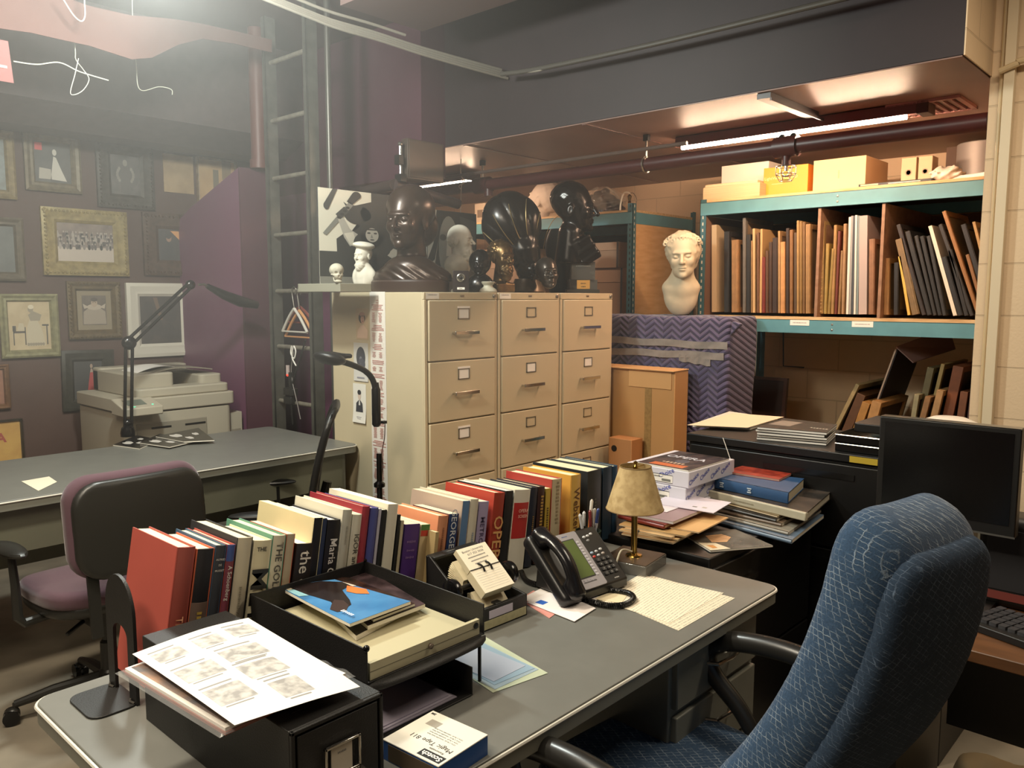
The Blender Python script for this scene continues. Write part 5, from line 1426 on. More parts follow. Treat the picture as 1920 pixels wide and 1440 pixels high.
# ================================================================ ON THE CABINET SIDE
CSX = FCX-.0008
def side_card(name, label, x0, y0, x1, y1, col, art=None, th=.0006, cat='photograph', group=None, curl=0.0):
    """flat thing taped to the left cabinet's side; local x = photo right (toward -Y)"""
    A, C_ = at(x0, y0, X=CSX), at(x1, y0, X=CSX); zb = at(x0, y1, X=CSX)[2]
    W = A[1]-C_[1]; H = A[2]-zb
    t = thing(name, label, cat, (CSX, (A[1]+C_[1])/2, zb+H/2), group=group)
    b = B(); b.grid(lambda u, v: (-.0008-curl*max(0, .5-v)**2, W/2-W*u, -H/2+H*v), 4, 10, col, th=th)
    part('card', b, t)
    if art:
        b = B(); art(b, W, H); 
        # art is laid out as (x right, y depth, z up) then turned onto the side
        b.v = [(-.0016-curl*max(0, .5-(v[2]+H/2)/H)**2+(-v[1])*-1*0-(.0004 if v[1] < Y8-.0001 else 0)-(.0004 if v[1] < Y8-.0003 else 0), -v[0], v[2]) for v in b.v]
        part('print', b, t)
    return t
def art_lady(b, w, h):
    w /= 2; h /= 2
    pol(b, [(-.8*w, -.9*h), (.85*w, -.9*h), (.9*w, -.4*h), (.3*w, -.05*h), (-.2*w, -.1*h), (-.7*w, -.4*h)], mat('#d8b8a0', .6), Y8)
    blob(b, .0, .40*h, .52*w, .36*h, mat('#3d2c24', .6), Y8); blob(b, .12*w, .30*h, .30*w, .28*h, mat('#d3a48a', .6), Y8-.0002)
    blob(b, .05*w, .62*h, .45*w, .14*h, mat('#b98a74', .6), Y8-.0002); blob(b, .1*w, .33*h, .05*w, .02*h, mat('#5b3a30', .6), Y8-.0004); blob(b, .16*w, .18*h, .09*w, .03*h, mat('#9a4a40', .6), Y8-.0004)
def art_hair(b, w, h):
    w /= 2; h /= 2
    blob(b, 0, .25*h, .62*w, .55*h, mat('#3c3c42', .6), Y8); blob(b, .1*w, -.1*h, .5*w, .3*h, mat('#4b4b52', .6), Y8-.0002); blob(b, 0, .1*h, .2*w, .2*h, mat('#77767c', .6), Y8-.0002)
    b.box(-.5*w, .5*w, Y8-.0004, Y8, -.85*h, -.78*h, mat('#8a8890', .6))
def art_man(b, w, h):
    w /= 2; h /= 2
    pol(b, [(-.55*w, -.45*h), (.55*w, -.45*h), (.45*w, .0), (.15*w, .15*h), (-.15*w, .15*h), (-.5*w, .0)], mat('#33343a', .6), Y8)
    pol(b, [(-.12*w, -.1*h), (.12*w, -.1*h), (.08*w, .14*h), (-.08*w, .14*h)], mat('#d8d3cc', .6), Y8-.0002)
    blob(b, 0, .40*h, .24*w, .24*h, mat('#c9b6a6', .6), Y8-.0002); blob(b, 0, .56*h, .28*w, .13*h, mat('#2b2a2e', .6), Y8-.0004)
    b.box(-.35*w, .35*w, Y8-.0004, Y8, -.72*h, -.69*h, mat('#a9a4a8', .6)); b.box(-.25*w, .25*w, Y8-.0004, Y8, -.80*h, -.78*h, mat('#a9a4a8', .6))
side_card('portrait_photo', 'tinted photograph of a woman with a headband, topmost on the cabinet side', 667, 578, 690, 636, mat('#c9b08e', .5), art_lady)
side_card('portrait_print', 'small white print of a head of dark hair, middle of three on the cabinet side', 663, 642, 690, 713, mat('#c9c5be', .6), art_hair, cat='print', curl=.01)
side_card('portrait_print', 'white card drawn with a man in a dark suit, lowest on the cabinet side', 662, 718, 686, 790, mat('#dcd7cc', .6), art_man, cat='print', curl=.03)
def art_list(b, w, h):
    r = mat('#b5716a', .6); w /= 2
    rr = random.Random(9); z = h/2-.04
    def line(z, a, th=.0022, x0=0): b.box((x0-a)*w, (x0+a)*w, Y8-.0004, Y8-.0002, z, z+th, r)
    b.text('~~', .009, r, frameT((0, Y8, z), (1, 0, 0), (0, 0, 1)), width=w*1.5); z -= .012; b.text('~~', .009, r, frameT((0, Y8, z), (1, 0, 0), (0, 0, 1)))
    while z > -h/2+.03:
        k = rr.choice([3, 4]); z -= .012
        for _ in range(k): line(z, rr.uniform(.45, .85), .0028); z -= .0075
        z -= .006
        for _ in range(rr.randint(5, 13)):
            for x0 in (-.5, .35): line(z, rr.uniform(.12, .26), .0016, x0)
            z -= .0048
A, C_ = at(694, 546, X=CSX), at(722, 546, X=CSX)
side_card('long_paper_list', 'long white paper strip printed in red hanging down the cabinet side', 693, 547, 722, 940, mat('#ddd6cc', .6), art_list, cat='paper list')
# ================================================================ BUSTS AND ORNAMENTS
def to_local(P, o, s, yaw=0.0, pitch=0.0, roll=0.0):
    Rm = np.array(Euler((pitch, roll, yaw)).to_matrix())
    return ((P-np.array(o)) @ Rm)/s
def headf(Q, nose=1.0, brow=1.0, beard=0.0, fat=1.0, neck=True, ears=True, sock=1.0):
    """Q in head units: face towards -y, chin at z=0, crown at z=1"""
    d = ell(Q, (0, .06, .62), (.325*fat, .41, .375))
    d = smin(d, ell(Q, (0, -.10, .42), (.265*fat, .285, .36)), .08)
    d = smin(d, ell(Q, (0, -.17, .17), (.20*fat, .19, .15)), .09)
    d = smin(d, ell(Q, (0, -.305, .075), (.085, .075, .065)), .06)
    for s in (-1, 1): d = smin(d, ell(Q, (s*.165, -.27, .375), (.075, .07, .085)), .07)
    d = smin(d, ell(Q, (0, -.335, .555), (.20, .065, .040*brow)), .05)
    for s in (-1, 1):
        d = ssub(d, ell(Q, (s*.125, -.405, .475), (.085*sock, .085*sock, .055*sock)), .035)
        d = smin(d, ell(Q, (s*.125, -.325, .478), (.058, .045, .036)), .008)
        d = smin(d, cap(Q, (s*.065, -.345, .497), (s*.185, -.315, .497), .012), .012)
    d = smin(d, cap(Q, (0, -.375, .52), (0, -.375-.095*nose, .355), .024, .042*nose), .025)
    for s in (-1, 1): d = smin(d, ell(Q, (s*.042, -.40, .342), (.032, .04, .028)), .02)
    d = smin(d, ell(Q, (0, -.36, .245), (.085, .045, .024)), .02)
    d = smin(d, ell(Q, (0, -.355, .198), (.070, .042, .024)), .02)
    d = ssub(d, ell(Q, (0, -.405, .222), (.09, .03, .006)), .006)
    d = ssub(d, ell(Q, (0, -.38, .150), (.06, .025, .014)), .02)
    if ears:
        for s in (-1, 1):
            e = ell(Q, (s*.325*fat, .02, .43), (.035, .085, .135), rx=.2)
            e = ssub(e, ell(Q, (s*.365*fat, .0, .44), (.022, .045, .08)), .015)
            d = smin(d, e, .02)
    if beard:
        bd = ell(Q, (0, -.20, .08), (.235, .22, .26*beard)); bd = smin(bd, ell(Q, (0, -.27, -.08*beard), (.14, .14, .20*beard)), .08)
        bd = bd+.018*np.sin(Q[:, 0]*46+4*np.sin(Q[:, 2]*14))*np.cos(Q[:, 2]*22+Q[:, 1]*14)
        bd = ssub(bd, ell(Q, (0, -.47, .222), (.07, .05, .018)), .01)
        d = smin(d, bd, .03)
    if neck: d = smin(d, cap(Q, (0, .05, .25), (0, .12, -.32), .20*fat, .225*fat), .08)
    return d
def curls(Q, c, r, amp=.03, k=22.0):
    return ell(Q, c, r)+amp*(np.sin(Q[:, 0]*k+2*np.sin(Q[:, 2]*9))*np.sin(Q[:, 2]*k+1.3)*np.sin(Q[:, 1]*k+.4))
CT = FCZ+.001
def place(px, py, Y): p = at(px, py, Y=Y); return p
SCL = lambda npx, Y, px=900: npx/FPX*float(np.dot(np.array(at(px, 545, Y=Y))-EYE, CF))

M_PLAS = mat('#cfc9ba', .75, noise=.06, scale=20, bump=.08, bscale=60)
M_BRZ = mat('#3a2a20', .30, metal=.35, noise=.3, scale=10)
M_BRZD = mat('#1c1714', .24, metal=.4, noise=.3, scale=16)
M_GOLD = mat('#6d5432', .34, metal=.7, noise=.5, scale=26)

# poster boards at the back
pyy = 3.36
def board(name, label, X0, X1, z0, z1, art, Y=pyy, lean=0.0, rz=0.0, base='#d2cdbc', cat='poster'):
    t = thing(name, label, cat, ((X0+X1)/2, Y, z0), rz); t.rotation_euler = (-lean, 0, rz)
    W = X1-X0; H = z1-z0
    b = B(); b.box(-W/2, W/2, 0, .012, 0, H, mat('#2c2a28', .7)); b.box(-W/2, W/2, -.0012, 0, 0, H, mat(base, .55)); part('board', b, t)
    b = B(); art(b, W/2, H/2); b.v = [(v[0], v[1]+.006, v[2]+H/2) for v in b.v]; part('picture', b, t)
    return t
K1 = mat('#1f211f', .55); K2 = mat('#3a3b38', .55); K3 = mat('#77766e', .55); K4 = mat('#c9c4b4', .55); K5 = mat('#a5a196', .55)
def art_viola(b, w, h):
    y = -.0078
    def p(pts, m, k=0): pol(b, [((px-705)/107*w, (448-py)/97*h) for px, py in pts], m, y-.0003*k)
    def o(px, py, rx, ry, m, k): blob(b, (px-705)/107*w, (448-py)/97*h, rx/107*w, ry/97*h, m, y-.0003*k, 20)
    p([(690, 351), (812, 351), (812, 545), (690, 545)], K1, 1); p([(598, 478), (700, 478), (700, 533), (598, 533)], K1, 1); p([(598, 530), (812, 530), (812, 545), (598, 545)], K3, 2)
    p([(640, 375), (652, 384), (690, 370), (700, 351), (712, 351), (712, 480), (640, 480), (650, 440), (668, 425), (652, 400)], K1, 3)
    o(665, 400, 24, 20, K1, 4); o(700, 395, 30, 26, K1, 4); p([(627, 452), (640, 440), (650, 470), (662, 500), (640, 515), (628, 500)], K1, 4)
    p([(622, 351), (630, 351), (616, 388), (608, 392), (606, 384)], K2, 4); o(611, 386, 5, 8, K2, 5)
    p([(655, 358), (666, 352), (668, 366), (655, 380), (646, 374)], K1, 6); o(663, 360, 8, 8, K1, 7)
    p([(650, 374), (658, 380), (610, 446), (604, 442)], K3, 6); p([(641, 385), (650, 394), (634, 412), (626, 402)], K2, 7)
    for k in range(4): o(632+5*k, 408-7*k, 3.5, 2.5, K1, 8+k)
    p([(630, 412), (640, 408), (650, 430), (664, 440), (660, 462), (650, 466), (640, 448)], K5, 7); p([(640, 440), (656, 436), (664, 470), (650, 462)], K4, 8)
    o(690, 438, 22, 30, K1, 9); o(672, 460, 16, 22, K1, 9); o(708, 462, 18, 24, K1, 9)
    o(690, 440, 12, 15, K5, 11); o(684, 436, 3.2, 1.8, K1, 12); o(696, 436, 3.2, 1.8, K1, 12); p([(689, 438), (692, 446), (687, 446)], K3, 12); o(690, 450, 4, 1.6, K2, 12); p([(678, 430), (702, 430), (700, 427), (680, 427)], K1, 12)
    p([(716, 480), (730, 466), (742, 470), (744, 480), (728, 488)], K5, 8)
X0, X1 = at(598, 450, Y=pyy)[0], at(812, 450, Y=pyy)[0]
board('poster_board', 'large black and white poster board with a frizzy-haired woman and violin necks', X0, X1, CT+.04, at(600, 351, Y=pyy)[2], art_viola)
b = B(); xs0, xs1 = at(604, 540, Y=3.2)[0], at(662, 540, Y=3.2)[0]
b.box(xs0, xs1, 3.06, 3.40, CT, CT+.038, mat('#8f8c7c', .6)); tag(b.obj('grey_board', smooth=0, bevel=.002), 'grey flat board under the poster and skull, overhanging the left filing cabinet', 'board')
def art_face(b, w, h):
    y = -.0078
    def p(pts, m, k=0): pol(b, [(x*w, z*h) for x, z in pts], m, y-.0003*k)
    p([(-1, -1), (1, -1), (1, 1), (-1, 1)], K1, 0)
    p([(-.95, 1), (-.62, 1), (-.75, .2), (-.98, -.2)], K5, 1); p([(-1, -.35), (-.7, -.2), (-.55, .3), (-.8, -.7)], K5, 1)
    blob(b, -.15*w, .1*h, .40*w, .78*h, K3, y-.0006, 24); blob(b, -.38*w, .35*h, .13*w, .08*h, K2, y-.0009, 12); blob(b, .06*w, .35*h, .13*w, .08*h, K2, y-.0009, 12)
    p([(-.22, .3), (-.08, .3), (-.04, -.1), (-.26, -.1)], K5, 4); blob(b, -.15*w, -.30*h, .16*w, .08*h, K2, y-.0014, 12)
    p([(.3, .9), (.95, .8), (.95, -.9), (.4, -.9)], K2, 2)
fx0, fx1 = at(800, 450, Y=3.28)[0], at(893, 450, Y=3.28)[0]
board('poster_board', 'small black poster with a woman with closed eyes, between the brown and white busts', fx0, fx1, CT+.0, at(850, 397, Y=3.28)[2], art_face, Y=3.28, lean=-.0)
# ---- big dark brown bust
Yb = 3.04
ox, _, _ = at(768, 500, Y=Yb)
k = SCL(190, Yb, 768)/190    # metres per photo pixel there
t = thing('bust', 'large dark brown bust of a youth with smooth hair, biggest on the filing cabinets', 'bust', (ox, Yb, CT), rz=-1.22, group=None)
hs_ = 112*k
def bigbust(P):
    Q = to_local(P, (0, -.01, 78*k), hs_, 0, .03)
    d = headf(Q, 1.0, 1.0)
    d = smin(d, ell(Q, (0, .12, .68), (.40, .44, .40)), .03)
    d = smin(d, ell(Q, (0, .40, .40), (.34, .22, .36)), .06)
    d = smin(d, cap(Q, (0, .10, .2), (0, .15, -.3), .21, .26), .08)
    b_ = ell(P, (0, .02, 22*k), (82*k, 48*k, 36*k)); b_ = smin(b_, ell(P, (0, .0, 46*k), (48*k, 38*k, 24*k)), .03)
    b_ = b_+.0022*np.sin((P[:, 0]*.8+P[:, 2]*1.4+P[:, 1]*.5)*120)*np.clip((55*k-P[:, 2])*20, 0, 1)
    d = smin(d, b_, .02)
    return np.maximum(d, 20*k-P[:, 2])
carved('bust_figure', bigbust, (-.24, -.17, .02), (.24, .19, .52), .0052, M_BRZ, t)
b = B(); b.lathe([(0, 0), (77*k, 0), (79*k, 3*k), (79*k, 19*k), (76*k, 22*k), (0, 22*k)], mat('#35231a', .4), 40); b.v = [(v[0], v[1]*.62, v[2]) for v in b.v]; part('plinth', b, t)
# ---- small white bust with beret
Yb = 3.25; ox = at(681, 500, Y=Yb)[0]; k = SCL(1, Yb, 680)
t = thing('bust', 'small white plaster bust wearing a beret, in front of the poster', 'bust', (ox, Yb, CT), rz=-1.35)
def beret(P):
    Q = to_local(P, (0, 0, 46*k), 44*k, 0, 0)
    d = headf(Q, .9, 1.1, beard=.6)
    d = smin(d, ell(Q, (.04, .02, .92), (.46, .48, .16), ry=.15), .04)
    b_ = ell(P, (0, .008, 28*k), (26*k, 16*k, 24*k)); b_ = smin(b_, rb(P, (0, .004, 10*k), (14*k, 12*k, 11*k), .01), .02)
    b_ = smin(b_, cap(P, (0, 0, 30*k), (0, 0, 50*k), 10*k), .02)
    b_ = b_+.0016*np.sin(P[:, 0]*160)*np.clip((P[:, 2]-10*k)*30, 0, 1)
    return np.maximum(smin(d, b_, .012), -P[:, 2]+.0005)
carved('bust_figure', beret, (-.09, -.08, 0), (.09, .09, .27), .0036, M_PLAS, t)
# ---- skull
Yb = 3.10; ox = at(632, 510, Y=Yb)[0]; k = SCL(1, Yb, 632)
t = thing('skull', 'small off-white skull on the grey board beside the beret bust', 'skull', (ox, Yb, CT+.039), rz=-.35)
def skull(P):
    s_ = 37*k; Q = to_local(P, (0, 0, 0), s_)
    d = ell(Q, (0, .10, .66), (.36, .46, .34)); d = smin(d, ell(Q, (0, -.16, .40), (.23, .22, .26)), .08)
    for s in (-1, 1):
        d = ssub(d, ell(Q, (s*.13, -.36, .50), (.095, .14, .085)), .02); d = smin(d, cap(Q, (s*.22, -.22, .38), (s*.30, .0, .42), .035), .04)
        d = ssub(d, ell(Q, (s*.30, -.1, .30), (.06, .15, .1)), .04)
    d = ssub(d, ell(Q, (0, -.42, .33), (.05, .12, .075)), .01)
    j = ell(Q, (0, -.20, .08), (.19, .19, .10)); j = ssub(j, ell(Q, (0, -.08, .14), (.13, .17, .12)), .02)
    for s in (-1, 1): j = smin(j, cap(Q, (s*.18, -.10, .10), (s*.20, .02, .35), .035), .03)
    d = np.minimum(d, j)
    d = d+.012*np.maximum(0, np.sin(Q[:, 0]*70))*np.clip(1-np.abs(Q[:, 2]-.17)*12, 0, 1)*(Q[:, 1] < -.2)
    return d*s_
carved('skull_bone', skull, (-.06, -.07, -.005), (.06, .08, .12), .0026, mat('#b9b3a0', .7, noise=.25, scale=50), t)
# ---- white bearded bust
Yb = 3.16; ox = at(861, 500, Y=Yb)[0]; k = SCL(1, Yb, 861)
t = thing('bust', 'white plaster bust of a bearded balding man in profile facing right', 'bust', (ox, Yb, CT), rz=.40)
def whitebust(P):
    Q = to_local(P, (0, -.01, 70*k), 56*k, 0, 0)
    d = headf(Q, 1.2, 1.2, beard=.75); d = smin(d, curls(Q, (0, .22, .50), (.34, .25, .28), .02, 26), .03)
    b_ = ell(P, (0, .01, 50*k), (33*k, 22*k, 22*k)); b_ = smin(b_, cap(P, (0, 0, 26*k), (0, 0, 45*k), 10*k, 18*k), .02)
    b_ = b_+.0014*np.sin(P[:, 0]*150+P[:, 1]*80)
    d = smin(d, b_, .015); return d
carved('bust_figure', whitebust, (-.12, -.12, .045), (.12, .12, .42), .0038, M_PLAS, t)
b = B(); b.lathe([(0, 0), (16*k, 0), (16*k, 5*k), (9*k, 9*k), (8*k, 20*k), (11*k, 27*k), (0, 27*k)], M_PLAS, 24); part('socle', b, t)
# ---- toy camera box
Yb = 2.80; p = at(864, 530, Y=Yb); k = SCL(1, Yb, 864)
t = thing('small_camera', 'small black box camera with a round lens at the front edge of the cabinet top', 'camera', (p[0], Yb, CT), rz=-.7)
b = B(); b.box(-13*k, 13*k, 0, 26*k, 0, 39*k, M_BLK); b.box(-15*k, 15*k, -2*k, 2*k, 1.5*k, 40*k, mat('#2c2322', .35)); part('camera_body', b, t, bevel=.0015)
b = B(); b.lathe([(7*k, 0), (8*k, 2*k), (6*k, 3*k), (5*k, 1*k), (0, 1*k)], M_STEEL, 22, TR(0, -2*k, 27*k, rx=PI/2)); b.lathe([(3*k, 1.2*k), (0, 2.2*k)], M_BLKG, 16, TR(0, -2*k, 27*k, rx=PI/2)); part('lens', b, t)
b = B(); b.box(-7*k, 7*k, -2.6*k, -2*k, 5*k, 9*k, M_PAPER); b.text('~~', 3*k, K1, frameT((0, -2.7*k, 7*k), (1, 0, 0), (0, 0, 1))); part('name_plate', b, t)
# ---- white vase
p = at(918, 540, Y=2.79); k = SCL(1, 2.79, 918)
t = thing('white_vase', 'small white waisted ceramic jar beside the bearded bronze head', 'vase', (p[0], 2.80, CT))
b = B(); b.lathe([(0, 0), (16*k, 0), (17*k, 2*k), (15*k, 6*k), (9*k, 10*k), (8.5*k, 13*k), (12*k, 17*k), (13*k, 19*k), (12*k, 20*k), (10*k, 19.5*k), (7*k, 13*k), (0, 12*k)], mat('#b9b4a2', .4), 30); part('vase_body', b, t)
# ---- dark hooded bust behind the vase
Yb = 2.93; p = at(902, 500, Y=Yb); k = SCL(1, Yb, 902)
t = thing('bust', 'near-black hooded bust standing behind the small white jar', 'bust', (p[0]-.01, Yb, CT), rz=-.9)
def hood(P):
    Q = to_local(P, (0, 0, 30*k), 46*k, 0, 0); d = headf(Q, 1, 1)
    d = smin(d, ell(Q, (0, .14, .58), (.46, .46, .52)), .05)
    b_ = ell(P, (0, .01, 10*k), (27*k, 20*k, 26*k)); return np.maximum(smin(d, b_, .02), -P[:, 2]+.0005)
carved('bust_figure', hood, (-.11, -.10, 0), (.11, .11, .32), .005, M_BRZD, t)
# ---- bearded bronze head
Yb = 2.92; p = at(942, 500, Y=Yb); k = SCL(1, Yb, 942)
t = thing('bust', 'bronze-gold bust of an old man with a long curly beard', 'bust', (p[0], Yb, CT), rz=-.25)
def oldman(P):
    Q = to_local(P, (0, 0, 36*k), 60*k, 0, .05)
    d = headf(Q, 1.15, 1.5, beard=.95); d = smin(d, curls(Q, (0, .16, .66), (.40, .40, .38), .035, 24), .03)
    b_ = rb(P, (0, .008, 9*k), (21*k, 17*k, 9.5*k), .012); b_ = smin(b_, cap(P, (0, .01, 12*k), (0, .01, 36*k), 13*k), .02)
    return np.maximum(smin(d, b_, .015), -P[:, 2]+.0005)
carved('bust_figure', oldman, (-.10, -.11, 0), (.10, .11, .34), .0036, M_GOLD, t)
# ---- big ribbed fan headdress bust
Yb = 3.12; p = at(965, 500, Y=Yb); k = SCL(1, Yb, 965)
t = thing('fan_bust', 'large black bronze figure with a tall ribbed fan-shaped headdress', 'bust', (p[0], Yb, CT), rz=-.80)
fc = (4*k, .0, 100*k)
def fan(P):
    # a swept ribbed shell rising from the lower right
    x, y, z = P[:, 0], P[:, 1], P[:, 2]
    d = ell(P, (-6*k, .012, 128*k), (56*k, 34*k, 60*k), ry=-.35)
    cxr, czr = 40*k, 52*k
    ang = np.arctan2(z-czr, cxr-x); rib = np.abs(np.sin(ang*9.0))
    d = d-.007*(rib**.6-.6)
    lower = cap(P, (30*k, .0, 30*k), (18*k, 0, 78*k), 22*k, 30*k)
    d = smin(d, lower, .03)
    d = d+.0022*np.sin(z*170)*np.sin(x*140)*np.clip((70*k-z)*20, 0, 1)
    face = headf(to_local(P, (32*k, -.03, 22*k), 40*k, 0, .05), 1, 1, neck=False)
    d = smin(d, face, .012)
    return np.maximum(d, 12*k-z)
carved('figure', fan, (-.19, -.13, .02), (.19, .14, .60), .0052, M_BRZD, t)
b = B()
for a in np.linspace(.35, 2.35, 8):
    pts = []
    for r_ in np.linspace(.30, 1.12, 16):
        rr_ = 108*k*r_; x = 40*k-rr_*math.cos(a+.25*(r_-.3)); z = 52*k+rr_*math.sin(a+.25*(r_-.3))
        # drop on the shell surface
        best = None
        ca, sa = math.cos(.35), math.sin(.35); dx, dz = x+6*k, z-128*k
        u = (dx*ca-dz*sa)/(56*k); w_ = (dx*sa+dz*ca)/(60*k)
        q_ = 1-u*u-w_*w_
        if q_ <= .02: continue
        pts.append((x, .012-34*k*math.sqrt(q_)-.0035, z))
    if len(pts) > 3: b.tube(pts, .0026, mat('#85734c', .35, metal=.6), 6)
part('lit_rib', b, t)  # pale strips put the light caught on the ribs into colour
b = B(); b.lathe([(0, 0), (33*k, 0), (34*k, 3*k), (31*k, 12*k), (26*k, 20*k), (24*k, 26*k), (0, 26*k)], mat('#5b4a34', .35, metal=.4, noise=.3), 32, None, (24*k, 0)); part('round_base', b, t)
# ---- tilted bronze mask
p = at(1032, 505, Y=2.86); k = SCL(1, 2.86, 1032)
t = thing('bronze_mask', 'bronze face mask leaning on edge at the right of the fan figure', 'mask', (p[0], 2.88, CT), rz=-.45)
def mask(P):
    Q = to_local(P, (0, 0, 6*k), 62*k, 0, -.10); d = headf(Q, 1, 1, neck=False, ears=False, sock=1.1)
    back = ell(Q, (0, .10, .5), (.24, .33, .46)); d = ssub(d, back, .02); return np.maximum(d, -P[:, 2]+.0005)
carved('mask_face', mask, (-.08, -.10, 0), (.08, .10, .24), .0032, mat('#4b433c', .28, metal=.6, noise=.3), t)
# ---- horn-shaped dark stand with gilt rim behind the man's head
Yb = 3.26; p = at(1050, 480, Y=Yb); k = SCL(1, Yb, 1050)
t = thing('draped_stand', 'black draped form with a thin gilt arched rim behind the bronze mask', 'sculpture', (p[0], Yb, CT), rz=-.80)
def horn(P):
    d = ell(P, (-2*k, .02, 96*k), (24*k, 16*k, 42*k), ry=.25); d = smin(d, cap(P, (4*k, .02, 8*k), (0, .02, 70*k), 24*k, 16*k), .03)
    return np.maximum(d, -P[:, 2]+.0005)
carved('drapery', horn, (-.11, -.08, 0), (.13, .12, .40), .006, mat('#0f0d0c', .5), t)
b = B(); b.tube(catm([(-30*k, -.02, 62*k), (-31*k, -.025, 85*k), (-24*k, -.03, 115*k), (-10*k, -.03, 138*k), (8*k, -.03, 143*k), (22*k, -.02, 135*k), (33*k, -.015, 110*k)], 50), .0022, mat('#a08350', .3, metal=.8), 6); part('gilt_rim', b, t)
# ---- black bronze bust of a man in profile on a stepped plinth
Yb = 3.02; p = at(1092, 500, Y=Yb); k = SCL(1, Yb, 1092)
t = thing('bust', 'black bronze bust of a man in profile on a stepped plinth with a brass plate', 'bust', (p[0]+.0, Yb, CT), rz=-.80)
b = B(); b.box(-30*k, 30*k, -22*k, 22*k, 0, 7*k, mat('#3b3934', .3)); part('plinth_step', b, t, bevel=.001)
b = B(); b.box(-26*k, 26*k, -19*k, 19*k, 7*k, 25*k, mat('#2e2d2b', .3, kind='marble', hex2='#4a4945')); part('plinth_step', b, t, bevel=.001)
b = B(); b.box(-22*k, 22*k, -15*k, 15*k, 25*k, 58*k, mat('#44433f', .4, kind='marble', hex2='#5e5c56')); part('plinth_block', b, t, bevel=.001)
b = B(); b.box(-12*k, 12*k, -19.8*k, -19*k, 8*k, 24*k, mat('#c79a55', .4, metal=.4)); b.text('~~', 4.5*k, K1, frameT((0, -20*k, 18*k), (1, 0, 0), (0, 0, 1))); b.text('~~', 4*k, K1, frameT((0, -20*k, 12*k), (1, 0, 0), (0, 0, 1))); part('brass_plate', b, t)
b = B(); b.text('~~~~~~', 4.2*k, mat('#8a8880', .4), frameT((0, -15.2*k, 50*k), (1, 0, 0), (0, 0, 1))); part('inscription', b, t)
def manbust(P):
    Q = to_local(P, (-14*k, .0, 112*k), 88*k, PI/2-.35, -.02)
    d = headf(Q, 1.15, 1.3, fat=1.05)
    d = smin(d, curls(Q, (0, .12, .72), (.375, .42, .36), .008, 30), .03)
    b_ = cap(P, (-26*k, 0, 62*k), (-22*k, .0, 110*k), 26*k, 24*k)
    b_ = smin(b_, rb(P, (4*k, 0, 78*k), (20*k, 24*k, 24*k), .01, ry=-.55), .02)
    b_ = b_-.004*np.clip(np.sin((P[:, 0]*.7-P[:, 2])*95), 0, 1)*(P[:, 0] > -10*k)
    b_ = smin(b_, cap(P, (0, 0, 56*k), (0, 0, 70*k), 14*k), .015)
    d = smin(d, b_, .02)
    return np.maximum(d, 55*k-P[:, 2])
carved('bust_figure', manbust, (-.20, -.14, .13), (.20, .14, .66), .0052, M_BRZD, t)

# ================================================================ THE WHITE MARBLE BUST ON THE CRATE
Xb = 4.24; p = at(1276, 588, X=Xb); kb = 1/FPX*float(np.dot(np.array(p)-EYE, CF))
t = thing('bust', 'off-white plaster bust of a curly-haired man tilted beside the teal rack', 'bust', (Xb, p[1], 1.384), rz=-.98)
def marble(P):
    Q = to_local(P, (4*kb, -.01, 68*kb), 86*kb, -.12, .06, -.05)
    d = headf(Q, 1.15, 1.2, fat=1.0, ears=False)
    hair = curls(Q, (0, .10, .62), (.385, .42, .41), .020, 24)
    hair = ssub(hair, ell(Q, (0, -.46, .40), (.27, .36, .36)), .02)
    d = smin(d, hair, .02)
    for j in range(26):
        a = PI*(j/12.5)+PI/2*0; rr = random.Random(j)
        if j < 13: c_ = (.27*math.cos(PI*j/12), -.27+.10*abs(math.cos(PI*j/12)), .74+.12*math.sin(PI*j/12))
        else: c_ = (.36*math.cos(PI*(j-13)/12), -.08+.04*math.sin(j*1.7), .76+.17*math.sin(PI*(j-13)/12))
        d = smin(d, np.sqrt((np.linalg.norm((Q-np.array(c_))*np.array([1, 1, 1]), axis=1)-.036)**2+((Q-np.array(c_))[:, 1]*.9)**2)-.020, .012)
    d = smin(d, curls(Q, (0, .22, .36), (.30, .24, .26), .018, 26), .03)
    c1 = ell(P, (0, .015, 40*kb), (32*kb, 19*kb, 42*kb)); c1 = smin(c1, ell(P, (0, .015, 52*kb), (35*kb, 18*kb, 18*kb)), .025); c1 = smin(c1, cap(P, (1*kb, .01, 52*kb), (3*kb, .0, 96*kb), 22*kb, 19*kb), .03)
    d = smin(d, c1, .02)
    return np.maximum(d, -P[:, 2]+.0005)
carved('bust_figure', marble, (-.16, -.16, 0), (.16, .16, .56), .0042, mat('#c9bb9e', .62, noise=.08, scale=24, bump=.05), t)
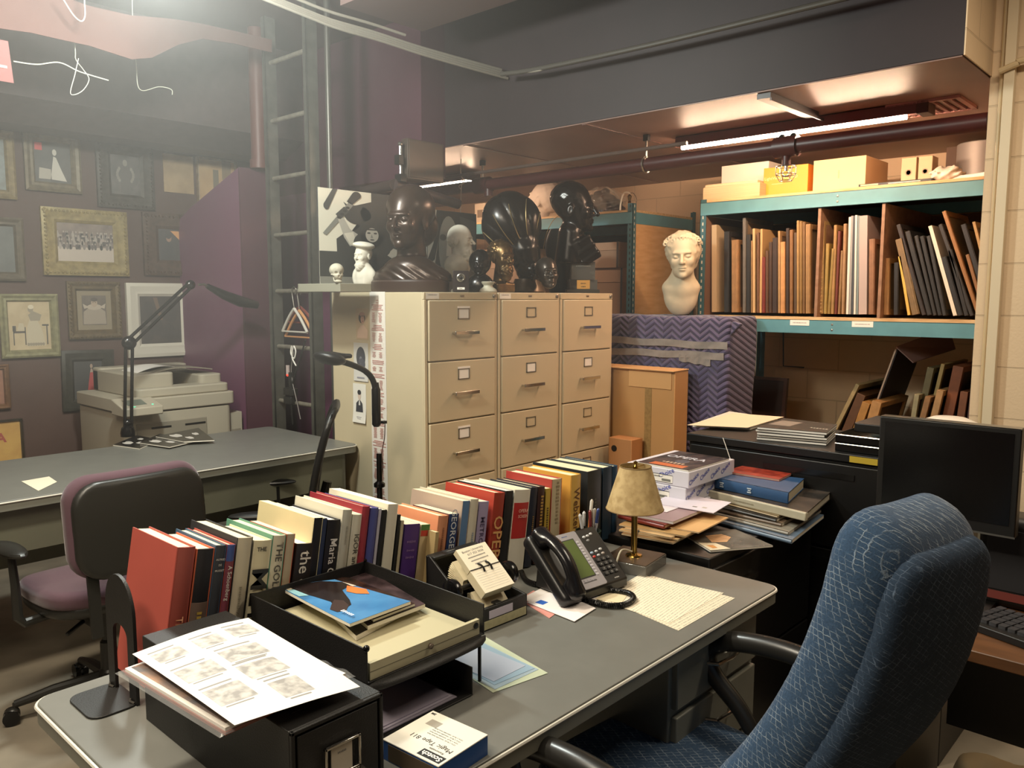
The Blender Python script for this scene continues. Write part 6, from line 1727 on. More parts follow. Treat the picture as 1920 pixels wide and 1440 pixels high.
# ================================================================ FRAMED WORKS IN THE TEAL RACK
_ord = ['first', 'second', 'third', 'fourth', 'fifth', 'sixth', 'seventh', 'eighth', 'ninth', 'tenth', 'eleventh', 'twelfth', 'thirteenth', 'fourteenth', 'fifteenth', 'sixteenth', 'seventeenth', 'eighteenth', 'nineteenth', 'twentieth', 'twenty-first', 'twenty-second', 'twenty-third', 'twenty-fourth']
bay_name = {1: 'left rack bay', 2: 'middle rack bay', 3: 'right rack bay'}
cnt_ = {1: 0, 2: 0, 3: 0}
BZ = R1M+.017
def crop6(x, y): return 1200+x/2.6667, 380+y/2.6667
def artwork(bay, xl, xr, yt, col, desc, dx=0.0, fx=.03, D=.42, style='frame', extra=''):
    """edge-on picture; xl..xr at its foot and yt its top in the photo; dx = sideways shift of its top"""
    X = R1X+fx
    a, c = at(*crop6(xl, 555), X=X), at(*crop6(xr, 555), X=X)
    tp = at(*crop6((xl+xr)/2+dx, yt), X=X)
    ym = (a[1]+c[1])/2; th = max(.006, abs(a[1]-c[1])*.96); H = tp[2]-BZ
    lean = math.atan2(tp[1]-ym, H)
    cnt_[bay] += 1
    lab = f'{desc}, {_ord[cnt_[bay]-1]} from left in the {bay_name[bay]}'
    hyp = math.hypot(H, tp[1]-ym)
    # stand on the lower edge: lift so that the corner touches the board
    t = thing('framed_artwork' if style in ('frame', 'ornate') else ('mounted_board' if style == 'board' else 'picture_panel'), lab, 'picture', (X, ym, BZ+abs(math.sin(lean))*th/2+.0005), group='framed pictures standing in the teal rack')
    t.rotation_euler = (-lean, 0, 0)
    m = mat(col, .55, noise=.22, scale=24)
    if style == 'board':
        b = B(); b.box(0, D, -th/2, th/2, 0, hyp, mat(col, .6)); part('board', b, t)
    else:
        fw = .028; b = B(); e = th*.5
        for (x0, x1, z0, z1) in ((0, fw, 0, hyp), (D-fw, D, 0, hyp), (fw, D-fw, 0, fw), (fw, D-fw, hyp-fw, hyp)): b.box(x0, x1, -th/2, th/2, z0, z1, m)
        if th > .014:
            b.box(-.004, .0, -th/2+th*.12, -th/2+th*.42, 0, hyp, m); 
        if style == 'ornate':
            n = int(hyp/.02)
            for k in range(n):
                b.sph((-.003, 0, (k+.5)*hyp/n), (.007, th*.42, .0085), m, 8); 
        part('frame', b, t, bevel=.0012)
        b = B(); b.box(fw, D-fw, -th*.12, th*.12, fw, hyp-fw, mat('#8a7355', .8, noise=.15, scale=6)); part('backing', b, t)
    return t
F = 'frame'
L1_ = [
 (358, 383, 112, '#b09a78', 'pale tan board panel', 0, 'board'), (420, 446, 145, '#23201e', 'near-black frame edge', 0, F), (457, 492, 187, '#9a7245', 'light brown wooden frame', 0, F),
 (513, 529, 76, '#6d665c', 'tall grey frame with a light face', 0, F), (532, 552, 160, '#25221f', 'black frame edge', 0, F), (554, 560, 190, '#8f7048', 'thin tan edge', 0, F), (563, 575, 130, '#c2a170', 'cream-tan board', 0, 'board'), (584, 594, 150, '#6f4c30', 'brown frame', 0, F),
 (597, 608, 132, '#c09863', 'light tan curled board', 5, 'board'), (610, 626, 272, '#7c2c20', 'dark red low frame', 0, F), (628, 642, 240, '#5f4128', 'brown frame of middling height', 0, F), (645, 660, 197, '#4a3426', 'dark brown frame', 0, F), (662, 688, 176, '#3a2a22', 'thick dark brown frame', 0, F),
 (690, 700, 142, '#b08a5a', 'tan edge', 0, F), (702, 724, 197, '#c9945c', 'light orange-tan wooden frame', 0, F), (730, 745, 128, '#3b2c23', 'dark frame', 0, F), (748, 764, 136, '#8a6238', 'mid-brown frame', 0, F),
 (770, 782, 150, '#54402c', 'brown shaded frame', 0, F), (783, 796, 90, '#a78550', 'tall gilt frame', 0, F), (798, 811, 93, '#8f6f3c', 'tall old-gold frame', 0, F), (813, 826, 97, '#7a5a34', 'tall brown frame', 0, F), (828, 852, 108, '#9a7648', 'wide gilt-brown frame', 0, F)]
for (xl, xr, yt, col, desc, dx, st) in L1_: artwork(1, xl, xr, yt, col, desc, dx, style=st, fx=.05 if st == F else .06, D=.36+.1*random.random())
L2_ = [
 (882, 916, 86, '#a88a58', 'wide ornate carved gilt frame', 6, 'ornate'), (918, 934, 205, '#a58a48', 'olive-gold frame', 12, F), (936, 952, 230, '#8f7438', 'narrow olive-gold frame', 22, F), (954, 970, 112, '#a07c48', 'golden brown leaning frame', 16, F), (972, 986, 142, '#6b2f20', 'dark red-brown leaning frame', 18, F),
 (988, 1002, 240, '#8a6a42', 'tan-brown leaning frame', 16, F), (1006, 1022, 106, '#9c7a54', 'brown backed frame', 12, F), (1030, 1042, 72, '#d0cbc0', 'white mat board', 14, 'board'), (1044, 1054, 66, '#8b8a88', 'grey mat board', 12, 'board'), (1056, 1066, 66, '#3c4248', 'blue-black mat board', 10, 'board'), (1068, 1078, 63, '#cfcac0', 'second white mat board', 8, 'board'), (1080, 1090, 66, '#6f7f80', 'grey-green mat board', 8, 'board'), (1092, 1134, 66, '#a99a94', 'thick lilac-grey board bundle', 4, 'board'), (1142, 1172, 182, '#8d6444', 'reddish brown frame', 3, F)]
for (xl, xr, yt, col, desc, dx, st) in L2_: artwork(2, xl, xr, yt, col, desc, dx, style=st, fx=.06, D=.40+.08*random.random())
L3_ = [
 (1218, 1244, 278, '#a07848', 'short tan upright frame', 4, F), (1268, 1292, 300, '#262220', 'short black frame', 2, F), (1338, 1352, 270, '#d0a94e', 'thin yellow frame', -48, 'board'), (1360, 1400, 186, '#7c6440', 'olive-brown leaning frame', -86, F), (1410, 1432, 112, '#332a27', 'black leaning frame', -130, F),
 (1436, 1462, 146, '#292725', 'thick black leaning frame', -112, F), (1466, 1486, 168, '#2d2b29', 'charcoal leaning frame', -96, F), (1490, 1512, 170, '#242220', 'black leaning frame', -92, F), (1514, 1534, 168, '#302e2c', 'dark leaning frame', -82, F), (1566, 1586, 119, '#d8d0bf', 'bright white-edged leaning frame', -126, 'board'),
 (1590, 1618, 275, '#232120', 'short black leaning frame', -86, F), (1622, 1646, 240, '#2a2725', 'black sloping frame', -84, F), (1650, 1672, 112, '#35302c', 'slim dark frame', -160, F), (1684, 1706, 46, '#9c6c3c', 'tall red-brown wooden frame', -176, F), (1716, 1736, 262, '#8d6239', 'brown wooden frame', -90, F), (1742, 1770, 112, '#2a2624', 'thick dark frame', -140, F), (1780, 1796, 98, '#b08a54', 'tan frame at the far right', -120, F)]
for (xl, xr, yt, col, desc, dx, st) in L3_: artwork(3, xl, xr, yt, col, desc, dx, style=st, fx=.06, D=.38+.08*random.random())

# ================================================================ LOWER SHELF OF THE RACK
LZ_ = .567
def low_frame(x0, x1, yt, col, label, dxt, X=4.62, D=.05, name='framed_artwork', faced=None, H0=None):
    a = at(x0, 790, X=X); c = at(x1, 790, X=X); tp = at((x0+x1)/2+dxt, yt, X=X); mid = at((x0+x1)/2, 790, X=X)
    th = max(.012, abs(a[1]-c[1])*.9)
    dy = (tp[1]-mid[1])/(tp[2]-mid[2])       # lean: y shift per metre of height
    H = tp[2]-LZ_; yb = tp[1]-dy*H; lean = math.atan(dy)
    t = thing(name, label, 'picture', (X, yb, LZ_+abs(math.sin(lean))*th/2)); t.rotation_euler = (-lean, 0, 0)
    hyp = H/math.cos(lean); m = mat(col, .55, noise=.25, scale=20)
    Dp = .46; fw = .03; b = B()
    for (q0, q1, z0, z1) in ((0, fw, 0, hyp), (Dp-fw, Dp, 0, hyp), (fw, Dp-fw, 0, fw), (fw, Dp-fw, hyp-fw, hyp)): b.box(q0, q1, -th/2, th/2, z0, z1, m)
    part('frame', b, t, bevel=.002)
    b = B(); b.box(fw, Dp-fw, -th*.2, th*.2, fw, hyp-fw, mat(faced or '#4a382a', .7)); part('backing', b, t)
    return t
low_frame(1570, 1578, 722, '#a08c62', 'pale gilt-edged frame leaning leftmost on the lower rack shelf', 34)
low_frame(1586, 1604, 742, '#5c3c22', 'brown frame leaning second on the lower rack shelf', 20)
low_frame(1604, 1620, 757, '#a87a3e', 'small golden-brown frame low beside the pale gilt one', 12, X=4.56)
low_frame(1624, 1644, 755, '#b08450', 'short tan frame in front of the white-edged black panel', 10, X=4.56)
# black panel with pale edge and folded cover
X = 4.66; P_ = [at(1631, 790, X=X), at(1680, 655, X=X)]
t = thing('leaning_artwork', 'large black panel with a pale edge leaning on the lower rack shelf', 'panel', (X, P_[0][1], LZ_))
dy = (P_[1][1]-P_[0][1])/(P_[1][2]-P_[0][2]); H = P_[1][2]-LZ_; t.location.y = P_[1][1]-dy*H; t.rotation_euler = (-math.atan(dy), 0, 0)
b = B(); b.box(0, .44, -.010, 0, 0, H/math.cos(math.atan(dy)), mat('#1d1110', .6)); part('panel', b, t)
b = B(); b.box(-.004, .0, -.004, .004, 0, H/math.cos(math.atan(dy)), mat('#b39a86', .6)); part('pale_edge', b, t)
tp = at(1680, 652, X=4.62); q0 = at(1712, 681, X=4.62); q1 = at(1815, 660, X=4.62)
t = thing('folded_board', 'dusky lilac-brown board lying across the tops of the lower shelf frames', 'board', tp)
b = B(); L_ = tp[1]-q1[1]
b.add([(0, 0, 0), (0, q0[1]-tp[1], q0[2]-tp[2]), (.40, q0[1]-tp[1]-.1, q0[2]-tp[2]+.06), (.40, -.15, .10), (0, 0, .006), (0, q0[1]-tp[1], q0[2]-tp[2]+.006), (.40, q0[1]-tp[1]-.1, q0[2]-tp[2]+.066), (.40, -.15, .106)], [(0, 1, 2, 3), (4, 7, 6, 5), (0, 4, 5, 1), (1, 5, 6, 2), (2, 6, 7, 3), (3, 7, 4, 0)], mat('#6d5550', .7)); part('board', b, t)
low_frame(1716, 1730, 690, '#6a6142', 'olive frame standing right of the black panel', 22, X=4.64)
low_frame(1738, 1746, 683, '#a08a56', 'thin pale gilt frame second right of the black panel', 26, X=4.66)
low_frame(1706, 1716, 740, '#8f8a6c', 'short grey-edged frame in the lower row', 8, X=4.55)
low_frame(1722, 1734, 745, '#8c6a45', 'short brown frame with a white paper tip', 12, X=4.55)
low_frame(1742, 1756, 733, '#a8855a', 'short tan frame in the middle of the lower row', 14, X=4.55)
low_frame(1764, 1786, 688, '#7a4526', 'wide red-brown frame leaning at the right of the lower shelf', 22, X=4.6)
low_frame(1792, 1808, 735, '#6e452c', 'red-brown frame fourth from the right wall on the lower shelf', 8, X=4.58)
low_frame(1812, 1826, 720, '#5a4440', 'dusky frame nearest the right wall on the lower shelf', 8, X=4.58)
# dark painting leaning in the gap under the rack, left
a = at(1372, 790, X=4.70); c = at(1462, 790, X=4.70); zt = at(1420, 706, X=4.70)[2]
t = thing('dark_painting', 'dark brown painting leaning behind the blanket under the rack', 'picture', (4.70, c[1], LZ_)); t.rotation_euler = (0, .10, 0)
W_ = a[1]-c[1]; b = B(); b.box(0, .02, 0, W_, 0, zt-LZ_, mat('#2a1712', .5, noise=.4, scale=7)); part('canvas', b, t)
b = B(); b.box(-.006, .022, -.02, 0, 0, zt-LZ_, mat('#3a2118', .5)); b.box(-.006, .022, 0, W_, zt-LZ_-.02, zt-LZ_, mat('#3a2118', .5)); part('frame', b, t)
# wall conduit and marks
X = 5.352
t = thing('wall_conduit', 'thin black conduit bent at a right angle on the block wall under the rack', 'pipe', (X, at(1470, 650, X=X)[1], at(1470, 650, X=X)[2]))
p0, p1, p2 = [np.array(at(*p, X=X))-np.array(at(1470, 650, X=X)) for p in ((1470, 622), (1470, 686), (1509, 689))]
b = B(); b.tube([(-.01, p0[1], p0[2]), (-.01, p1[1], p1[2]), (-.01, p2[1], p2[2])], .005, M_BLK, 8); part('conduit', b, t)

# ================================================================ ON TOP OF THE RACK
TZ1 = R1T+.0165
def rack_box(name, label, xl, xr, yb, yt, X, dep, m, cat='box', rz=0.0, zb=None, bev=.002):
    a = at(xl, yb, X=X); c = at(xr, yb, X=X); zt = (at(xl, yt, X=X)[2]); z0 = zb if zb is not None else TZ1
    W = a[1]-c[1]
    t = thing(name, label, cat, (X, (a[1]+c[1])/2, z0), rz)
    b = B(); b.box(0, dep, -W/2, W/2, 0, zt-z0, m); part('carton', b, t, bevel=bev)
    return t, W, zt-z0
t, W, H = rack_box('paper_stack', 'flat tan paper stack at the left end of the rack top', 1318, 1424, 366, 352, 4.47, .40, mat('#d8b98c', .7, kind='layers', scale=500, noise=.2), 'paper stack')
t, W, H = rack_box('flat_folder', 'flat cream folder tilted on the paper stack at the left of the rack top', 1322, 1420, 352, 347, 4.50, .34, mat('#e2c49a', .7), 'folder', zb=at(1322, 354, X=4.48)[2])
t, W, H = rack_box('white_box', 'glaring white box under the tube light on the rack top', 1352, 1440, 352, 312, 4.72, .30, mat('#f6efe2', .6), zb=TZ1)
t, W, H = rack_box('orange_box', 'bright orange light-table box on the rack top, left of the cream carton', 1431, 1514, 352, 316, 4.55, .14, mat('#e8962a', .5))
b = B(); b.text('LightView PRO LED', .026, mat('#f6dfa8', .5), frameT((-.001, W*.10, H*.62), (0, -1, 0), (0, 0, 1)), width=W*.74); b.text('~~~~~~', .010, mat('#f6dfa8', .5), frameT((-.001, W*.18, H*.42), (0, -1, 0), (0, 0, 1)), width=W*.5); part('box_print', b, t)
t, W, H = rack_box('cream_carton', 'large cream carton on the rack top between orange and small boxes', 1524, 1622, 346, 302, 4.52, .34, mat('#dfb588', .65))
b = B(); b.text('~~', .02, mat('#b08a64', .6), frameT((-.001, .0, H*.5), (0, 0, 1), (0, 1, 0))); b.box(-.0012, .0, -W/2, W/2, H*.0, H*.002, M_PAPER); part('box_print', b, t)
for (x0, x1, y0, lab) in ((1689, 1717, 297, 'left of two small beige cubes with a printed logo on the rack top'), (1721, 1747, 294, 'right of two small beige cubes on the rack top')):
    t, W, H = rack_box('small_beige_box', lab, x0, x1, 330, y0, 4.66, .10, mat('#d2b48e', .65), zb=TZ1)
    b = B(); b.lathe([(W*.22, 0), (W*.22, .0008), (W*.15, .0008), (W*.15, 0)], mat('#a08a72', .6), 18, TR(-.0003, 0, H*.5, ry=-PI/2)); part('logo', b, t)
a = at(1614, 340, X=4.50); c = at(1750, 328, X=4.50)
t = thing('flat_black_case', 'thin black case lying along the front edge of the rack top', 'case', (4.47, (a[1]+c[1])/2, TZ1))
W = a[1]-c[1]; b = B(); b.box(0, .12, -W/2, W/2, 0, .014, M_BLK); b.box(-.001, 0, -W/2+.05, W/2-.15, .004, .009, M_STEEL); b.box(-.0012, 0, W/2-.10, W/2-.01, .003, .011, mat('#b5a68a', .6)); part('case_body', b, t, bevel=.001)
cb = at(1773, 318, X=4.52)
t = thing('crumpled_bag', 'crumpled white plastic bag at the right of the rack top', 'plastic bag', (4.55, cb[1], TZ1))
def bag(P):
    d = ell(P, (0, .0, .035), (.06, .075, .038)); 
    return d+.010*np.sin(P[:, 0]*90+3*np.sin(P[:, 2]*60))*np.sin(P[:, 1]*80+2)*1.0+.004*np.sin(P[:, 2]*190+P[:, 1]*120)
carved('bag', bag, (-.09, -.10, -.005), (.09, .10, .09), .005, mat('#e3d5c3', .45), t)
a = at(1797, 320, X=4.52); c = at(1850, 314, X=4.52)
t = thing('paper_roll', 'thin roll of white paper beside the crumpled bag', 'paper roll', (4.53, (a[1]+c[1])/2, TZ1))
b = B(); b.tube([(0, .10, .012), (.01, 0, .014), (0, -.12, .022)], [.010, .012, .012], M_PAPER, 10); part('roll', b, t)
# pale round tray and grey drum behind
p = at(1518, 300, X=5.0)
t = thing('round_lampshade', 'pale round drum seen over the orange box by the wall', 'drum', (5.0, p[1], TZ1))
b = B(); b.lathe([(0, 0), (.12, 0), (.125, .16), (.10, .20), (.03, .215), (0, .215)], mat('#c9b8ae', .6), 32); part('drum', b, t)
p = at(1826, 290, X=4.85)
t = thing('grey_drum', 'grey cylindrical drum beside a wooden post at the right end of the rack top', 'drum', (4.95, p[1]-.02, TZ1))
b = B(); b.lathe([(0, 0), (.125, 0), (.125, .23), (.118, .235), (0, .235)], mat('#9a928c', .45, metal=.2), 32); part('drum', b, t)
p = at(1786, 270, X=5.0)
t = thing('wooden_post', 'dark brown wooden board upright next to the grey drum', 'board', (5.08, p[1], TZ1)); b = B(); b.box(0, .02, -.05, .05, 0, .255, mat('#5b3f2a', .6, kind='wood', scale=8)); part('board', b, t)

# ================================================================ SECOND RACK CONTENTS
T2 = R2T+.0165
p = at(1008, 400, X=4.75); kk = 1/FPX*float(np.dot(np.array(p)-EYE, CF))
t = thing('plaster_head', 'white plaster head seen from behind on top of the second rack', 'bust', (4.75, p[1], T2), rz=PI+.25)
def ph(P):
    Q = to_local(P, (0, 0, 4*kk), 72*kk, 0, -.35); d = headf(Q, 1, 1, neck=True)
    return np.maximum(smin(d, curls(Q, (0, .15, .62), (.36, .40, .40), .010, 30), .02), -P[:, 2]+.0005)
carved('head', ph, (-.15, -.16, 0), (.15, .18, .31), .0055, mat('#d8cbbd', .7), t)
def arch_box(label, xl, xr, yb, yt, X, dep):
    a = at(xl, yb, X=X); c = at(xr, yb, X=X); zt = at(xl, yt, X=X)[2]; z0 = at(xl, yb, X=X)[2]
    t = thing('archive_box', label, 'box', (X, c[1], z0), group='beige archive boxes on the second rack')
    W = a[1]-c[1]; b = B(); b.box(0, dep, 0, W, 0, zt-z0, mat('#9c8068', .75)); part('carton', b, t, bevel=.002)
    b = B(); b.box(-.004, dep, -.003, W+.003, (zt-z0)*.72, zt-z0+.002, mat('#a88a70', .75)); part('lid', b, t, bevel=.001)
    b = B(); b.box(-.0055, -.004, .0, .018, .0, zt-z0, mat('#3c302a', .6)); part('edge_tape', b, t)
    return t, z0
zsh = R1M-.03+.0165
a1 = at(1180, 575, X=4.60)
def ab(label, xl, xr, z0, z1, X=4.60, dep=.30):
    a = at(xl, 500, X=X); c = at(xr, 500, X=X); W = a[1]-c[1]
    t = thing('archive_box', label, 'box', (X, c[1], z0))
    b = B(); b.box(0, dep, 0, W, 0, z1-z0, mat('#9c8068', .75)); part('carton', b, t, bevel=.002)
    b = B(); b.box(-.004, dep, -.003, W+.003, (z1-z0)*.70, z1-z0+.002, mat('#a98b72', .75)); part('lid', b, t, bevel=.001)
    b = B(); b.box(-.0055, -.004, .0, .016, .0, z1-z0+.001, mat('#3c302a', .6)); part('edge_tape', b, t)
z_a, z_b, z_c = zsh+.001, at(1130, 503, X=4.6)[2], at(1130, 456, X=4.6)[2]
ab('beige archive box at the bottom of the stack on the second rack', 1040, 1168, z_a, z_b-.002)
ab('beige archive box with dark edge tape, topmost in the second rack', 1060, 1160, z_b+.001, z_c, 4.58)
ab('archive box at the left of the second rack, mostly behind the fan figure', 905, 985, z_a, at(890, 470, X=4.6)[2], 4.60)
p = at(1128, 395, X=4.80)
t = thing('wrapped_bundle', 'dark brown object wrapped in shiny clear plastic on the second rack', 'wrapped bundle', (4.80, p[1], T2+.006))
def bun(P):
    d = ell(P, (0, 0, .075), (.10, .15, .085)); d = smin(d, cap(P, (0, -.08, .05), (0, -.17, .03), .05, .03), .05); d = smin(d, cap(P, (0, .0, .12), (0, -.02, .17), .05, .02), .05)
    return d+.012*np.sin(P[:, 1]*55+P[:, 2]*40)*np.sin(P[:, 2]*70-P[:, 1]*30)
carved('bundle_core', bun, (-.15, -.24, -.005), (.15, .20, .22), .007, mat('#3c2a20', .35), t)
b = B(); rr = random.Random(4)
def film(u, v):
    a = 2*PI*u; r_ = .155+.018*math.sin(7*a+5*v)+.012*math.sin(13*a+9*v)
    k_ = math.sin(PI*(.12+.80*v)); return (r_*k_*math.cos(a)*.75, r_*1.1*k_*math.sin(a), .002+.20*v+.006*math.sin(9*a))
b.grid(film, 48, 14, mat('#e8dccb', .08, alpha=.22, spec=1.0, bump=.8, bscale=40)); part('plastic_film', b, t)
p = at(1180, 393, X=4.62)
t = thing('brass_lamp_part', 'small brass lamp fitting with a bent white tube on the second rack corner', 'lamp fitting', (4.62, p[1], T2+.0))
b = B(); b.lathe([(0, 0), (.03, 0), (.03, .006), (.010, .012), (.007, .05), (.012, .06), (.008, .07), (.012, .085), (.016, .10), (.004, .115), (0, .118)], mat('#b59858', .2, metal=1.0), 18); part('brass_stem', b, t)
b = B(); b.tube(catm([(0, .075, .0), (0, .070, .06), (0, .050, .12), (0, .020, .128), (0, -.005, .118)], 24), .006, mat('#d9cdb8', .4), 8); part('white_tube', b, t)
b = B(); b.tube(catm([(0, .0, .12), (0, -.03, .118), (0, -.055, .08), (0, -.05, .03)], 20), .002, M_CHROME, 6); part('wire_arm', b, t)
p = at(900, 400, X=4.7)
t = thing('white_carton', 'small white carton beside the fan figure on the second rack', 'box', (4.70, p[1], T2)); b = B(); b.box(0, .12, -.06, .06, 0, .17, mat('#dccbb2', .6)); b.box(-.001, 0, -.04, .03, .06, .12, mat('#8c7a66', .6)); part('carton', b, t, bevel=.002)
p = at(872, 400, X=4.7)
t = thing('tan_dish', 'pale shallow dish at the left end of the second rack top', 'dish', (4.68, p[1]+.1, T2)); b = B(); b.lathe([(0, 0), (.05, 0), (.10, .035), (.098, .038), (.048, .006), (0, .006)], mat('#e2c9a4', .5), 28); part('dish', b, t)
# ================================================================ UNDER THE LOW CEILING
M_RED = mat('#4a1f1c', .4, noise=.15)
fxX, fz = 3.92, 2.288
fy0, fy1 = 1.23, 2.365
t = thing('tube_light_fixture', 'long dark tube light fixture glowing under the low ceiling', 'light fixture', (fxX, (fy0+fy1)/2, fz))
L_ = (fy1-fy0)/2
b = B(); b.box(-.045, .045, -L_-.05, L_+.02, .012, .054, mat('#4a2f30', .5)); b.box(-.05, -.045, -L_-.05, L_+.02, .002, .05, mat('#5b3638', .5)); part('housing', b, t, bevel=.002)
b = B(); b.box(-.05, .05, -L_-.10, -L_-.05, .0, .054, mat('#3b2526', .5)); part('end_cap', b, t, bevel=.002)
b = B(); b.cyl((-.01, -L_, .0), (-.01, L_, .0), .011, mat('#ffd6b2', .5, emit=260.0), 12); part('tube', b, t)
b = B()
for y in (-.35, .3):
    b = B(); b.cyl((0, y, .05), (0, y, SZ-.007-fz), .006, M_BLK, 8); part('hanger', b, t)
t = thing('tube_light_fixture', 'small distant light fixture seen glowing over the brown bust', 'light fixture', (4.0, 4.35, 2.27))
b = B(); b.box(-.07, .07, -.3, .3, .01, .06, mat('#4a2f30', .5)); part('housing', b, t); b = B(); b.cyl((0, -.28, .0), (0, .28, .0), .014, mat('#ffd6b2', .5, emit=150.0), 12); part('tube', b, t)
b = B()
for y in (-.2, .2):
    b = B(); b.cyl((0, y, .05), (0, y, .073), .006, M_BLK, 8); part('hanger', b, t)
# red sprinkler pipe
pX, pZ = 3.72, 2.188
t = thing('sprinkler_pipe', 'long dark red sprinkler pipe running below the tube light', 'pipe', (pX, 2.5, pZ))
b = B(); b.cyl((0, 3.4, 0), (0, -1.64, 0), .036, M_RED, 20); part('pipe', b, t)
def pipe_y(px): return at(px, 280, X=pX)[1]-2.5
for px in (905, 1212):
    b = B(); y = pipe_y(px); b.cyl((0, y, .03), (0, y, SZ-.008-pZ), .006, M_STEEL, 8); b.tube([(.042*math.cos(a), y, .042*math.sin(a)) for a in np.linspace(0, 2*PI, 20)], .005, M_STEEL, 6); b.box(-.012, .012, y-.015, y+.015, SZ-.04-pZ, SZ-.008-pZ, M_BLK); part('hanger', b, t)
b = B(); y = pipe_y(1475); b.cyl((0, y+.055, 0), (0, y-.055, 0), .048, M_RED, 18); b.cyl((0, y, -.02), (0, y, -.085), .020, M_RED, 14); b.sph((0, y+.025, .045), .016, M_BLK, 10); b.sph((0, y-.03, .045), .016, M_BLK, 10); part('tee_fitting', b, t)
b = B(); b.cyl((0, y, -.08), (0, y, -.11), .009, M_STEEL, 10); b.lathe([(0, 0), (.016, 0), (.016, .002), (0, .003)], M_STEEL, 14, TR(0, y, -.135)); b.tube([(0, y+.012, -.11), (0, y+.016, -.122), (0, y, -.135)], .002, M_STEEL, 6); b.tube([(0, y-.012, -.11), (0, y-.016, -.122), (0, y, -.135)], .002, M_STEEL, 6); part('sprinkler_head', b, t)
b = B()
for zz, r_ in ((-.09, .045), (-.125, .045), (-.155, .028)): b.tube([(r_*math.cos(a), y+r_*math.sin(a), zz) for a in np.linspace(0, 2*PI, 24)], .0022, M_STEEL, 6)
for k in range(6):
    a = k*PI/3; b.tube([(.045*math.cos(a), y+.045*math.sin(a), -.09), (.045*math.cos(a), y+.045*math.sin(a), -.125), (.028*math.cos(a), y+.028*math.sin(a), -.155)], .0018, M_STEEL, 6)
part('wire_guard', b, t)
b = B(); y = pipe_y(905); b.cyl((0, y+.06, 0), (0, y-.06, 0), .050, M_RED, 18); b.cyl((0, y-.05, .0), (0, y-.05, -.07), .028, M_RED, 14); part('tee_fitting', b, t)
# slim conduit above the pipe
t = thing('thin_conduit', 'thin dark conduit under the low ceiling above the red pipe', 'pipe', (3.60, 2.9, 2.245)); b = B(); b.cyl((0, -.75, 0), (0, 2.4, 0), .010, mat('#5a4a42', .4), 10); part('conduit', b, t)
t = thing('ceiling_channel', 'dark metal channel crossing the glossy low ceiling', 'channel', (3.30, 1.61, SZ-.030))
b = B(); b.box(0, .50, -.03, .03, .0, .023, mat('#2a1d1c', .4)); b.box(.0, .55, -.035, -.028, -.012, .0, mat('#2a1d1c', .4)); part('channel', b, t)
t = thing('ceiling_vent', 'pinkish louvred vent in the low ceiling near the right wall', 'vent', (4.02, 1.16, SZ-.020))
b = B(); b.box(-.14, .14, -.15, -.13, 0, .013, mat('#9c6b66', .5)); b.box(-.14, .14, .13, .15, 0, .013, mat('#9c6b66', .5)); b.box(-.15, -.13, -.15, .15, 0, .013, mat('#9c6b66', .5)); b.box(.13, .15, -.15, .15, 0, .013, mat('#9c6b66', .5)); part('frame', b, t)
b = B()
for k in range(7): b.box(-.13, .13, -.11+k*.035, -.095+k*.035, .002, .010, mat('#7a4f4c', .5))
part('louvres', b, t)
# seams of the low ceiling
for k, yy in enumerate((2.55, 3.4)):
    b = B(); b.box(SX+.01, 5.3, yy-.012, yy+.012, SZ-.010, SZ-.0062, mat('#7a5a54', .35)); o = b.obj('trim_%d' % (k+1), smooth=0); o['kind'] = 'structure'
# white string hanging by the distant light
p = at(858, 350, X=3.55)
t = thing('hanging_string', 'thin white string hanging beside the red pipe elbow', 'string', (3.60, p[1]+.02, 2.30)); b = B(); b.tube(catm([(0, 0, .045), (0, .004, -.03), (0, -.012, -.09), (0, .0, -.14), (0, .01, -.33)], 30), .003, mat('#dcd2c2', .5), 6); b.tube(catm([(0, -.01, -.07), (0, -.03, -.10), (0, .02, -.12), (0, .0, -.14)], 16), .003, mat('#dcd2c2', .5), 6); part('string', b, t)
# electric box and dark rail under the purple bulkhead
t = thing('electrical_box', 'brown metal electrical box fixed to the corner of the purple bulkhead', 'electrical box', (2.955, 3.50, 2.135))
b = B(); b.box(0, .265, 0, .05, 0, .215, mat('#54483f', .4, metal=.3)); part('cabinet_body', b, t, bevel=.002)
b = B(); b.box(.01, .255, -.004, 0, .01, .205, mat('#5a4d43', .4, metal=.3)); part('cover', b, t, bevel=.001)
b = B(); b.cyl((-.035, .02, -.01), (-.035, .02, .19), .008, M_CHROME, 10); b.sph((-.035, .02, .18), .014, M_STEEL, 10); b.box(-.06, -.03, .0, .04, .07, .12, M_BLK); b.box(-.05, -.01, .0, .05, -.02, .02, M_BLK); part('conduit_fitting', b, t)
t = thing('dark_rail', 'dark brown duct under the electrical box running toward the back', 'duct', (2.90, 3.50, 2.09))
b = B(); b.tube([(0, .05, .01), (.48, .05, -.055)], .030, mat('#3c2c28', .45), 16); b.tube([(0, .05, .01), (.18, .95, .01)], .030, mat('#3c2c28', .45), 16); part('duct', b, t)

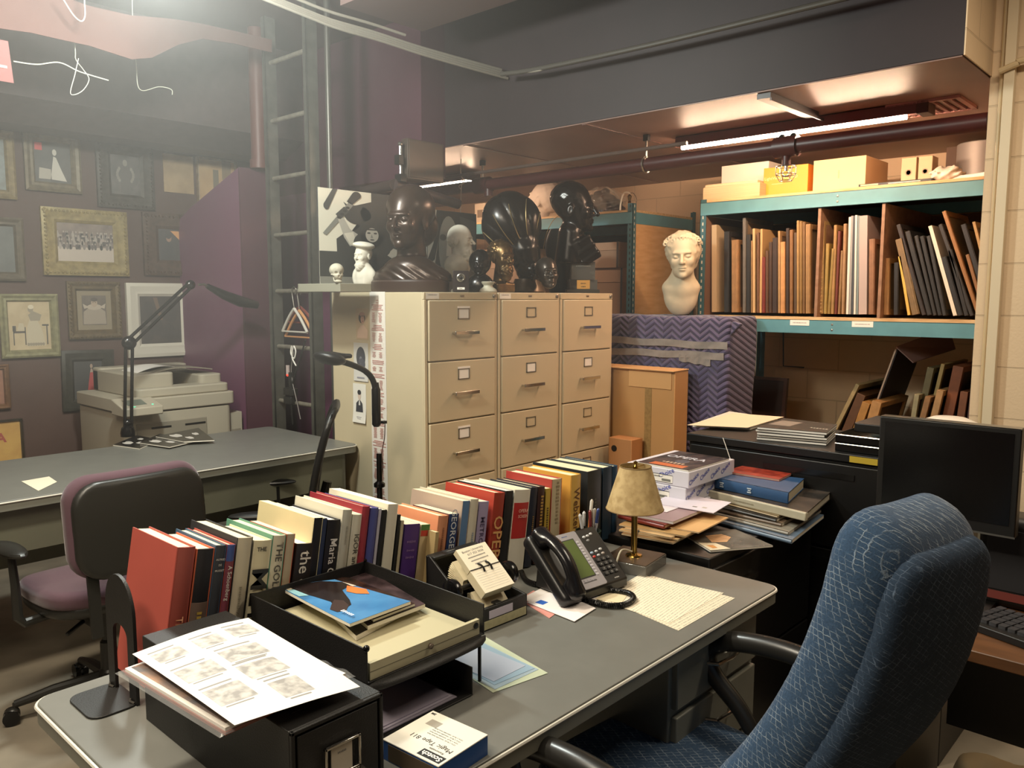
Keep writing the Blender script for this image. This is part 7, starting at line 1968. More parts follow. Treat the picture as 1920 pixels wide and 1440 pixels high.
# ================================================================ MAIN CEILING CLUTTER
M_CBL = mat('#938c80', .7)
t = thing('cable_bundle', 'bundle of pale cables sagging across the dark ceiling', 'cables', (2.4, 2.9, 2.62))
def cb_(off, seed):
    pts = []
    for (px, py, X) in ((470, -14, None), (560, 22, None), (620, 45, None), (700, 68, None), (780, 94, None), (860, 117, None), (940, 139, None)):
        d_ = 3.36+ (px-470)/470*.95
        v = CF+CR*(px-960)/FPX-CU*(py+off-720)/FPX; q_ = EYE+v*d_
        pts.append((q_[0]-2.4, q_[1]-2.9, q_[2]-2.62))
    return catm(pts, 40)
b = B()
for i, o_ in enumerate((-8, -3, 2, 7)):
    P_ = cb_(o_, i); b.tube([(p[0]+.01*i, p[1]-.006*i, p[2]) for p in P_], .0075, M_CBL, 8)
b.tube([(p[0], p[1], p[2]+.02) for p in cb_(-14, 3)[:26]], .007, M_CBL, 8)
part('cables', b, t)
t = thing('ceiling_conduit', 'dark conduit running from the cable bundle toward the right along the ceiling', 'pipe', (3.1, 2.5, 2.645))
p0, p1, p2 = [np.array(at(*p, X=3.16)) for p in ((940, 139), (1015, 128), (1250, 77))]
b = B(); b.tube(catm([tuple(p-np.array([3.1, 2.5, 2.645])) for p in (p0, p1, p2, np.array([3.16, 1.0, p2[2]]))], 24), .012, mat('#4a463f', .5), 10); b.tube(catm([tuple(p-np.array([3.1, 2.5, 2.645])) for p in (p0, np.array(at(1005, 132, X=3.16)), np.array(at(1018, 128, X=3.16)))], 10), .009, M_CBL, 8); part('conduit', b, t)
b = B(); b.box(2.35, 2.85, -2.9, 3.25, 2.83, CZ-.002, mat('#6a5551', .55)); o = b.obj('trim_ceiling_beam', smooth=0); o['kind'] = 'structure'; o['label'] = 'broad brownish ceiling beam above the cable bundle'
t = thing('red_standpipe', 'dark red vertical pipe left of the ladder', 'pipe', (2.62, 4.46, 2.25)); b = B(); b.cyl((0, 0, 0), (0, 0, CZ-.003-2.25), .045, mat('#5f3730', .5), 18); b.cyl((0, 0, -.005), (0, 0, .045), .055, mat('#5f3730', .5), 18); part('pipe', b, t)
# red-brown painted ceiling board with wavy edge at the upper left
t = thing('ceiling_drape', 'faded red-brown sagging sheet fixed under the ceiling at the upper left', 'drape', (.9, 3.4, 2.60))
E_ = [(-60, 45), (60, 60), (170, 85), (245, 112), (280, 110), (330, 85), (380, 72), (440, 80), (510, 98)]
T_ = [(-60, -30), (60, -30), (170, 10), (245, 30), (280, 34), (330, 38), (380, 44), (440, 56), (510, 74)]
b = B()
def dr(u, v):
    s_ = u*8; k = min(int(s_), 7); f_ = s_-k
    e = np.array(E_[k])*(1-f_)+np.array(E_[k+1])*f_; tt2 = np.array(T_[k])*(1-f_)+np.array(T_[k+1])*f_
    p = tt2*(1-v)+e*v; Y = 3.75+.3*u
    q_ = at(p[0], p[1], Y=Y); return (q_[0]-.9, q_[1]-3.4+.02*math.sin(9*u), min(q_[2], 3.0)-2.60)
b.grid(dr, 40, 6, mat('#5c3f39', .85, noise=.15, scale=5), th=.006); part('sheet', b, t)
t = thing('red_sign', 'red paper sign hanging at the upper left edge of the photo', 'sign', (1.0, 3.6, 2.30))
a, c = at(-60, 62, Y=3.6), at(26, 156, Y=3.6)
b = B(); b.add([(a[0]-1.0, 0, a[2]-2.3), (at(14, 60, Y=3.6)[0]-1.0, 0, a[2]-2.3), (c[0]-1.0, 0, c[2]-2.3), (a[0]-1.0, 0, c[2]-2.3), (a[0]-1.0, .004, a[2]-2.3), (at(14, 60, Y=3.6)[0]-1.0, .004, a[2]-2.3), (c[0]-1.0, .004, c[2]-2.3), (a[0]-1.0, .004, c[2]-2.3)], [(0, 1, 2, 3), (4, 7, 6, 5), (0, 4, 5, 1), (1, 5, 6, 2), (2, 6, 7, 3), (3, 7, 4, 0)], mat('#6a3430', .7)); part('sheet', b, t)
b = B(); b.box(a[0]-1.0, c[0]-1.02, -.002, -.001, c[2]-2.3+.05, c[2]-2.3+.06, mat('#b5756a', .6)); part('faded_stripe', b, t)
def wire(name, label, pts, Y, r=.0028, col='#b9b7a8'):
    P_ = [at(*p, Y=Y) for p in pts]; o0 = P_[0]
    t = thing(name, label, 'wire', o0); b = B(); b.tube(catm([(p[0]-o0[0], p[1]-o0[1]+.01*math.sin(i*2), p[2]-o0[2]) for i, p in enumerate(P_)], 50), r, mat(col, .5), 6); part('wire', b, t); return t
wire('hanging_wire', 'white hooked wire hanging at the top left of the photo', [(160, -30), (160, 0), (158, 30), (152, 40), (140, 28), (118, 0)], 3.7)
wire('hanging_wire', 'pale looped wire hanging below the ceiling near the red tagged picture', [(25, 115), (70, 120), (110, 118), (150, 135), (205, 150)], 3.9)
wire('hanging_wire', 'curled pale wire crossing the looped wire at the upper left', [(136, -60), (138, 20), (140, 95), (142, 112), (158, 130), (166, 150), (152, 172), (134, 175), (140, 140), (146, 110)], 3.9, .002)
wire('hanging_wire', 'short drooping wire right of the curled one', [(248, -40), (250, 30), (254, 120), (262, 168), (300, 162), (320, 168), (322, 178)], 4.1, .002)

# ================================================================ RIGHT WALL DETAILS
WX = 3.665
def vpipe(label, px, r, col, dX=.0, square=False):
    y = at(px, 500, X=WX)[1]
    t = thing('wall_conduit', label, 'pipe', (WX-r-.002, y, 0)); b = B()
    if square: b.box(-r, r, -r, r, 0, CZ-.01, mat(col, .45))
    else: b.cyl((0, 0, 0), (0, 0, CZ-.01), r, mat(col, .45), 16)
    part('conduit', b, t, bevel=.002 if square else 0)
vpipe('wide cream square conduit running down the right block wall', 1873, .018, '#d9c7a8', square=True)
vpipe('thin round cream conduit just left of the square one on the right wall', 1857, .008, '#cbb48c')
z_ = at(1890, 122, X=WX)[2]
t = thing('cross_conduit', 'cream conduit crossing the top of the right wall', 'pipe', (WX-.05, .55, z_)); b = B(); b.tube(catm([(-.0, .26, -.03), (0, .20, -.012), (0, .12, 0), (0, -.6, .01)], 20), .012, mat('#cdb68f', .45), 10); part('conduit', b, t)

# ================================================================ ON THE TALL BLACK CABINET
def stack(name, label, corners_px, z, n, hh, cols, cat, jitter=.006, seed=1, pages=True):
    Q = [np.array(at(*p, Z=z)[:2]) for p in corners_px]; rr = random.Random(seed); out = []
    c0 = sum(Q)/4
    for i in range(n):
        col = cols[i % len(cols)]
        lab = label if n == 1 else f'{label}, {_ord[i]} from the bottom' if i < n-1 else f'{label}, topmost'
        t = thing(name, lab, cat, (c0[0]+rr.uniform(-jitter, jitter), c0[1]+rr.uniform(-jitter, jitter), z+i*hh), rr.uniform(-.03, .03))
        b = B(); P_ = [q-c0 for q in Q]
        def slab(z0, z1, k, m):
            b.add([(p[0]*k, p[1]*k, z0) for p in P_]+[(p[0]*k, p[1]*k, z1) for p in P_], [(3, 2, 1, 0), (4, 5, 6, 7), (0, 1, 5, 4), (1, 2, 6, 5), (2, 3, 7, 6), (3, 0, 4, 7)], m)
        e = min(.0012, hh*.2)
        slab(0, e, 1.0, mat(col, .35)); slab(e, hh-e-.0004, .995, M_LAYERS); slab(hh-e-.0004, hh-.0004, 1.0, mat(col, .35))
        part('pages' if pages else 'sheets', b, t); out.append(t)
    return out, Q, c0
zc = TZ+.001
S_, Q, c0 = stack('paper_stack', 'loose white paper stack with curled corners on the left of the tall cabinet', [(1300, 800), (1372, 776), (1462, 790), (1408, 806)], zc, 1, .012, ['#e8dccb'], 'paper stack')
flat_sheet('tan_folder', 'wide pale pink-cream folder lying on the loose white papers', [at(1289, 797, Z=zc+.014)[:2], at(1374, 775, Z=zc+.014)[:2], at(1470, 782, Z=zc+.014)[:2], at(1402, 802, Z=zc+.014)[:2]], zc+.0135, mat('#e8cfae', .6), .0015, 'folder')
S_, Q, c0 = stack('black_magazine', 'thick dark-covered magazine in the neat stack on the tall cabinet', [(1418, 824), (1468, 806), (1568, 819), (1548, 836)], zc, 5, .0095, ['#2b2826'], 'magazine', .003, 5)
top = S_[-1]; b = B()
cc = at(1535, 803, Z=zc+.048); b.text('~~', .030, mat('#d8cfc0', .5), frameT((cc[0]-c0[0], cc[1]-c0[1], .0093), (0, -1, 0), (1, 0, 0)), bold=.02)
cc = at(1480, 795, Z=zc+.048); b.box(cc[0]-c0[0]-.05, cc[0]-c0[0]+.07, cc[1]-c0[1]-.02, cc[1]-c0[1]+.06, .0092, .0096, mat('#8c7f74', .4)); part('cover_print', b, top)
# black paper trays with chrome edges
a = at(1570, 835, Z=zc); c = at(1648, 842, Z=zc)
for i in range(2):
    t = thing('black_letter_tray', ['lower black tray with a bright metal edge on the tall cabinet', 'upper black tray with a bright metal edge on the tall cabinet'][i], 'letter tray', (TX0+.03, .70, zc+.030*i), 0)
    b = B(); b.box(0, .36, 0, .34, 0, .003, M_BLKG); b.box(0, .003, 0, .34, 0, .024, M_BLKG); b.box(.357, .36, 0, .34, 0, .024, M_BLKG); b.box(0, .36, .337, .34, 0, .028, M_BLKG); b.box(0, .36, 0, .003, 0, .028, M_BLKG); part('tray', b, t, bevel=.001)
    b = B(); b.cyl((-.001, .0, .025), (-.001, .34, .025), .0028, M_CHROME, 8); part('metal_edge', b, t)
t = thing('black_binder', 'closed black binder on the upper tray behind the magazines', 'binder', (TX0+.10, .74, zc+.060)); b = B(); b.rbox(0, .24, 0, .27, .02, 0, .03, M_BLK); part('cover', b, t, bevel=.003)
t = thing('white_dish', 'white oval lid seen over the top of the monitor', 'lid', (TX0+.24, .745, zc+.0905)); b = B(); b.lathe([(0, 0), (.055, 0), (.085, .015), (.05, .030), (0, .033)], mat('#dcd2c4', .4), 28); part('lid', b, t)
# string tag hanging down the cabinet front
t = thing('string', 'thin white cord hanging down the front of the tall black cabinet', 'cord', (TX0-.008, at(1357, 820, X=TX0)[1], TZ)); 
q0, q1 = at(1357, 822, X=TX0-.008), at(1371, 850+10, X=TX0-.008)
b = B(); b.tube([(0, 0, .0), (0, q0[1]*0-.002, q0[2]-TZ), (0, q1[1]-q0[1], q1[2]-TZ)], .0014, M_WHITE, 6); part('cord', b, t)

# ================================================================ ON THE LOW BLACK CABINET
zl = LZ+.001
# wrapped reams with a magazine on top
M_REAM = mat('#cfccd4', .5); ream_q = [(1205, 925), (1250, 905), (1383, 925), (1295, 968)]
kz = [zl, zl+.055, zl+.110]
RX, RY = 2.17, 1.46
lab_r = ['wrapped ream of copy paper at the bottom of the pile behind the lamp', 'wrapped ream of copy paper in the middle of the pile', 'wrapped ream of copy paper with blue brand print, topmost of three']
_f, _l, _r = at(1290, 886, Z=.925), at(1198, 860, Z=.925), at(1377, 861, Z=.925)
rx0, rx1, ry0, ry1 = _f[0], _r[0], _f[1], _l[1]
for i in range(3):
    t = thing('paper_ream', lab_r[i], 'paper ream', (rx0, ry0+[.0, .006, -.004][i], kz[i]), [0, .02, -.01][i], group='wrapped copy paper reams')
    W, D = rx1-rx0, ry1-ry0+.0
    b = B(); b.box(0, W, 0, D, 0, .0545, M_REAM); part('wrapper', b, t, bevel=.003)
    b = B(); mb = mat('#4a57a8', .5); rr = random.Random(i)
    for k in range(4): b.text('Choice', .022, mb, frameT((.03+.07*k, -.0008, .028+.006*(k % 2)), (.9, 0, .45), (-.45, 0, .9)), bold=.01)
    for k in range(2): b.text('Choice', .022, mb, frameT((-.0008, D*.8-.11*k, .040), (0, -.9, .45), (0, .45, .9)), bold=.01)
    b.box(-.0010, -.0002, D*.25, D*.85, .008, .034, M_WHITE); b.box(-.0014, -.0008, D*.25, D*.85, .033, .0345, K1); b.box(-.0014, -.0008, D*.25, D*.85, .008, .009, K1)
    b.text('~~~~~', .009, K1, frameT((-.0015, D*.55, .026), (0, -1, 0), (0, 0, 1))); b.box(-.0014, -.0008, D*.28, D*.42, .012, .020, K3)
    part('wrapper_print', b, t)
t = thing('magazine', 'glossy magazine with a dark and orange cover on top of the paper reams', 'magazine', (rx0+.005, ry0+.002, kz[2]+.0555), -.01)
b = B(); b.box(0, .27, 0, .20, 0, .004, M_PAGEW); b.box(0, .27, 0, .20, .004, .005, mat('#5b4a48', .2, kind='photo', scale=18, hex2='#26262c')); part('pages', b, t)
b = B(); b.text('OPERA', .05, mat('#c9cbd6', .3), frameT((.17, .11, .0052), (0, -1, 0), (1, 0, 0)), bold=.02); b.text('~~', .04, mat('#d8b9a0', .3), frameT((.07, .10, .0052), (0, -1, 0), (1, 0, 0)), bold=.02); b.box(.01, .05, .03, .16, .0051, .0053, mat('#c9683c', .3)); b.sph((.11, .09, .0045), (.035, .03, .001), mat('#4a4e5c', .3), 12); part('cover_print', b, t)
# big books pile, its front corner overhanging the cabinet edge
def pile_box(name, label, quad, z, h, mats_, cat='book', spine=None, ttl=None):
    Q = [np.array(at(*p, Z=z+h)[:2]) for p in quad]; c0 = Q[0]
    t = thing(name, label, cat, (c0[0], c0[1], z)); ex = Q[1]-Q[0]; a = math.atan2(ex[1], ex[0]); t.rotation_euler = (0, 0, a)
    R_ = np.array([[math.cos(-a), -math.sin(-a)], [math.sin(-a), math.cos(-a)]]); P_ = [R_ @ (q-c0) for q in Q]
    c_ = sum(P_)/4
    def slab(b, z0, z1, k, m):
        V_ = [c_+(p-c_)*k for p in P_]
        b.add([(p[0], p[1], z0) for p in V_]+[(p[0], p[1], z1) for p in V_], [(3, 2, 1, 0), (4, 5, 6, 7), (0, 1, 5, 4), (1, 2, 6, 5), (2, 3, 7, 6), (3, 0, 4, 7)], m)
    return t, P_, slab, c_
# quads are listed: left-front, right-front, right-back, left-back corner of the top face
def pile_book(label, quad, z, h, cov, spine_side=True, pg='#cfc4aa', name='book', cat='book', soft=False, art=None):
    t, P_, slab, c_ = pile_box(name, label, quad, z, h, None)
    mc = cov if not isinstance(cov, str) else mat(cov, .4, noise=.06)
    e = .0025 if not soft else .0008
    b = B(); slab(b, 0, e, 1, mc); slab(b, h-e, h, 1, mc)
    if spine_side:
        p0, p1 = P_[0], P_[1]; n = (P_[3]-P_[0])/np.linalg.norm(P_[3]-P_[0])*.006
        V_ = []
        for k in range(7):
            u = k/6; bul = -n*.6*math.sin(PI*u); V_.append((p0+bul, p1+bul, h*u))
        vs = []; fs = []
        for (q0, q1, zz) in V_: vs += [(q0[0], q0[1], zz), (q1[0], q1[1], zz)]
        for k in range(6): fs.append((2*k, 2*k+1, 2*k+3, 2*k+2))
        vs += [(p0[0]+n[0], p0[1]+n[1], 0), (p1[0]+n[0], p1[1]+n[1], 0), (p0[0]+n[0], p0[1]+n[1], h), (p1[0]+n[0], p1[1]+n[1], h)]
        fs += [(0, 14, 15, 1), (12, 13, 17, 16), tuple([14]+[2*k for k in range(7)]+[16]), tuple([15]+[2*k+1 for k in range(7)]+[17])]
        b.add(vs, fs, mc)
    cv = part('cover', b, t, bevel=.0006)
    b = B(); slab(b, e, h-e, .985 if not soft else .995, mat(pg, .8, kind='layers', scale=700, noise=.22)); part('pages', b, t)
    if art: art(t, P_, h)
    return t
zz = zl
spec = [
 ('large blue-grey glossy volume at the bottom of the leaning book pile', [(1312, 975-8), (1484, 1013), (1545, 965), (1400, 935)], .012, '#5e6f82', True),
 ('cream-edged magazine second from the bottom of the book pile', [(1320, 958), (1478, 998), (1540, 955), (1400, 925)], .010, '#8a8478', True),
 ('brown-covered journal third from the bottom of the book pile', [(1325, 950), (1465, 982), (1532, 945), (1400, 920)], .010, '#6d5b4a', True),
 ('dark magazine with frayed edges under the big pale book', [(1330, 943), (1455, 974), (1530, 938), (1400, 915)], .009, '#3a3632', True),
 ('thin tan magazine directly beneath the big pale book', [(1335, 936), (1458, 968), (1535, 930), (1400, 908)], .006, '#a08c6c', True)]
for lab, quad, h, col, soft in spec:
    pile_book(lab, quad, zz, h, col, True, '#d2c8b4', 'magazine' if 'magazine' in lab or 'journal' in lab else 'book', 'book', soft); zz += h+.0004
def art_sp(t, P_, h):
    b = B(); m_ = (P_[0]+P_[1])/2; b.text('~~~~~~', .013, mat('#8a8272', .5), frameT((m_[0]-.02, m_[1]-.0045, h*.5), (1, 0, 0), (0, 0, 1)), width=.2); part('spine_print', b, t)
pile_book('big pale-spined art book with a dark cover in the middle of the pile', [(1312, 915), (1512, 962), (1558, 922), (1390, 893)], zz, .026, mat('#4a4038', .35, kind='photo', scale=12, hex2='#2a2724'), False, '#bdb4a0')
t = [o for o in COL.objects if o.get('label', '').startswith('big pale-spined')][0]
pz_ = at(1312, 915, Z=zz+.026); q_ = at(1512, 962, Z=zz+.026); W_ = math.dist(pz_[:2], q_[:2])
b = B(); b.box(0, W_, -.004, .010, -.0005, .0262, mat('#b9b29c', .45, noise=.08)); b.text('~~~~~~', .012, mat('#8f8772', .5), frameT((W_*.45, -.0046, .013), (1, 0, 0), (0, 0, 1)), width=W_*.5); part('spine', b, t, bevel=.003)
zz += .027
def art_blue(t, P_, h):
    b = B(); L_ = np.linalg.norm(P_[1]-P_[0])
    for u in (.20, .55):
        for (w_, z_) in ((.016, .68), (.011, .5), (.015, .32)): b.box(L_*u-w_/2, L_*u+w_/2, -.0062, -.0052, h*z_-.0016, h*z_+.0016, mat('#c9d3da', .4))
    part('spine_print', b, t)
pile_book('thick blue cloth hardcover lying second from the top of the pile', [(1327, 893), (1478, 924), (1508, 897), (1365, 880)], zz, .036, '#2f5078', True, '#c4b79c', art=art_blue)
zz += .0365
pile_book('red-covered magazine with dark figures, topmost on the book pile', [(1357, 883), (1461, 899), (1495, 882), (1403, 870)], zz, .007, mat('#b5452f', .35, kind='photo', scale=30, hex2='#8c2f22'), False, '#b8907c', 'magazine', 'magazine', True)
# folder pile at the lamp
zz = zl
cols = ['#b08a58', '#c79f6c', '#a57f50', '#cba878', '#8f6f48', '#c9a470', '#d0ac7c', '#b8925e']
fq = [[(1165, 1000), (1262, 1018), (1330, 985), (1235, 960)], [(1160, 993), (1270, 1012), (1335, 980), (1230, 955)], [(1170, 990), (1258, 1008), (1325, 978), (1240, 952)], [(1160, 983), (1285, 1005), (1345, 970), (1232, 948)]]
for i in range(8):
    q_ = fq[i % 4]; h = .0048
    pile_book(f'manila folder in the sagging pile beside the lamp, {_ord[i]} from the bottom', q_, zz, h, mat(cols[i], .7), False, '#d8c9a8', 'manila_folder', 'folder', True); zz += h+.0003
pile_book('open-topped tan folder with ragged right edge above the folder pile', [(1225, 983), (1310, 998), (1366, 970), (1290, 955)], zz, .004, mat('#cda26c', .7), False, '#e0cfae', 'manila_folder', 'folder', True); zz += .0045
pile_book('dark red booklet lying in the pile behind the lamp stem', [(1160, 965), (1245, 985), (1300, 962), (1220, 945)], zz, .012, '#7e2f26', True, '#c9b08c'); zz += .0125
pile_book('mauve-covered magazine under the white envelope behind the lamp', [(1180, 962), (1262, 978), (1318, 955), (1235, 940)], zz, .009, mat('#8f7478', .35), False, '#d6d0cc', 'magazine', 'magazine', True); zz += .0095
q_ = [at(1225, 945, Z=zz), at(1338, 964, Z=zz), at(1371, 944, Z=zz), at(1262, 925, Z=zz)]
t, A = flat_sheet('envelope', 'long lilac-white envelope lying on the magazines behind the lamp', [p[:2] for p in q_], zz+.002, mat('#d3cad6', .55), .002, 'envelope')
b = B(); b.box(.12, .135, .03, .04, .002, .0023, K3); b.box(.15, .165, .035, .047, .002, .0023, K5); part('print', b, t)
pile_book('white sheet on the lower envelope pile left of the long envelope', [(1192, 948), (1250, 960), (1290, 945), (1235, 934)], zz, .0015, mat('#d8cdd2', .6), False, '#dcd4d4', 'envelope', 'envelope', True)
# glossy magazine at the cabinet corner
t, f = magazine('magazine', 'grey glossy magazine with an orange flash at the front corner of the low cabinet', [at(1287, 1008, Z=zl)[:2], at(1332, 1036, Z=zl)[:2], at(1449, 1026, Z=zl)[:2], at(1378, 995, Z=zl)[:2]], zl, .005, mat('#6d675f', .25, kind='photo', scale=10, hex2='#4a463f'))
b = B(); 
def pg(pts, m, z=.0064): 
    c = np.mean(pts, axis=0); n = len(pts); b.add([f(c[0], c[1], z)]+[f(p[0], p[1], z) for p in pts], [(0, i+1, (i+1) % n+1) for i in range(n)], m)
pg([(.15, .30), (.55, .22), (.62, .45), (.40, .65), (.18, .60)], mat('#d9a878', .3)); pg([(.5, .0), (1, .0), (1, .32), (.62, .25)], mat('#d8ccb0', .4), .0066); pg([(.7, .05), (.9, .08), (.9, .16), (.72, .16)], mat('#c9883c', .4), .0068)
for k in range(4): pg([(.25+.08*k, .25), (.265+.08*k, .25), (.285+.08*k, .6), (.27+.08*k, .6)], mat('#3c3630', .4), .0067)
part('cover_art', b, t)

# ================================================================ COMPUTER CORNER
mX = 2.15
A, C_, Dn = at(1650, 780, X=mX), at(1917, 806, X=mX), at(1637, 956, X=mX)
yc = (A[1]+C_[1])/2; W = A[1]-C_[1]; zt = A[2]; zb_ = Dn[2]-.012
t = thing('computer_monitor', 'black flat monitor standing in front of the right wall', 'monitor', (mX, yc, WZ))
b = B(); b.rbox(-W/2, W/2, 0, .035, .006, 0, zt-zb_, M_BLK, frameT((0, 0, zb_-WZ), (0, -1, 0), (1, 0, 0))); 
b = B(); b.box(0, .035, -W/2, W/2, zb_-WZ, zt-WZ, M_BLK); part('casing', b, t, bevel=.003)
b = B(); b.box(-.0012, 0, -W/2+.014, W/2-.014, zb_-WZ+.028, zt-WZ-.012, mat('#060607', .18)); part('screen', b, t)
b = B(); b.box(-.0016, .0, -W/2, W/2, zb_-WZ+.0, zb_-WZ+.004, M_STEEL); part('edge_strip', b, t); b = B(); b.box(-.001, .034, -W/2+.002, W/2-.002, zt-WZ, zt-WZ+.0012, M_STEEL); part('edge_strip', b, t)
b = B(); b.box(.035, .07, -.03, .03, .01, .30, M_BLK); b.rbox(.0, .16, -.11, .11, .03, 0, .012, M_BLK); part('stand', b, t, bevel=.002)
# keyboard
k0, k1, k2 = at(1800, 1158, Z=WZ+.02), at(1960, 1215, Z=WZ+.02), at(1825, 1112, Z=WZ+.02)
t = thing('keyboard', 'black keyboard with grey shining keys on the wooden desk', 'keyboard', (k0[0], k0[1], WZ)); ex = Vector((k1[0]-k0[0], k1[1]-k0[1], 0)); a = math.atan2(ex.y, ex.x); t.rotation_euler = (0, 0, a)
b = B(); b.rbox(0, .44, 0, .15, .008, 0, .018, M_BLK); part('keyboard_base', b, t, bevel=.002)
b = B(); mk = mat('#3c3b3d', .3)
for r in range(5):
    for c_ in range(20): b.rbox(.012+c_*.021, .029+c_*.021, .022+r*.0245, .042+r*.0245, .002, .018, .026, mk, seg=2)
part('key_block', b, t)
# black speaker-like device
p = at(1905, 1085, X=2.26)
t = thing('black_device', 'black rounded desktop speaker at the right edge of the photo', 'speaker', (2.24, p[1]+.01, WZ)); b = B()
def spk(P): return rb(P, (.06, 0, .115), (.06, .075, .115), .03)
carved('speaker_case', spk, (-.01, -.09, -.005), (.13, .09, .24), .006, M_BLK, t)
b = B(); b.box(-.002, .001, -.05, .05, .05, .20, mat('#26262a', .7)); b.box(-.003, .001, -.045, .045, .025, .045, mat('#7a3a34', .5)); part('grille', b, t)
p = at(1855, 1040, X=2.36)
t = thing('beige_carton', 'small beige boxes stacked upright behind the speaker', 'box', (2.34, p[1]-.02, WZ)); b = B(); b.box(0, .04, -.045, .045, 0, .20, mat('#b3a283', .6)); b.box(-.001, 0, -.003, .001, 0, .20, K3); part('carton', b, t, bevel=.002)
p = at(1845, 1068, Z=WZ+.02)
t = thing('white_router', 'flat white box with a small red light on the wooden desk', 'router', (p[0], p[1]-.0, WZ), -.3); b = B(); b.rbox(-.04, .04, -.07, .07, .01, 0, .022, mat('#b3b0ac', .45)); part('router_case', b, t, bevel=.002)
b = B(); b.sph((-.045, .075, .03), .003, mat('#ff3a20', .4, emit=3.0), 8); part('indicator_light', b, t)
t = thing('black_cable', 'black cable curling on the wooden desk by the keyboard', 'cable', (0, 0, 0)); P_ = [at(*p, Z=WZ+.005) for p in ((1822, 1095), (1850, 1120), (1880, 1118), (1895, 1105))]
t.location = P_[0]; b = B(); b.tube(catm([tuple(np.array(p)-np.array(P_[0])) for p in P_], 24), .004, M_BLK, 8); part('cable', b, t)
# white-edged panel at the left end of the computer desk, seen past the chair
p = at(1570, 1100, X=1.97)
t = thing('desk_side_tray', 'dark tray with a white metal corner beside the computer desk', 'tray', (1.99, .62, WZ+.001)); b = B(); b.box(0, .34, -.10, .0, 0, .05, mat('#5a4a3c', .4)); b.box(-.003, .0, -.10, .002, .0, .052, M_CHROME); part('tray', b, t, bevel=.002)
# things on the floor under the desk
t = thing('paper_bag', 'crumpled cream paper bag on the floor under the computer desk', 'paper bag', (2.30, .40, 0)); 
def pb(P): return rb(P, (0, 0, .13), (.13, .11, .13), .02, rz=.4, rx=.15)+.010*np.sin(P[:, 0]*40+P[:, 2]*30)*np.sin(P[:, 1]*35+P[:, 2]*24)
carved('bag', pb, (-.2, -.2, -.01), (.2, .2, .32), .012, mat('#d8c4a0', .7), t)
t = thing('greenish_box', 'dusty olive-grey crate on the floor at the lower right corner', 'crate', (2.02, -.25, 0)); b = B(); b.box(0, .32, 0, .42, 0, .24, mat('#5c5a40', .8, noise=.35, scale=14)); part('crate', b, t, bevel=.004)
b = B(); b.box(-.003, .323, -.003, .423, .225, .245, mat('#6a6850', .8, noise=.35, scale=14)); part('lid', b, t, bevel=.002)
t = thing('cable_tangle', 'tangle of dark cables on the floor under the computer desk', 'cables', (1.98, .33, 0), ); t['kind'] = 'stuff'
b = B(); rr = random.Random(8)
for i in range(12):
    pts = [(rr.uniform(-.14, .16), rr.uniform(-.16, .16), rr.uniform(.01, .16)) for _ in range(6)]; b.tube(catm(pts, 40), .005, mat(rr.choice(['#1c1a18', '#2c261e', '#4a4030']), .5), 6)
part('cables', b, t)

# ================================================================ ON THE LADDER
yA, yB = at(530, 560, X=LDX)[1], at(585, 560, X=LDX)[1]
zr = at(560, 545, X=LDX)[2]
t = thing('coat_hanger', 'white plastic hanger on the ladder rung in front of the others', 'hanger', (LDX-.02, (yA+yB)/2, zr))
def hanger(b, w, m, drop=.10, hook=.05, z0=0.0):
    b.tube(catm([(0, -.012, -hook*.2+z0), (0, -.022, .008+z0), (0, 0, .02+z0), (0, .02, .0+z0), (0, .006, -hook*.7+z0), (0, 0, -hook+z0)], 24), .0028, M_STEEL, 6)
    b.tube(catm([(0, 0, -hook+z0), (0, w*.45, -hook-drop*.38+z0), (0, w, -hook-drop+z0)], 16), .008, m, 8); b.tube(catm([(0, 0, -hook+z0), (0, -w*.45, -hook-drop*.38+z0), (0, -w, -hook-drop+z0)], 16), .008, m, 8)
    b.cyl((0, w, -hook-drop+z0), (0, -w, -hook-drop+z0), .005, m, 8)
b = B(); hanger(b, .125, mat('#c9c4ba', .4), .13, .10); part('hanger_body', b, t)
for lab, col, dx, sc in (('light wooden hanger behind the white one on the ladder', '#c98f5c', .02, .15), ('dusty red wooden hanger rearmost on the ladder rung', '#7c3a30', .05, .14)):
    t = thing('coat_hanger', lab, 'hanger', (LDX-.02+dx, (yA+yB)/2+(.02 if 'red' in lab else -.02), zr)); b = B(); hanger(b, sc, mat(col, .5), .15 if 'light' in lab else .09, .09 if 'red' in lab else .11); part('hanger_body', b, t)
zr2 = at(560, 652, X=LDX)[2]
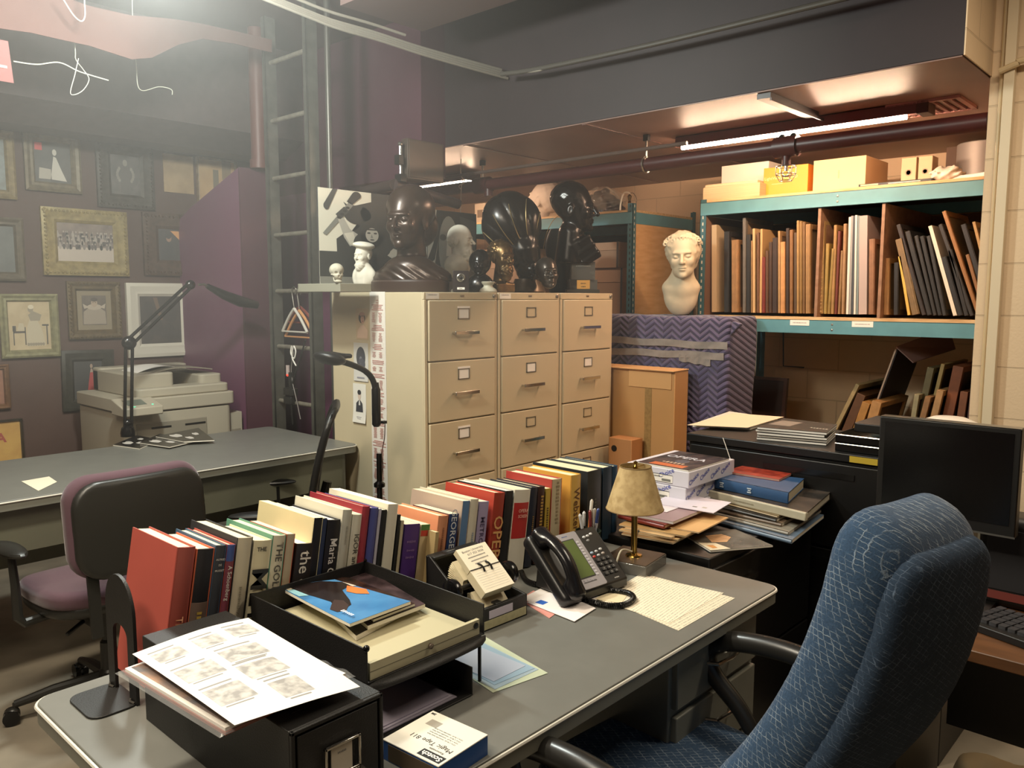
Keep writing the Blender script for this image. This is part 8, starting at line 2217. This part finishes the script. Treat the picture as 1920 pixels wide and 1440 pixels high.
t = thing('lighted_plug', 'knot of white cord with a red lighted plug hanging from the lower rung', 'cords', (LDX-.03, (yA+yB)/2, zr2))
b = B(); b.tube(catm([(0, .02, .01), (0, .03, -.03), (0, .0, -.06), (0, -.02, -.02), (0, .0, .01), (0, .02, -.05), (0, -.02, -.10)], 40), .004, M_PAPER, 6); b.tube(catm([(0, .0, -.02), (0, .03, -.12), (0, .02, -.2), (0, -.01, -.28), (0, -.05, -.40)], 30), .003, mat('#77706c', .5), 6); part('white_cord', b, t)
b = B(); b.tube(catm([(0, -.12, .05), (0, -.05, -.08), (0, .02, -.20), (0, .04, -.32), (0, .03, -.44)], 40), .005, M_BLK, 8); b.tube([(0, .04, -.14), (0, .035, -.26)], .014, M_BLK, 10); part('black_cord', b, t)
b = B(); b.cyl((-.01, .05, -.10), (-.01, .05, -.15), .011, mat('#b9a9a4', .3), 12); b.sph((-.012, .05, -.155), .009, mat('#e0402c', .3, emit=1.5), 10); part('lit_plug', b, t)
t = thing('power_adapter', 'pair of black power adapters clipped to the ladder above the back desk', 'power adapter', (LDX-.02, (yA+yB)/2+.06, at(560, 735, X=LDX)[2])); b = B(); b.rbox(-.02, .02, -.05, .05, .008, -.02, .02, M_BLK); b.rbox(-.02, .02, -.03, .05, .008, -.07, -.03, M_BLK); part('adapter', b, t, bevel=.003)

# ================================================================ ADDED SCATTER VOLUME imitating lens glare round the ceiling lamp at the upper left
hm = bpy.data.materials.new('glare_haze'); hm.use_nodes = True; nt = hm.node_tree
nt.nodes.remove(nt.nodes['Principled BSDF'])
vs = nt.nodes.new('ShaderNodeVolumeScatter'); vs.inputs['Density'].default_value = 0.037; vs.inputs['Anisotropy'].default_value = 0.3
vs.inputs['Color'].default_value = (1, 1, 1, 1)
nt.links.new(vs.outputs[0], nt.nodes['Material Output'].inputs['Volume'])
b = B(); b.box(-2.9, 2.38, .90, 5.25, 1.25, CZ-.02, hm); o = b.obj('glare_haze', smooth=0)
tag(o, 'added scatter volume imitating lens glare under the ceiling at the upper left', 'glare_haze', kind='stuff')
